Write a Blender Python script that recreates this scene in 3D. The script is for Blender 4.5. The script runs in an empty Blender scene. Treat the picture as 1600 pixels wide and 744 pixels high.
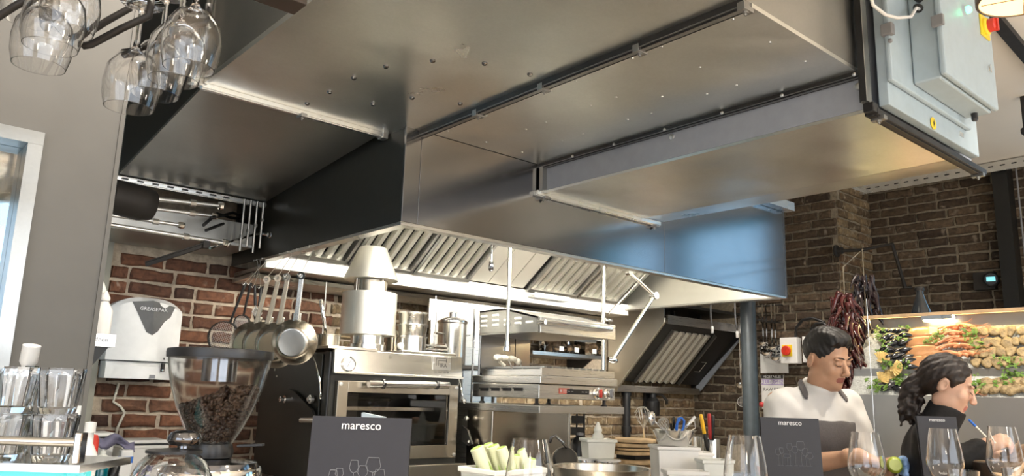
import bpy, bmesh, math, random
import numpy as np
from mathutils import Vector, Matrix
random.seed(7); rng = np.random.default_rng(7)
PI = math.pi
scene = bpy.context.scene
COL = scene.collection

# ---------------------------------------------------------------- camera (x runs along the hood front, y along its end)
FPX, CX, CY, EYE = 1216.0, 800.0, 372.0, 1.40
def _cam_axes():
    a = np.array([2230 - CX, -(660 - CY), -FPX]); a /= np.linalg.norm(a)
    b = np.array([-275 - CX, -(585 - CY), -FPX]); b /= np.linalg.norm(b)
    e = a + b; d = a - b; e /= np.linalg.norm(e); d -= (d @ e) * e; d /= np.linalg.norm(d)
    X = (e + d) / 2 ** .5; Y = (e - d) / 2 ** .5
    return np.stack([X, Y, np.cross(X, Y)])
RM = _cam_axes()
cam = bpy.data.cameras.new('camera'); cam.sensor_width = 36; cam.lens = 36 * FPX / 1600; cam.clip_start = 0.02
camo = bpy.data.objects.new('camera', cam); COL.objects.link(camo)
camo.matrix_world = Matrix([[*RM[0], 0], [*RM[1], 0], [*RM[2], EYE], [0, 0, 0, 1]])
scene.camera = camo
def ray(px, py): return RM @ np.array([px - CX, -(py - CY), -FPX])
def at_x(px, py, x): r = ray(px, py); t = x / r[0]; return Vector((x, t * r[1], EYE + t * r[2]))
def at_y(px, py, y): r = ray(px, py); t = y / r[1]; return Vector((t * r[0], y, EYE + t * r[2]))
def at_z(px, py, z): r = ray(px, py); t = (z - EYE) / r[2]; return Vector((t * r[0], t * r[1], z))
def at_d(px, py, d): r = ray(px, py) * d / FPX; return Vector((r[0], r[1], EYE + r[2]))

# ---------------------------------------------------------------- world, exposure, large lights
W = bpy.data.worlds.new('world'); scene.world = W; W.use_nodes = True
W.node_tree.nodes['Background'].inputs[0].default_value = (.55, .72, 1, 1)
W.node_tree.nodes['Background'].inputs[1].default_value = 1.0
vs = scene.view_settings
vs.view_transform = 'Standard'; vs.look = 'None'; vs.gamma = 1; vs.use_curve_mapping = False
vs.exposure = 0.62
def area(name, loc, rot, sx, sy, power, col):
    l = bpy.data.lights.new(name, 'AREA'); l.shape = 'RECTANGLE'; l.size = sx; l.size_y = sy
    l.energy = power; l.color = col
    o = bpy.data.objects.new(name, l); COL.objects.link(o); o.location = loc; o.rotation_euler = rot
    return o
# daylight entering through the windows of the dining side (front wall, left wall, right wall)
area('daylight_front', (1.0, -4.35, 1.75), (math.radians(90), 0, 0), 5.6, 2.0, 70, (.95, .98, 1))
area('daylight_left', (-2.88, -1.2, 1.75), (0, math.radians(-90), 0), 2.0, 3.6, 30, (.95, .98, 1))
for y0, y1 in ((-.84, -.04), (.26, 1.12)): area('daylight_right', (5.90, (y0 + y1)/2, 2.05), (0, math.radians(90), 0), 1.8, y1 - y0, 3.2*(y1 - y0), (.0, .46, .72))

# unseen ceiling spots, added to brighten floor, bar, kitchen and duct undersides
def ceiling_fill(i, x, y, e, col=(1, .90, .77), ang=95):
    l = bpy.data.lights.new('ceiling_fill', 'SPOT'); l.energy = e; l.color = col; l.spot_size = math.radians(ang); l.spot_blend = .7; l.shadow_soft_size = .06
    o = bpy.data.objects.new('ceiling_fill', l); COL.objects.link(o); o.location = (x, y, 3.03)
for i, (x, y) in enumerate([(-1.6, -.6), (.2, -.6), (-1.6, -2.4), (.2, -2.4), (2.2, -2.4), (2.4, -.6), (4.2, -2.4), (4.4, -.4), (.35, .6), (-1.2, .8)]):
    ceiling_fill(i, x, y, 150)
ceiling_fill(20, 3.3, .55, 70); ceiling_fill(21, 3.35, 1.75, 55); ceiling_fill(22, 4.7, 1.2, 14); ceiling_fill(23, 4.75, 2.6, 55); ceiling_fill(24, 4.75, 3.3, 35); ceiling_fill(25, .45, 1.6, 90)

# ---------------------------------------------------------------- materials
MATS = {}
def new_mat(name):
    m = bpy.data.materials.new(name); m.use_nodes = True
    nt = m.node_tree; b = nt.nodes['Principled BSDF']
    return m, nt, b
def setin(b, k, v):
    if k in b.inputs: b.inputs[k].default_value = v
def ramp(nt, fac, stops):
    r = nt.nodes.new('ShaderNodeValToRGB')
    while len(r.color_ramp.elements) < len(stops): r.color_ramp.elements.new(.5)
    for e, (p, c) in zip(r.color_ramp.elements, stops): e.position = p; e.color = (*c, 1)
    nt.links.new(fac, r.inputs[0]); return r
def noise(nt, scale, detail=3, stretch=None, coord='Object', rough=.55):
    tc = nt.nodes.new('ShaderNodeTexCoord'); n = nt.nodes.new('ShaderNodeTexNoise')
    n.inputs['Scale'].default_value = scale; n.inputs['Detail'].default_value = detail
    n.inputs['Roughness'].default_value = rough
    src = tc.outputs[coord]
    if stretch:
        mp = nt.nodes.new('ShaderNodeMapping'); mp.inputs['Scale'].default_value = stretch
        nt.links.new(src, mp.inputs[0]); src = mp.outputs[0]
    nt.links.new(src, n.inputs['Vector']); return n
def bump(nt, b, h, strength, dist=.01):
    bp = nt.nodes.new('ShaderNodeBump'); bp.inputs['Strength'].default_value = strength; bp.inputs['Distance'].default_value = dist
    nt.links.new(h, bp.inputs['Height']); nt.links.new(bp.outputs[0], b.inputs['Normal'])
def plain(name, col, rough=.5, metal=0, var=.12, scale=25, spec=.5, bmp=0, coat=0):
    m, nt, b = new_mat(name)
    n = noise(nt, scale)
    c0 = tuple(max(0, c * (1 - var)) for c in col); c1 = tuple(min(1, c * (1 + var)) for c in col)
    r = ramp(nt, n.outputs[0], [(.3, c0), (.7, c1)])
    nt.links.new(r.outputs[0], b.inputs['Base Color'])
    setin(b, 'Roughness', rough); setin(b, 'Metallic', metal); setin(b, 'Specular IOR Level', spec)
    if coat: setin(b, 'Coat Weight', coat); setin(b, 'Coat Roughness', .08)
    if bmp: bump(nt, b, n.outputs[0], bmp)
    MATS[name] = m; return m
def steel(name, col, r0, r1, stretch=(1, 1, 60), scale=6, aniso=0, cloud=.06, bmp=.02):
    """brushed or rolled metal sheet: fine grain along one axis plus soft clouding"""
    m, nt, b = new_mat(name)
    g = noise(nt, scale, 4, stretch); c = noise(nt, 2.2, 3)
    r = ramp(nt, c.outputs[0], [(.3, tuple(x * (1 - cloud) for x in col)), (.7, tuple(min(1, x * (1 + cloud)) for x in col))])
    nt.links.new(r.outputs[0], b.inputs['Base Color'])
    mr = nt.nodes.new('ShaderNodeMapRange'); mr.inputs[3].default_value = r0; mr.inputs[4].default_value = r1
    nt.links.new(g.outputs[0], mr.inputs[0]); nt.links.new(mr.outputs[0], b.inputs['Roughness'])
    setin(b, 'Metallic', 1.0); setin(b, 'Anisotropic', aniso)
    bump(nt, b, g.outputs[0], bmp, .002)
    MATS[name] = m; return m
def galvanised(name, col, r0, r1):
    """zinc coated sheet: spangle flecks and uneven sheen"""
    m, nt, b = new_mat(name)
    tc = nt.nodes.new('ShaderNodeTexCoord'); v = nt.nodes.new('ShaderNodeTexVoronoi'); v.inputs['Scale'].default_value = 150
    nt.links.new(tc.outputs['Object'], v.inputs['Vector'])
    c = noise(nt, 3.0, 4)
    sep = nt.nodes.new('ShaderNodeSeparateColor'); nt.links.new(v.outputs['Color'], sep.inputs[0])
    mx = nt.nodes.new('ShaderNodeMath'); mx.operation = 'MULTIPLY_ADD'; mx.inputs[1].default_value = .10
    nt.links.new(sep.outputs[0], mx.inputs[0]); nt.links.new(c.outputs[0], mx.inputs[2])
    r = ramp(nt, mx.outputs[0], [(.12, tuple(x * .80 for x in col)), (1.0, tuple(min(1, x * 1.1) for x in col))])
    nt.links.new(r.outputs[0], b.inputs['Base Color'])
    mr = nt.nodes.new('ShaderNodeMapRange'); mr.inputs[1].default_value = .15; mr.inputs[2].default_value = .9
    mr.inputs[3].default_value = r0; mr.inputs[4].default_value = r1
    nt.links.new(c.outputs[0], mr.inputs[0]); nt.links.new(mr.outputs[0], b.inputs['Roughness'])
    setin(b, 'Metallic', 1.0); wv = noise(nt, 4.5, 1); bump(nt, b, wv.outputs[0], .16, .05)
    MATS[name] = m; return m
def glassm(name, col=(1, 1, 1), rough=0.0, ior=1.46):
    m, nt, b = new_mat(name)
    setin(b, 'Base Color', (*col, 1)); setin(b, 'Transmission Weight', 1.0); setin(b, 'Roughness', rough); setin(b, 'IOR', ior)
    MATS[name] = m; return m
def emit(name, col, s):
    m, nt, b = new_mat(name)
    setin(b, 'Base Color', (*col, 1)); setin(b, 'Emission Color', (*col, 1)); setin(b, 'Emission Strength', s)
    MATS[name] = m; return m
def brickm(name, stops, lime, limeamt):
    """old brick: a tone of its own for each brick, grain, soot blots and smears of lime"""
    m, nt, b = new_mat(name)
    oi = nt.nodes.new('ShaderNodeObjectInfo')
    r = ramp(nt, oi.outputs['Random'], stops)
    tc = nt.nodes.new('ShaderNodeTexCoord')
    va = nt.nodes.new('ShaderNodeVectorMath'); va.operation = 'MULTIPLY_ADD'; va.inputs[1].default_value = (1, 1, 1)
    nt.links.new(tc.outputs['Object'], va.inputs[0]); nt.links.new(oi.outputs['Location'], va.inputs[2])
    n1 = nt.nodes.new('ShaderNodeTexNoise'); n1.inputs['Scale'].default_value = 45; n1.inputs['Detail'].default_value = 6
    n2 = nt.nodes.new('ShaderNodeTexNoise'); n2.inputs['Scale'].default_value = 16; n2.inputs['Detail'].default_value = 5
    for n in (n1, n2): nt.links.new(va.outputs[0], n.inputs['Vector'])
    g = ramp(nt, n1.outputs[0], [(.3, (.45, .42, .40)), (.65, (1.1, 1.08, 1.05))])
    mul = nt.nodes.new('ShaderNodeMix'); mul.data_type = 'RGBA'; mul.blend_type = 'MULTIPLY'; mul.inputs[0].default_value = .9
    nt.links.new(r.outputs[0], mul.inputs[6]); nt.links.new(g.outputs[0], mul.inputs[7])
    l = ramp(nt, n2.outputs[0], [(.62 - limeamt, (0, 0, 0)), (.74 - limeamt, (.75, .75, .75))])
    mx = nt.nodes.new('ShaderNodeMix'); mx.data_type = 'RGBA'; nt.links.new(l.outputs[0], mx.inputs[0])
    nt.links.new(mul.outputs[2], mx.inputs[6]); mx.inputs[7].default_value = (*lime, 1)
    nt.links.new(mx.outputs[2], b.inputs['Base Color']); setin(b, 'Roughness', .9)
    bump(nt, b, n1.outputs[0], .5, .006)
    MATS[name] = m; return m

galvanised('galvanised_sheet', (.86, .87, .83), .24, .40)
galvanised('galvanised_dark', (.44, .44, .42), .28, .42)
steel('brushed_steel', (.62, .60, .56), .22, .36)
steel('brushed_steel_across', (.60, .59, .57), .24, .38, stretch=(60, 60, 1))
steel('hood_front_steel', (.30, .30, .31), .12, .20, stretch=(1, 1, 70), cloud=.1, bmp=.006)
steel('bright_steel', (.80, .78, .72), .16, .26)
steel('satin_steel', (.86, .84, .77), .36, .50, bmp=.004)
steel('pan_steel', (.50, .45, .37), .2, .3, stretch=(1, 1, 1), scale=4, bmp=.004)
steel('aluminium_rail', (.78, .80, .80), .2, .34, stretch=(1, 1, 1))
steel('chrome', (.85, .85, .85), .05, .1, bmp=0)
steel('dark_chrome', (.20, .20, .21), .08, .16, bmp=0)
steel('zinc_dull', (.34, .34, .33), .3, .45)
steel('zinc_bolt', (.70, .70, .68), .25, .4)
plain('black_enamel', (.012, .012, .011), .42)
plain('black_steel', (.020, .019, .017), .38, metal=.3)
plain('black_plastic', (.012, .012, .013), .35)
plain('olive_black', (.016, .0155, .012), .42)
plain('dark_iron', (.035, .032, .030), .55, metal=.4)
plain('blue_tinted_grey', (.36, .44, .49), .45, var=.04)  # grey paint shifted bluer to carry the blue window light
plain('blue_grey_dark', (.25, .27, .31), .42, var=.05)
plain('slate_post', (.040, .050, .058), .4, var=.15)
plain('wall_grey', (.132, .130, .123), .8, var=.04, scale=8, bmp=.02)
plain('wall_olive', (.30, .29, .24), .8, var=.06, scale=8)
plain('ceiling_white', (.80, .76, .70), .85, var=.02, scale=3)
plain('plaster_white', (.72, .68, .62), .85, var=.04, scale=3)
plain('oak_floor', (.60, .52, .42), .45, var=.2, scale=6)
plain('white_plastic', (.80, .80, .79), .35, var=.03)
plain('white_enamel', (.86, .85, .82), .3, var=.02)
plain('shield_grey', (.055, .056, .058), .4)
plain('grey_plastic', (.22, .22, .23), .4, var=.04)
plain('mortar_warm', (.42, .35, .27), .95, var=.25, scale=40, bmp=.3)
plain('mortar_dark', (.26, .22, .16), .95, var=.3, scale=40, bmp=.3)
brickm('red_brick', [(0, (.050, .026, .018)), (.35, (.13, .058, .034)), (.7, (.20, .085, .045)), (1, (.15, .075, .045))], (.45, .38, .30), -.02)
brickm('stock_brick', [(0, (.10, .070, .040)), (.4, (.19, .135, .075)), (.75, (.25, .185, .105)), (1, (.15, .09, .05))], (.42, .36, .26), .05)
brickm('dark_brown_brick', [(0, (.045, .030, .020)), (.5, (.085, .058, .036)), (1, (.13, .092, .058))], (.30, .25, .19), .0)  # darker brown brick tones for the right and niche walls
glassm('clear_glass')
glassm('clear_plastic', (.93, .93, .92), .05, 1.3)
emit('hood_diffuser', (1, .95, .84), 150)

# ---------------------------------------------------------------- mesh helpers
class MB:
    """collects shapes; build() links them as one mesh object"""
    def __init__(s): s.v = []; s.f = []
    def add(s, vs_, fs):
        o = len(s.v); s.v += [tuple(v) for v in vs_]; s.f += [tuple(i + o for i in f) for f in fs]; return s
    def box(s, x0, x1, y0, y1, z0, z1):
        return s.add([(x0,y0,z0),(x1,y0,z0),(x1,y1,z0),(x0,y1,z0),(x0,y0,z1),(x1,y0,z1),(x1,y1,z1),(x0,y1,z1)],
                     [(3,2,1,0),(4,5,6,7),(0,1,5,4),(1,2,6,5),(2,3,7,6),(3,0,4,7)])
    def obox(s, c, ax, ay, az, hx, hy, hz):
        c, ax, ay, az = map(Vector, (c, ax, ay, az)); P = []
        for k in (-1, 1):
            for (i, j) in ((-1,-1),(1,-1),(1,1),(-1,1)): P.append(c + ax*hx*i + ay*hy*j + az*hz*k)
        return s.add(P, [(3,2,1,0),(4,5,6,7),(0,1,5,4),(1,2,6,5),(2,3,7,6),(3,0,4,7)])
    def bar(s, p, q, w, h, up=(0, 0, 1)):
        p, q = Vector(p), Vector(q); d = (q - p); L = d.length; d.normalize(); u = Vector(up)
        sd = d.cross(u)
        if sd.length < 1e-5: sd = d.cross(Vector((1, 0, 0)))
        sd.normalize(); u = sd.cross(d)
        return s.obox((p + q) / 2, d, sd, u, L / 2, w / 2, h / 2)
    def tube(s, pts, r, n=10, cap=True, closed=False):
        pts = [Vector(p) for p in pts]; m = len(pts); rr = r if isinstance(r, (list, tuple)) else [r] * m
        P = []; u = None
        for i, p in enumerate(pts):
            if closed: t = pts[(i+1) % m] - pts[i-1]
            else: t = pts[min(i+1, m-1)] - pts[max(i-1, 0)]
            t.normalize()
            if u is None:
                u = t.cross(Vector((0, 0, 1)))
                if u.length < .05: u = t.cross(Vector((1, 0, 0)))
            else: u = u - t * u.dot(t)
            u.normalize(); w = t.cross(u)
            for k in range(n):
                a = 2*PI*k/n; P.append(p + (u*math.cos(a) + w*math.sin(a)) * rr[i])
        F = []
        for i in range(m if closed else m-1):
            j = (i+1) % m
            for k in range(n): F.append((i*n+k, i*n+(k+1) % n, j*n+(k+1) % n, j*n+k))
        if cap and not closed: F.append(tuple(range(n))[::-1]); F.append(tuple((m-1)*n+k for k in range(n)))
        return s.add(P, F)
    def cyl(s, p, q, r, n=20, r2=None): return s.tube([p, q], [r, r if r2 is None else r2], n)
    def lathe(s, prof, c=(0,0,0), n=28, axis=(0,0,1), closed=False):
        """profile of (radius, height) pairs turned about an axis"""
        c = Vector(c); z = Vector(axis).normalized(); x = z.cross(Vector((0,0,1)))
        if x.length < 1e-4: x = Vector((1,0,0))
        x.normalize(); y = z.cross(x); P = []; F = []; m = len(prof)
        for (r, h) in prof:
            for k in range(n):
                a = 2*PI*k/n; P.append(c + z*h + (x*math.cos(a) + y*math.sin(a)) * r)
        for i in range(m if closed else m-1):
            j = (i+1) % m
            for k in range(n): F.append((i*n+k, i*n+(k+1) % n, j*n+(k+1) % n, j*n+k))
        if not closed:
            if prof[0][0] > 1e-6: F.append(tuple(range(n))[::-1])
            if prof[-1][0] > 1e-6: F.append(tuple((m-1)*n+k for k in range(n)))
        return s.add(P, F)
    def prism(s, poly, vec):
        """extrude a 3-D polygon along vec"""
        v = Vector(vec); P = [Vector(p) for p in poly]; n = len(P)
        F = [tuple(range(n))[::-1], tuple(range(n, 2*n))] + [(i, (i+1) % n, (i+1) % n + n, i+n) for i in range(n)]
        return s.add(P + [p + v for p in P], F)
    def ball(s, c, r, n=12, sc=(1,1,1)):
        c = Vector(c); P = []; F = []; m = max(6, n*2//3)
        for i in range(m+1):
            t = PI*i/m
            for k in range(n):
                a = 2*PI*k/n; P.append(c + Vector((math.sin(t)*math.cos(a)*r*sc[0], math.sin(t)*math.sin(a)*r*sc[1], math.cos(t)*r*sc[2])))
        for i in range(m):
            for k in range(n): F.append((i*n+k, (i+1)*n+k, (i+1)*n+(k+1) % n, i*n+(k+1) % n))
        return s.add(P, F)
    def build(s, name, mat, parent=None, origin=None, smooth=False, bevel=0, seg=2, fix=True):
        me = bpy.data.meshes.new(name)
        o = bpy.data.objects.new(name, me); COL.objects.link(o)
        off = Vector((0, 0, 0))
        if parent is not None:
            o.parent = parent; q = parent
            while q is not None: off += q.location; q = q.parent
        elif origin is not None: off = Vector(origin); o.location = off
        me.from_pydata([tuple(Vector(v) - off) for v in s.v], [], s.f)
        if fix:
            bm = bmesh.new(); bm.from_mesh(me); bmesh.ops.remove_doubles(bm, verts=bm.verts, dist=1e-6)
            bmesh.ops.recalc_face_normals(bm, faces=bm.faces); bm.to_mesh(me); bm.free()
        if mat: me.materials.append(MATS[mat] if isinstance(mat, str) else mat)
        if smooth:
            me.shade_smooth()
            if smooth != 'full': me.set_sharp_from_angle(angle=math.radians(38))
        if bevel:
            b = o.modifiers.new('bevel', 'BEVEL'); b.width = bevel; b.segments = seg; b.limit_method = 'ANGLE'; b.angle_limit = math.radians(40)
        return o
def tag(o, label=None, cat=None, group=None, kind=None):
    for k, v in (('label', label), ('category', cat), ('group', group), ('kind', kind)):
        if v: o[k] = v
    return o
def thing(name, label, cat, loc=(0,0,0), group=None):
    o = bpy.data.objects.new(name, None); COL.objects.link(o); o.location = loc; o.empty_display_size = .05
    return tag(o, label, cat, group)
def copy_tree(o, parent=None):
    c = o.copy(); COL.objects.link(c); c.parent = parent
    for ch in list(o.children): copy_tree(ch, c)
    return c
def struct(o): o['kind'] = 'structure'; return o
def text(name, body, size, mat, origin, xaxis, yaxis, parent, align='CENTER', lift=.0006, bold=0):
    """flat lettering as a thin mesh lying on a surface"""
    cu = bpy.data.curves.new(name, 'FONT'); cu.body = body; cu.size = size; cu.align_x = align; cu.align_y = 'CENTER'
    cu.extrude = .0003; cu.resolution_u = 3; cu.offset = bold
    t = bpy.data.objects.new(name, cu); COL.objects.link(t)
    dg = bpy.context.evaluated_depsgraph_get(); me = bpy.data.meshes.new_from_object(t.evaluated_get(dg))
    bpy.data.objects.remove(t); bpy.data.curves.remove(cu)
    x = Vector(xaxis).normalized(); y = Vector(yaxis).normalized(); z = x.cross(y)
    off = Vector((0,0,0)); q = parent
    while q is not None: off += q.location; q = q.parent
    c = Vector(origin) + z*lift - off
    me.transform(Matrix(((x.x,y.x,z.x,c.x),(x.y,y.y,z.y,c.y),(x.z,y.z,z.z,c.z),(0,0,0,1))))
    me.materials.clear(); me.materials.append(MATS[mat])
    o = bpy.data.objects.new(name, me); COL.objects.link(o); o.parent = parent
    return o
# ================================================================ THE SETTING
CEIL = 3.06
struct(MB().box(-3, 6.3, -4.6, 4.2, -.1, 0).build('floor', 'oak_floor'))
struct(MB().box(-3, 6.3, -4.6, 4.2, CEIL, CEIL + .1).build('ceiling', 'ceiling_white'))
YB, XR, XN, YP = 3.95, 5.44, 5.95, 2.67      # back wall, right wall, niche wall, pier edge
wb = struct(MB().box(.93, 6.3, YB + .012, YB + .2, 0, CEIL).build('wall_back', 'mortar_warm'))
struct(MB().box(-3, .93, YB - .03, YB + .2, 0, CEIL).build('wall_back_plaster', 'wall_olive'))
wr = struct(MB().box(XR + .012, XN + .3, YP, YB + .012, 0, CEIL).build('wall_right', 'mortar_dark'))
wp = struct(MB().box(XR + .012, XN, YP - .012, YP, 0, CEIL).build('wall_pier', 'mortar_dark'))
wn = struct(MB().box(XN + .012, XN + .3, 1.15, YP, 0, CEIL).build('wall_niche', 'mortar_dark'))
struct(MB().box(XN, XN + .3, -4.6, -.85, 0, CEIL).box(XN, XN + .3, -.85, 1.15, 0, 1.1).box(XN, XN + .3, -.85, 1.15, 3.0, CEIL).build('wall_niche_plaster', 'wall_grey'))
w2 = struct(MB().box(XN + .02, XN + .08, -.85, -.79, 1.1, 3.0).box(XN + .02, XN + .08, 1.09, 1.15, 1.1, 3.0).box(XN + .02, XN + .08, -.03, .25, 1.1, 3.0)
            .box(XN + .02, XN + .08, -.85, 1.15, 1.1, 1.16).box(XN + .02, XN + .08, -.85, 1.15, 2.94, 3.0).build('window_2', 'slate_post'))
for a, b_ in ((-.79, -.03), (.25, 1.09)): MB().box(XN + .045, XN + .052, a, b_, 1.16, 2.94).build('pane', 'clear_glass', w2)
# dining side behind the camera
struct(MB().box(-3, 6.3, -4.6, -4.45, 0, .75).box(-3, 6.3, -4.6, -4.45, 2.75, CEIL).box(-3, -1.8, -4.6, -4.45, .75, 2.75).box(3.8, 6.3, -4.6, -4.45, .75, 2.75).build('wall_front', 'plaster_white'))
w3 = MB()
for x in (-1.8, .07, 1.93, 3.74): w3.box(x, x + .06, -4.56, -4.5, .75, 2.75)
w3.box(-1.8, 3.8, -4.56, -4.5, .75, .81).box(-1.8, 3.8, -4.56, -4.5, 2.69, 2.75)
w3 = struct(w3.build('window_3', 'slate_post'))
for x in (-1.74, .13, 1.99): MB().box(x, x + 1.8, -4.535, -4.528, .81, 2.69).build('pane', 'clear_glass', w3)
struct(MB().box(-3.15, -3, -4.6, -3.0, 0, CEIL).box(-3.15, -3, .6, 4.2, 0, CEIL).box(-3.15, -3, -3, .6, 0, .75).box(-3.15, -3, -3, .6, 2.75, CEIL).build('wall_left', 'plaster_white'))
w4 = struct(MB().box(-3.1, -3.04, -3, -2.94, .75, 2.75).box(-3.1, -3.04, .54, .6, .75, 2.75).box(-3.1, -3.04, -3, .6, .75, .81).box(-3.1, -3.04, -3, .6, 2.69, 2.75).build('window_4', 'slate_post'))
MB().box(-3.08, -3.073, -2.94, .54, .81, 2.69).build('pane', 'clear_glass', w4)

# grey partition at the left with its steel-framed hatch
PX, PY0, PY1 = .455, 2.0, 2.12
HX, HZ0, HZ1 = .268, .95, 1.925
struct(MB().box(HX + .012, PX, PY0, PY1, 0, CEIL).box(-3, HX + .012, PY0, PY1, HZ1 + .012, CEIL).box(-3, HX + .012, PY0, PY1, 0, HZ0).build('wall_partition', 'wall_grey'))
struct(MB().box(PX - .004, PX + .006, PY0 - .006, PY1 + .004, 0, CEIL).build('trim_1', 'wall_grey'))
w1 = struct(MB().box(HX, HX + .030, PY0 - .012, PY1, HZ0, HZ1 - .0005).box(-1.2, HX + .030, PY0 - .012, PY1, HZ1, HZ1 + .03)
            .box(-1.2, HX + .03, PY0 - .012, PY1, HZ0, HZ0 + .03).box(-1.2, -1.17, PY0 - .012, PY1, HZ0, HZ1 - .0005).build('window_1', 'galvanised_dark'))
MB().box(-1.17, HX, PY0 + .05, PY0 + .056, HZ0 + .03, HZ1).build('pane', 'clear_glass', w1)
plain('pale_teal_shelf', (.45, .66, .60), .5); emit('daylit_pane', (.50, .75, 1.0), .9)
# what shows through the hatch: a spiral duct, a daylit window and green shelves
o = MB()
for i in range(26): o.lathe([(.13, 0), (.136, .02), (.136, .035), (.13, .055)], (-1.0 + i*.055, 2.55, 2.02), 24, (1, 0, 0))
tag(o.build('spiral_duct', 'galvanised_sheet', smooth=True), 'round ribbed silver duct seen through the steel framed hatch', 'duct')
wv = struct(MB().box(-1.0, .5, 3.30, 3.34, 1.50, 1.53).box(-1.0, .5, 3.30, 3.34, 2.1, 2.13).box(-1.0, .5, 3.3, 3.34, 1.74, 1.755).box(.05, .07, 3.30, 3.34, 1.5, 2.13).box(-.5, -.48, 3.30, 3.34, 1.5, 2.13).build('window_5', 'white_plastic'))
for xa, xb_ in ((-.48, .05), (.07, .5)):
    for za, zb in ((1.53, 1.74), (1.755, 2.1)): MB().box(xa, xb_, 3.315, 3.325, za, zb).build('pane', 'daylit_pane', wv)
for i, (z, lb) in enumerate(((1.44, 'upper pale green shelf board beyond the hatch'), (1.30, 'lower pale green shelf board beyond the hatch'))):
    tag(MB().box(-1.0, .33, 2.95, 3.25, z, z + .03).box(-1.0, -.97, 2.95, 3.25, 0 if i else 1.33, z).box(.30, .33, 2.95, 3.25, 0 if i else 1.33, z).build('shelf_board', 'pale_teal_shelf'), lb, 'shelf')

# bricks: a few shared meshes for each length, laid course by course
def brick_mesh(L, H, k):
    """worn brick: wavy outline, rounded arris, uneven face"""
    r = random.Random(k); j = lambda a: r.uniform(-a, a)
    x, z = L/2, H/2; nx = 5 if L > .15 else 3
    ring = [(-x + 2*x*i/(nx - 1), -z) for i in range(nx)] + [(x, 0)] + [(x - 2*x*i/(nx - 1), z) for i in range(nx)] + [(-x, 0)]
    n = len(ring); ring = [(a*.985 + j(.005), b_*.97 + j(.004)) for a, b_ in ring]
    ch = .004 + .006*r.random(); V = []
    for (a, b_) in ring: V.append((a, .014, b_))
    for (a, b_) in ring: V.append((a, -.002 + j(.002), b_))
    for (a, b_) in ring: V.append((a*(1 - 2*ch/L) , -.010 + j(.003), b_*(1 - 2*ch/H)))
    V += [(-x*.4, -.012 + j(.004), j(.006)), (x*.4, -.012 + j(.004), j(.006))]
    F = []
    for a in (0, n):
        for i in range(n): F.append((a+i, a+(i+1) % n, a+n+(i+1) % n, a+n+i))
    for i in range(n):
        p, q = 2*n + i, 2*n + (i+1) % n
        mx = (V[p][0] + V[q][0])/2; F.append((p, q, 3*n + (1 if mx > 0 else 0)))
    left = [i for i in range(n)]
    # close the gap between the two centre points
    s0 = [i for i in range(n) if ((V[2*n+i][0] + V[2*n+(i+1) % n][0])/2 > 0) != ((V[2*n+(i-1) % n][0] + V[2*n+i][0])/2 > 0)]
    for i in s0: F.append((2*n + i, 3*n, 3*n + 1))
    me = bpy.data.meshes.new('brick'); me.from_pydata(V, [], F); me.update()
    bm = bmesh.new(); bm.from_mesh(me); bmesh.ops.recalc_face_normals(bm, faces=bm.faces)
    if sum(f.normal.y*f.calc_area() for f in bm.faces) > 0: bmesh.ops.reverse_faces(bm, faces=bm.faces)
    bm.to_mesh(me); bm.free(); return me
BH, BJ = .055, .013
BM = {L: [brick_mesh(L, BH, int(L*1000)*10 + k) for k in range(6)] for L in (.195, .093)}
def lay(parent, mat, origin, udir, ulen, z0, z1, skip=None, seed=1):
    """courses of stretchers and headers along udir from origin; returns the count"""
    r = random.Random(seed); n = 0; u = Vector(udir); ang = math.atan2(u.y, u.x); row = 0; z = z0
    while z < z1:
        t = -r.choice((.02, .07, .12, .17)); k = r.randint(0, 1)
        while t < ulen:
            L = .195 if (k % 3 or r.random() < .35) else .093
            k += 1
            a, b_ = max(t, 0), min(t + L, ulen); t += L + BJ
            if b_ - a < .03: continue
            c = (a + b_)/2
            if skip and skip(c, z): continue
            me = BM[L][r.randrange(6)]
            key = me.name + mat
            if key not in BMM:
                m2 = me.copy(); m2.name = 'brick'; m2.materials.append(MATS[mat]); BMM[key] = m2
            o = bpy.data.objects.new('brick', BMM[key]); COL.objects.link(o); o.parent = parent
            p = Vector(origin) + u*c; o.location = (p.x, p.y, z + BH/2 + r.uniform(-.002, .002)); o.scale = ((b_ - a)/L, 1, r.uniform(.96, 1.04))
            o.rotation_euler = (0, r.uniform(-.012, .012), ang); n += 1
        z += BH + BJ; row += 1
    return n
BMM = {}
nb = lay(wb, 'red_brick', (.94, YB + .005, 0), (1, 0, 0), 1.16, 1.0, 2.02, seed=3)
nb += lay(wb, 'stock_brick', (2.09, YB + .005, 0), (1, 0, 0), 2.0, 1.0, 1.98, lambda c, z: c > .8 and z > 1.75, seed=4)
nb += lay(wb, 'stock_brick', (4.09, YB + .005, 0), (1, 0, 0), 1.35, 1.0, 1.56, seed=5)
nr = lay(wr, 'dark_brown_brick', (XR + .005, YB, 0), (0, -1, 0), YB - YP, 1.06, 1.72, seed=6)
nr += lay(wr, 'dark_brown_brick', (XR + .005, YP + .9, 0), (0, -1, 0), .9, 1.74, 3.0, seed=7)
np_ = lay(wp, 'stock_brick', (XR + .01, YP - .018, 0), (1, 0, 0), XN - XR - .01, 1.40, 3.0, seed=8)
nn = lay(wn, 'dark_brown_brick', (XN + .005, YP - .02, 0), (0, -1, 0), 1.25, 1.53, 2.98, seed=9)
print('bricks', nb, nr, np_, nn)
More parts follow.
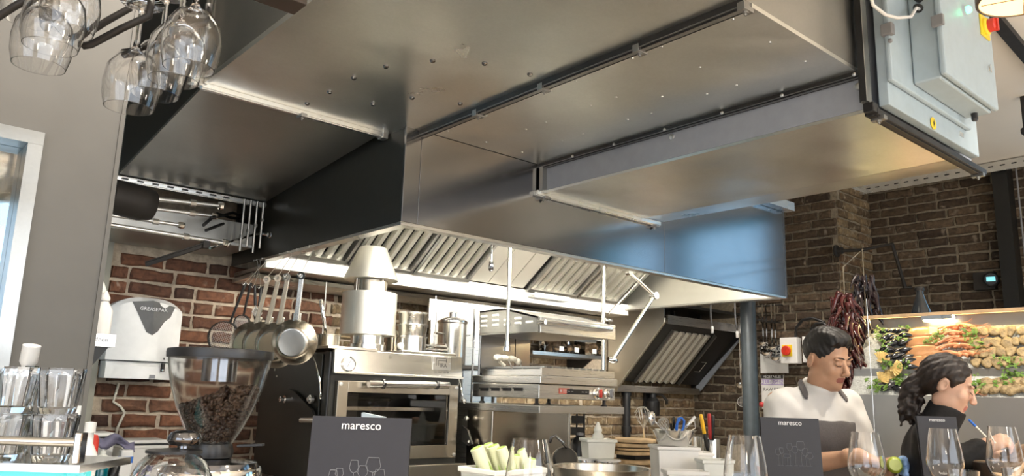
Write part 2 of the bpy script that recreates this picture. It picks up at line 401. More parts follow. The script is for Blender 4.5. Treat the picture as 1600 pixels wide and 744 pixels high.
# ================================================================ DUCTWORK AND HOOD
ZD, XA0, XA1, XB1, Y3 = 2.357, .79, 1.555, 2.16, .965
YH = 2.33                                           # hood front
ZT = 2.95
def rail(name, p, q, parent, mat='aluminium_rail', w=.030, h=.022, up=(0,0,1)):
    """slip-on duct flange: a bar with two raised lips and a groove"""
    p, q = Vector(p), Vector(q); d = (q - p).normalized(); u = Vector(up); sd = d.cross(u).normalized()
    m = MB().bar(p, q, w*.55, h, up)
    for s_ in (-1, 1): m.bar(p + sd*s_*w*.40, q + sd*s_*w*.40, w*.2, h*.72, up)
    m.bar(p + u*h*.42, q + u*h*.42, w, h*.2, up)
    o = m.build(name, mat, parent, bevel=.0015); g = MB()
    for s_ in (-1, 1): g.bar(p + sd*s_*w*.285 - u*h*.30, q + sd*s_*w*.285 - u*h*.30, w*.055, h*.5, up).bar(p + sd*s_*w*.53 + u*h*.1, q + sd*s_*w*.53 + u*h*.1, w*.05, h*.8, up)
    if mat != 'aluminium_rail': g.build('gap_shade', 'black_plastic', o)  # black strips stand in for the shade in the flange gaps
    return o
def cleat(p, d, parent, up=(0,0,-1), s=.018):
    """clamp hooked over a flange, with its bolt"""
    p = Vector(p); d = Vector(d).normalized(); u = Vector(up); sd = d.cross(u)
    o = MB().obox(p, d, sd, u, s*.6, s*1.1, s*.35).obox(p + sd*s*1.0 + u*(-s*.2), d, sd, u, s*.6, s*.15, s*.6).build('cleat', 'zinc_dull', parent, bevel=.001)
    MB().lathe([(s*.42, 0), (s*.42, s*.3), (s*.2, s*.3), (s*.2, s*.6)], p + u*s*.3, 6, u).build('bolt', 'zinc_dull', o)
    return o
# --- the long duct running overhead from the dining side
d1 = thing('exhaust_duct', 'broad galvanised duct running overhead with round bolt heads on its underside', 'duct', (XA0, -.5, ZD))
MB().box(XA0, XA1, -1.2, 2.455, ZD, ZD + .012).build('bottom_panel', 'galvanised_sheet', d1)
MB().box(XA0, XA0 + .012, -1.2, 2.455, ZD + .012, ZT).build('side_panel', 'galvanised_dark', d1)  # same zinc sheet, its dark reflection put into a darker colour
MB().box(XA1 - .012, XA1, -1.2, Y3, ZD + .012, ZT).build('side_panel', 'galvanised_sheet', d1)
MB().box(XA0, XA1, -1.2, 2.455, ZT, ZT + .012).build('top_panel', 'galvanised_sheet', d1)
MB().bar((XA0 - .004, -1.2, ZD + .004), (XA0 - .004, 2.44, ZD + .004), .014, .018).build('edge_seam', 'galvanised_sheet', d1)
rail('flange', (XA0 - .012, 2.462, ZD - .008), (1.462, 2.462, ZD - .008), d1)
MB().box(XA0 - .035, XA0 - .003, 2.445, 2.475, ZD - .012, ZD + .016).box(XA0 - .022, XA0 - .010, 2.45, 2.47, ZD + .016, ZD + .05).build('corner_bracket', 'zinc_bolt', d1, bevel=.002)
MB().box(1.450, 1.475, 2.445, 2.482, ZD - .022, ZD + .012).build('corner_bracket', 'zinc_bolt', d1, bevel=.002)
cleat((1.13, 2.462, ZD - .018), (1, 0, 0), d1)
for i, x in enumerate((XA0 - .03, XA0 - .018, XA0 - .006)): MB().box(x, x + .008, 2.44 + .004*i, 2.452 + .004*i, ZD + .012, ZT).build('standing_seam', 'galvanised_dark', d1)
for (a, b_) in ((603,103),(676,94),(757,98),(553,121),(515,143),(480,161),(583,162),(644,152),(719,161),(828,115)):
    p = at_z(a, b_, ZD); MB().lathe([(.0085, 0), (.0085, -.004), (.006, -.007), (0, -.0075)], p, 14).build('bolt_head', 'dark_chrome', d1, smooth=True)
# --- sloping branch beyond the first flange
d2 = thing('sloping_duct', 'dark galvanised duct sloping down behind the silver flange', 'duct', (XA0, 3.0, 2.26))
za, zb = ZD - .002, 2.262
def slab(m, P, t): return m.prism(P, (0, 0, t))
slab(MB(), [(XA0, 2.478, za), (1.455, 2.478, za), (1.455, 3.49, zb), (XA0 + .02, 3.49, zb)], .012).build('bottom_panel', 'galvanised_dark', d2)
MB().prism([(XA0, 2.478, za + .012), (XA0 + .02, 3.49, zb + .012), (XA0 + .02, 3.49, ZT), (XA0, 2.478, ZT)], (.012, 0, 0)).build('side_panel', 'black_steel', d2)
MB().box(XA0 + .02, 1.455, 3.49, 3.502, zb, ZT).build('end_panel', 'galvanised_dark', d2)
# --- short branch between the two flange rails
d3 = thing('branch_duct', 'galvanised branch duct between two flange rails with small rivets', 'duct', (XA1, Y3, ZD))
MB().box(XA1, XB1, Y3, YH - .004, ZD, ZD + .012).build('bottom_panel', 'galvanised_sheet', d3)
MB().box(XA1, XB1, Y3, Y3 + .012, ZD + .012, ZT).build('end_panel', 'galvanised_dark', d3)  # darker zinc colour stands in for the dim reflection on this end
MB().box(XA1, XB1, Y3, YH - .004, ZT, ZT + .012).build('top_panel', 'galvanised_sheet', d3)
MB().box(XB1 - .012, XB1, Y3 + .012, YH - .004, ZD + .012, ZT).build('side_panel', 'galvanised_sheet', d3)
rail('flange', (XA1, 2.372, ZD - .010), (XA1, Y3 - .01, ZD - .010), d3, 'zinc_dull', w=.036, h=.024)
for q in ((739,172),(843,131),(990,69),(1160,5),(650,209)):
    p = at_z(*q, ZD - .01); cleat((XA1, p.y, ZD - .022), (0, 1, 0), d3)
for (a, b_) in ((700,205),(760,222),(816,238),(760,181),(792,169),(822,202),(878,220),(911,209),(853,191),(861,142),(900,127),(923,165),(963,152),(988,91),(1034,73),(1035,151),(1018,177),(981,187),(1094,105),(1145,30),(1203,66),(1258,96),(1151,133),(1105,147)):
    p = at_z(a, b_, ZD)
    if XA1 + .01 < p.x < XB1 and Y3 < p.y < YH: MB().lathe([(.0040, 0), (.0030, -.002), (0, -.0026)], p, 8).build('rivet', 'zinc_bolt', d3, smooth=True)
# --- deeper transition duct at the right
ZE = 2.235
d4 = thing('transition_duct', 'deep galvanised duct box with pale flat underside above the blue steel hood end', 'duct', (XB1, .94, ZE))
MB().box(XB1 + .006, XB1 + .018, .955, YH + .02, ZE + .0105, ZT).build('side_panel', 'blue_grey_dark', d4)
MB().prism([(XB1 + .006, .955, ZE), (2.80, .955, ZE), (2.80, 2.345, ZE), (XB1 + .006, 2.345, ZE)], (0, 0, .01)).build('bottom_panel', 'galvanised_sheet', d4)
MB().prism([(2.802, .955, ZE), (2.99, .955, ZE + .018), (2.99, 2.345, ZE + .018), (2.802, 2.345, ZE)], (0, 0, .01)).build('bottom_panel', 'galvanised_sheet', d4)
MB().box(XB1 + .018, 2.99, .955, .967, ZE + .03, ZT).build('end_panel', 'blue_grey_dark', d4)
MB().box(2.978, 2.99, .967, YH - .004, ZE + .03, ZT).build('side_panel', 'galvanised_sheet', d4)
MB().box(XB1 + .006, 2.99, .955, YH - .004, ZT, ZT + .012).build('top_panel', 'galvanised_sheet', d4)
rail('flange', (XB1 - .006, 2.33, ZD - .006), (XB1 - .006, .95, ZD - .006), d4, 'zinc_dull', w=.03, h=.02)
rail('flange', (2.12, 2.318, ZE - .008), (2.93, 2.318, ZE - .008), d4, 'aluminium_rail')
rail('flange', (2.16, .938, ZE - .008), (3.02, .938, ZE - .008), d4, 'dark_iron', w=.034)
rail('flange', (XB1 - .016, .945, ZE + .02), (XB1 - .016, .945, ZT), d4, 'galvanised_dark', up=(0, -1, 0), w=.034)
MB().bar((XB1 - .004, 2.31, ZE - .004), (XB1 - .004, 2.31, ZD - .01), .03, .02, (0, 1, 0)).build('flange', 'galvanised_dark', d4)
for y in (.97, 1.2, 1.42, 1.66, 1.9, 2.12): MB().lathe([(.006, 0), (.006, .004), (0, .006)], (XB1 - .022, y, ZD - .010), 8, (-1, 0, 0)).build('bolt', 'zinc_bolt', d4)
for q in ((1050,214),(1341,135)):
    p = at_x(*q, XB1 + .006); MB().lathe([(.011, 0), (.010, .004), (0, .007)], p, 12, (-1, 0, 0)).build('bolt', 'zinc_bolt', d4, smooth=True)
MB().box(2.135, 2.17, .92, .95, ZE - .012, ZE + .016).build('corner_cap', 'black_plastic', d4, bevel=.002)
cleat((2.99, .938, ZE - .02), (1, 0, 0), d4); cleat((2.19, .93, ZE - .02), (1, 0, 0), d4); cleat((2.17, 2.318, ZE - .02), (1, 0, 0), d4); cleat((2.9, 2.318, ZE - .02), (1, 0, 0), d4)
# bracket strip where the hood end meets the duct
tag(MB().box(3.55, 4.13, 2.270, 2.326, 2.50, 2.516).box(3.55, 4.13, 2.270, 2.276, 2.516, 2.55).lathe([(.012, 0), (.012, -.01), (.005, -.01), (.005, -.02)], (3.75, 2.297, 2.50), 8).build('hanger_bracket', 'aluminium_rail'),
    'silver hanger strip at the top right corner of the blue hood front', 'bracket')

# --- the canopy hood
XL, XE, YK, ZB, ZH = 1.48, 4.10, 3.90, 2.0, 2.78
hd = thing('canopy_hood', 'long stainless canopy hood with blue reflections over the oven and grill', 'hood', (2.8, 3.1, ZB))
xs = 2.99                                            # seam in the front skin
for a, b_ in ((XL + .07, xs - .0008), (xs + .0008, XE)): MB().box(a, b_, YH, YH + .012, ZB, ZH).build('front_panel', 'hood_front_steel', hd, bevel=.001)
MB().box(XL, XL + .068, YH - .001, YH + .012, ZB, ZH).build('corner_post', 'hood_front_steel', hd, bevel=.001)
MB().box(XL, XL + .012, YH + .012, YK, ZB, ZH).build('end_panel', 'olive_black', hd)
MB().box(XE - .012, XE, YH + .012, 3.62, ZB, ZH).build('end_panel', 'satin_steel', hd)
MB().box(XE, XE + .012, YH - .002, YK, ZB - .01, ZH).build('end_edge', 'hood_front_steel', hd)
MB().box(XL, XE + .012, YH, YK, ZH, ZH + .012).build('top_panel', 'galvanised_dark', hd)
# inward lips around the mouth
MB().box(XL, XE, YH + .001, YH + .045, ZB - .012, ZB).build('lip', 'brushed_steel', hd, bevel=.001)
MB().box(XL, XL + .045, YH + .045, YK - .35, ZB - .012, ZB).build('lip', 'brushed_steel', hd, bevel=.001)
MB().box(XE - .045, XE + .012, YH + .045, 3.62, ZB - .012, ZB).build('lip', 'brushed_steel', hd, bevel=.001)
# grease trough along the back and the sloping filter plane above it
MB().box(XL + .012, XE - .012, 3.50, 3.52, 1.955, 2.03).build('trough_face', 'white_enamel', hd, bevel=.003)
MB().prism([(XL + .012, 3.52, 1.955), (XL + .012, 3.88, 1.945), (XL + .012, 3.88, 1.965), (XL + .012, 3.52, 1.97)], (XE - XL - .024, 0, 0)).build('trough_base', 'brushed_steel', hd)
MB().prism([(XL + .012, 3.66, 1.945), (XL + .012, 3.90, 1.935), (XL + .012, 3.90, 1.915), (XL + .012, 3.68, 1.925)], (XE - XL - .024, 0, 0)).build('back_lip', 'brushed_steel', hd)
A36 = math.radians(36); SD = Vector((0, -math.cos(A36), math.sin(A36))); SN = Vector((0, -math.sin(A36), -math.cos(A36)))
S0 = Vector((0, 3.49, 2.035)); SL = .72
MB().obox(Vector(((XL + XE)/2, 0, 0)) + S0 + SD*SL/2 - SN*.045, (1,0,0), SD, SN, (XE - XL)/2 - .012, SL/2, .004).build('filter_backing', 'black_steel', hd)
for a, b_ in ((2.70, 2.83), (2.834, 2.99), (2.994, 3.11)): MB().obox(Vector(((a + b_)/2, 0, 0)) + S0 + SD*SL/2 - SN*.004, (1,0,0), SD, SN, (b_ - a)/2, SL/2, .004).build('blank_panel', 'satin_steel', hd)
MB().box(XL + .012, XE - .012, YH + .012, 3.49 - SL*math.cos(A36), 2.035 + SL*math.sin(A36), 2.035 + SL*math.sin(A36) + .01).build('inner_top', 'satin_steel', hd)
def bank(x0, x1, parent):
    """a grease filter cassette: frame, V-shaped baffles, two wire handles"""
    f = MB(); cx = (x0 + x1)/2
    for x in (x0 + .008, x1 - .008): f.obox(Vector((x, 0, 0)) + S0 + SD*SL/2, (1,0,0), SD, SN, .008, SL/2, .022)
    for t in (.012, SL - .012): f.obox(Vector((cx, 0, 0)) + S0 + SD*t, (1,0,0), SD, SN, (x1 - x0)/2, .012, .022)
    fo = f.build('filter_frame', 'brushed_steel_across', parent, bevel=.0015)
    n = 6; w = (x1 - x0 - .03)/n
    for i in range(n):
        a = x0 + .015 + i*w
        pr = [(a + .006, -.012), (a + .012, .014), (a + w*.70, .006), (a + w*.76, -.012), (a + w*.72, -.016), (a + w*.66, .001), (a + .016, .008), (a + .010, -.016)]
        MB().prism([Vector((x, 0, 0)) + S0 + SD*.016 + SN*d for (x, d) in pr], SD*(SL - .032)).build('baffle', 'satin_steel', fo)
    for t in (.30,):
        c = Vector((cx, 0, 0)) + S0 + SD*t + SN*.02
        MB().tube([c + Vector((-.045, 0, 0)), c + Vector((-.045, 0, 0)) + SN*.02 + SD*.03, c + Vector((.045, 0, 0)) + SN*.02 + SD*.03, c + Vector((.045, 0, 0))], .003, 6).build('wire_handle', 'zinc_bolt', fo)
for a, b_ in ((1.53, 1.90), (1.91, 2.29), (2.30, 2.68), (3.13, 3.55), (3.56, 3.98)): bank(a, b_, hd)
# lamps on the inside of the front skin and at the right end
for i, x in enumerate((1.75, 2.45, 3.15, 3.78)):
    l = MB().box(x - .17, x + .17, YH + .013, YH + .07, 2.12, 2.18).build('lamp_housing', 'white_plastic', hd)
    MB().box(x - .16, x + .16, YH + .070, YH + .074, 2.125, 2.175).build('lamp_diffuser', 'hood_diffuser', l)
    MB().box(x - .16, x + .16, YH + .02, YH + .066, 2.116, 2.120).build('lamp_diffuser', 'hood_diffuser', l)
# scallop marks of the drip tray and wire racks fixed along the trough
MB().box(3.16, 3.46, 3.44, 3.50, 1.985, 1.99).box(3.16, 3.46, 3.44, 3.445, 1.99, 2.012).build('drip_drawer', 'brushed_steel', hd)

# --- control cabinets on the near end of the transition duct
cb = thing('control_cabinet', 'blue grey electrical cabinet with green lamp and red rotary switch', 'electrical cabinet', (2.5, .92, ZE))
MB().box(2.20, 2.905, .902, .932, ZE + .02, ZT).build('mounting_plate', 'blue_tinted_grey', cb, bevel=.003)
MB().box(2.19, 2.80, .884, .901, 2.322, ZT).build('base_box', 'blue_tinted_grey', cb, bevel=.006)
MB().box(2.333, 2.75, .806, .883, 2.348, ZT).build('upper_box', 'blue_tinted_grey', cb, bevel=.006)
dl = MB().box(2.318, 2.752, .785, .803, 2.352, ZT).build('door', 'blue_tinted_grey', cb, bevel=.006)
emit('green_lamp', (.05, 1, .35), 9); plain('safety_yellow', (.85, .62, .03), .4); plain('safety_red', (.62, .04, .02), .4)
g = MB().lathe([(.016, 0), (.016, .008), (.012, .008)], (2.515, .785, 2.618), 20, (0, -1, 0)).build('lamp_bezel', 'chrome', dl, smooth=True)
MB().lathe([(.012, .006), (.012, .014), (.008, .019), (0, .021)], (2.515, .785, 2.618), 18, (0, -1, 0)).build('pilot_lamp', 'green_lamp', g, smooth=True)
sw = MB().box(2.642, 2.716, .779, .785, 2.583, 2.657).lathe([(.030, 0), (.030, .012), (.026, .016)], (2.679, .785, 2.62), 24, (0, -1, 0)).build('rotary_switch', 'safety_yellow', dl, bevel=.002)
MB().lathe([(.022, .016), (.022, .034), (.018, .038), (0, .038)], (2.679, .785, 2.62), 20, (0, -1, 0)).box(2.672, 2.686, .742, .752, 2.598, 2.642).build('knob', 'safety_red', sw, smooth=True)
MB().lathe([(.011, 0), (.011, .005), (.004, .006), (0, .006)], (2.684, .785, 2.476), 16, (0, -1, 0)).box(2.680, 2.688, .776, .782, 2.462, 2.490).build('key_lock', 'chrome', dl, smooth=True)
for z in (2.50, 2.80): MB().box(2.306, 2.322, .778, .812, z, z + .034).build('hinge', 'grey_plastic', dl, bevel=.003)
for z in (2.46, 2.82): MB().box(2.178, 2.202, .872, .905, z, z + .036).lathe([(.007, 0), (.007, .01)], (2.19, .888, z - .018), 10, (0, -1, 0)).build('hinge', 'grey_plastic', cb, bevel=.003)
for q in ((1436, 14), (1437, -2)):
    p = at_x(*q, 2.333); MB().lathe([(.013, 0), (.013, .012), (.009, .016), (.009, .022)], p, 12, (-1, 0, 0)).build('cable_gland', 'black_plastic', cb, smooth=True)
p = at_x(1436, 14, 2.31); a = at_y(1402, 28, .85); b_ = at_y(1364, 8, .88)
MB().tube([p, p + Vector((-.02, 0, -.004)), p*.6 + a*.4 + Vector((0, 0, -.014)), a, a*.5 + b_*.5 + Vector((0, 0, -.010)), b_, b_ + Vector((-.02, .0, .05)), b_ + Vector((-.03, .0, .2))], .0048, 8).build('white_cable', 'white_plastic', cb, smooth='full')['label'] = 'white cable looping into the cabinet side'
p = at_y(1458, 193, .90); st_ = MB().lathe([(.020, 0), (.020, .0015)], p, 24, (0, -1, 0)).build('warning_sticker', 'safety_yellow', cb)
MB().prism([p + Vector((-.004, -.003, -.012)), p + Vector((.006, -.003, .002)), p + Vector((.001, -.003, .002)), p + Vector((.004, -.003, .013)), p + Vector((-.006, -.003, -.001)), p + Vector((-.001, -.003, -.001))], (0, -.0004, 0)).build('bolt_mark', 'black_plastic', st_)
p = at_y(1503, 210, .9); MB().box(p.x - .016, p.x + .016, .9005, .902, p.z - .008, p.z + .008).build('type_plate', 'aluminium_rail', cb)
MB().lathe([(.010, 0), (.010, .02), (.007, .026)], (2.71, .845, 2.348), 10, (0, 0, -1)).build('cable_gland', 'black_plastic', cb)
# ================================================================ LEFT PIPEWORK, LAMP, CEILING DETAILS
# lower duct panel and the pipes beyond the sloping duct
q = thing('low_duct', 'flat low duct panel beneath the pipes by the brick wall', 'duct', (.9, 3.6, 2.02))
a, b_ = at_z(165, 365, 2.03), at_z(335, 388, 2.03)
MB().box(.72, 1.44, 3.56, 3.94, 2.045, 2.16).build('body', 'galvanised_dark', q, bevel=.002)
MB().bar((.72, 3.55, 2.05), (1.44, 3.55, 2.05), .012, .012).build('seam', 'aluminium_rail', q)
rail('slotted_rail', (.70, 3.505, 2.246), (1.46, 3.505, 2.246), q, 'aluminium_rail', w=.04, h=.022)
for i in range(9): x = .76 + i*.062; MB().box(x, x + .026, 3.4795, 3.4835, 2.244, 2.2500).build('slot', 'black_plastic', q)
pr = thing('pipe_run', 'thin steel water pipes and black hoses beside the dark hood end', 'pipe', (1.1, 3.4, 2.1))
for n_, (p1, p2, r) in enumerate((((215,308),(345,322),.010), ((232,325),(335,338),.008), ((165,335),(283,352),.008), ((165,350),(352,380),.009))):
    P, Q = at_y(*p1, 3.42 - .03*n_), at_y(*p2, 3.42 - .03*n_); MB().tube([P, Q], r, 10).build('pipe', 'zinc_bolt', pr, smooth=True)
    M_ = P*.35 + Q*.65
    MB().lathe([(r*1.6, -.012), (r*1.6, .012)], M_, 8, (Q - P)).build('pipe_clip', 'zinc_bolt', pr)
    MB().lathe([(r*1.5, -.014), (r*1.8, -.006), (r*1.8, .008), (r*1.5, .014)], Q, 8, (Q - P)).build('union', 'chrome', pr)
for c, e, sag in (((330,340),(378,338),-.02), ((322,360),(372,350),-.015), ((318,352),(375,343),.02)):
    P, Q = at_y(*c, 3.33), at_x(*e, XL - .02)
    MB().tube([P, P*.7 + Q*.3 + Vector((0, 0, .025 + sag)), P*.35 + Q*.65 + Vector((0, 0, .02)), Q], .007, 8).build('hose', 'black_plastic', pr, smooth='full')
    MB().lathe([(.014, 0), (.014, .02), (.009, .022), (.009, .03)], Q + Vector((.016, 0, 0)), 8, (-1, 0, 0)).build('gland', 'dark_iron', pr)
P, Q, R_ = at_y(328, 388, 3.30), at_x(398, 366, XL - .05), at_x(424, 368, XL)
MB().tube([P, Q, Q*.5 + R_*.5 + Vector((-.004, 0, .004)), R_], .006, 8).build('pipe', 'chrome', pr, smooth=True)
MB().lathe([(.014, 0), (.014, .006), (.010, .008), (.010, .018)], R_, 8, (-1, 0, 0)).build('gland', 'chrome', pr)
P, Q = at_y(228, 414, 3.50), at_y(320, 384, 3.34)
tag(MB().bar(P, Q, .012, .014).bar(P + Vector((0, 0, .010)), Q + Vector((0, 0, .010)), .024, .005).box(Q.x - .012, Q.x + .016, Q.y - .02, Q.y + .02, Q.z - .012, Q.z + .02).build('support_rail', 'dark_iron'), 'dark slotted support rail slanting below the low duct panel', 'rail')
for i in range(4):
    x = 1.33 + .03*i; z_ = 2.03 + .012*i
    tag(MB().tube([(x, 3.42, 2.0 + .025*(i % 2)), (x, 3.42, 2.24)], .006, 8).lathe([(.010, 0), (.010, .014)], (x, 3.42, 2.06 + .03*i), 6).build('riser_pipe', 'galvanised_dark', smooth=True), ('first', 'second', 'third', 'fourth')[i] + ' slim upright pipe from the left at the dark hood end', 'pipe', 'riser pipes at the hood end')
# bell-shaped fitting behind the partition; its spot is added to brighten the dispenser
c = at_y(172, 306, 2.75)
bl = thing('bell_nozzle', 'dark bell shaped fitting poking out behind the grey partition', 'fitting', c)
MB().lathe([(.0, -.02), (.035, -.02), (.058, .0), (.060, .10), (.052, .135), (.048, .14), (.046, .10), (.044, .02)], c, 24, (1, .1, -.05)).build('shade', 'dark_iron', bl, smooth=True)
MB().tube([c, c + Vector((0, 0, .12)), Vector((c.x, c.y, CEIL))], .008, 8).build('stem', 'dark_iron', bl)
ls = bpy.data.lights.new('bell_fill', 'SPOT'); ls.energy = 9; ls.color = (1, .93, .82); ls.spot_size = math.radians(80); ls.spot_blend = .8; ls.shadow_soft_size = .03
lso = bpy.data.objects.new('bell_fill', ls); COL.objects.link(lso); lso.location = c + Vector((.15, .015, -.01)); lso.rotation_euler = (Vector((1.2, 3.95, 1.45)) - lso.location).to_track_quat('-Z', 'Y').to_euler()
# round pendant lamp at the top right
plain('bronze', (.16, .12, .09), .4, metal=.8); emit('amber_diffuser', (1.0, .72, .34), 1.15)
c = at_d(1600, -6, 1.9)
pl = thing('pendant_lamp', 'round pendant lamp with amber disc diffuser at the top right', 'lamp', c)
MB().lathe([(0, .014), (.094, .014), (.0965, -.006), (.103, -.004), (.103, .022), (.097, .026), (.02, .06), (.006, .062), (.006, CEIL - c.z)], c, 40).build('shade', 'bronze', pl, smooth=True)
df = MB().lathe([(0, -.003), (.096, -.003), (.096, .01), (0, .01)], c, 40).build('diffuser', 'amber_diffuser', pl, smooth=True)
for an in (.3, 1.9): MB().bar(c + Vector((-.09*math.cos(an), -.09*math.sin(an), -.005)), c + Vector((.09*math.cos(an), .09*math.sin(an), -.005)), .0015, .0015).build('guard_wire', 'bronze', df)
# unseen globes added behind the viewer as fill for ceiling and ducts
emit('fill_globe_glow', (1, .88, .72), 26)
for i, (x, y, z, lb) in enumerate(((1.6, -.95, 2.0, 'unseen fill globe added behind the viewer near the bar'), (3.4, -.75, 2.0, 'unseen fill globe added at the right of the dining side'), (-.7, -.95, 2.0, 'unseen fill globe added at the left of the dining side'))):
    t = thing('fill_globe', lb, 'lamp', (x, y, z), 'unseen fill globes of the dining side')
    MB().ball((x, y, z), .13, 20).build('globe', 'fill_globe_glow', t, smooth='full')
    MB().lathe([(.05, .11), (.05, .15), (.008, .17), (.004, .18), (.004, CEIL - z)], (x, y, z), 16).build('stem', 'bronze', t, smooth=True)
# slotted ceiling angle along the niche and a dark channel near the lamp
sa = thing('slotted_angle', 'pale perforated steel angle under the ceiling above the brick niche', 'rail', (XN, 2.0, 3.0))
MB().box(XN - .16, XN - .152, .9, 2.66, 2.985, 3.045).box(XN - .16, XN - .02, .9, 2.66, 3.045, 3.052).build('angle', 'aluminium_rail', sa)
MB().box(XR + .02, XN - .16, 2.652, 2.66, 2.985, 3.045).build('angle', 'aluminium_rail', sa)
for i in range(24): y = .95 + i*.07; MB().box(XN - .1615, XN - .1595, y, y + .03, 3.018, 3.026).build('slot', 'black_plastic', sa)
P, Q = at_z(1552, 25, 3.04), at_z(1640, 130, 3.04)
tag(MB().bar(P, Q, .05, .03).build('ceiling_channel', 'dark_iron'), 'dark slotted channel on the ceiling beside the round lamp', 'channel')
p = at_y(1606, 205, 1.2)
tag(MB().box(p.x - .012, p.x + .03, 1.19, 1.23, p.z - .01, p.z + .012).box(p.x, p.x + .02, 1.2, 1.22, p.z + .012, CEIL).lathe([(.012, 0), (.012, .03)], (p.x - .012, 1.21, p.z), 10, (-1, 0, 0)).build('cable_clamp', 'black_plastic'), 'small black clamp hanging from the ceiling at the right edge', 'clamp')

# ================================================================ COOKING LINE
ZC = 1.00                                            # counter height of the cooking line
plain('counter_steel_leg', (.3, .3, .3), .4, metal=.9)
ck = thing('cooking_counter', 'stainless counter carrying the charcoal oven and grill shelf', 'counter', (2.8, 3.2, 0))
MB().box(1.25, 4.05, 2.62, 3.90, ZC - .04, ZC).build('worktop', 'brushed_steel_across', ck, bevel=.003)
MB().box(1.28, 4.02, 2.68, 3.88, .1, ZC - .04).build('cabinet', 'brushed_steel', ck)
for i in range(4): MB().box(1.30 + i*.68, 1.96 + i*.68, 2.662, 2.68, .14, ZC - .07).build('door', 'brushed_steel', ck, bevel=.003)
# --- charcoal oven
YO = 2.90
X0, X1 = at_y(519, 582, YO).x, at_y(719, 589, YO).x
zt, zs = at_y(519, 545, YO).z, at_y(519, 582, YO).z
ov = thing('charcoal_oven', 'black charcoal oven with steel fascia, glass door and chimney', 'oven', ((X0 + X1)/2, YO + .35, ZC))
YOB = 3.58
dx0, dx1 = at_y(526, 597, YO).x, at_y(714, 600, YO).x; dz1 = at_y(526, 595, YO).z; dz0 = at_y(719, 714, YO).z
wx0, wx1 = at_y(541, 613, YO).x, at_y(700, 616, YO).x; wz1 = at_y(541, 613, YO).z; wz0 = at_y(706, 695, YO).z
MB().box(X0, wx0, YO + .012, YOB, ZC + .02, zt - .012).box(wx1, X1, YO + .012, YOB, ZC + .02, zt - .012).box(wx0, wx1, YO + .012, YOB, ZC + .02, wz0).box(wx0, wx1, YO + .012, YOB, wz1 + .02, zt - .012).box(wx0, wx1, YOB - .02, YOB, wz0, wz1 + .02).build('body', 'olive_black', ov)
MB().box(X0 - .012, X0 - .0005, YO + .07, YOB - .02, ZC + .03, zt - .02).build('side_plate', 'olive_black', ov, bevel=.002)
MB().box(X0 - .010, X0 + .0, YO + .01, YO + .055, ZC + .03, zt - .01).build('corner_strip', 'black_plastic', ov, bevel=.003)
fa = MB().prism([(X0 + .002, YO + .01, zs + .004), (X0 + .002, YO - .012, zs + .004), (X0 + .002, YO - .006, zt), (X0 + .002, YO + .01, zt)], (X1 - X0, 0, 0)).box(X0 + .002, X1 + .004, YO - .022, YO + .01, zs - .004, zs + .004).build('fascia', 'bright_steel', ov, bevel=.001)
c = at_y(544, 569, YO - .01)
dgm = MB().lathe([(.031, 0), (.031, .010), (.027, .012), (.027, .006), (0, .006)], c, 28, (0, -1, 0)).build('thermometer', 'chrome', ov, smooth=True)
MB().lathe([(.0265, .0062), (.0265, .0072), (0, .0072)], c, 28, (0, -1, 0)).build('dial', 'white_plastic', dgm)
MB().bar(c + Vector((-.008, -.0078, -.014)), c + Vector((.006, -.0078, .014)), .0022, .001, (0, -1, 0)).build('needle', 'black_plastic', dgm)
# badge
bx, bz = at_y(690, 568, YO - .01).x, at_y(690, 568, YO - .01).z
bd = MB().box(bx - .05, bx + .05, YO - .0135, YO - .009, bz - .030, bz + .030).build('badge', 'brushed_steel', ov, bevel=.001)
for s_ in (-1, 1): MB().lathe([(.004, 0), (.004, .003), (0, .004)], (bx + s_*.044, YO - .0135, bz), 8, (0, -1, 0)).build('rivet', 'zinc_bolt', bd)
plain('etched_dark', (.06, .055, .05), .5)
MB().bar((bx - .032, YO - .014, bz + .022), (bx + .02, YO - .014, bz + .022), .003, .001, (0,-1,0)).bar((bx - .032, YO - .014, bz + .022), (bx - .032, YO - .014, bz - .012), .003, .001, (0,-1,0)).bar((bx - .02, YO - .014, bz + .012), (bx - .02, YO - .014, bz - .012), .003, .001, (0,-1,0)).bar((bx - .02, YO - .014, bz + .012), (bx + .024, YO - .014, bz + .012), .003, .001, (0,-1,0)).bar((bx + .024, YO - .014, bz + .022), (bx + .024, YO - .014, bz + .004), .003, .001, (0,-1,0)).build('monogram', 'etched_dark', bd)
text('lettering', 'IRA', .024, 'etched_dark', (bx + .008, YO - .0136, bz - .010), (1,0,0), (0,0,1), bd, bold=.0004)
text('lettering', 'TO · PAT · 50170', .011, 'etched_dark', (bx, YO - .0105, bz - .041), (1,0,0), (0,0,1), ov)
mk = at_y(620, 558, YO - .01)
MB().tube([mk + Vector((.025*math.cos(t), -.003, .012*math.sin(t))) for t in np.linspace(.3, 2.6, 8)], .0008, 5).tube([mk + Vector((-.034, -.002, .006)), mk + Vector((-.028, -.002, -.008)), mk + Vector((-.037, -.002, -.008)), mk + Vector((-.034, -.002, .004))], .0008, 5).build('flame_mark', 'etched_dark', ov)
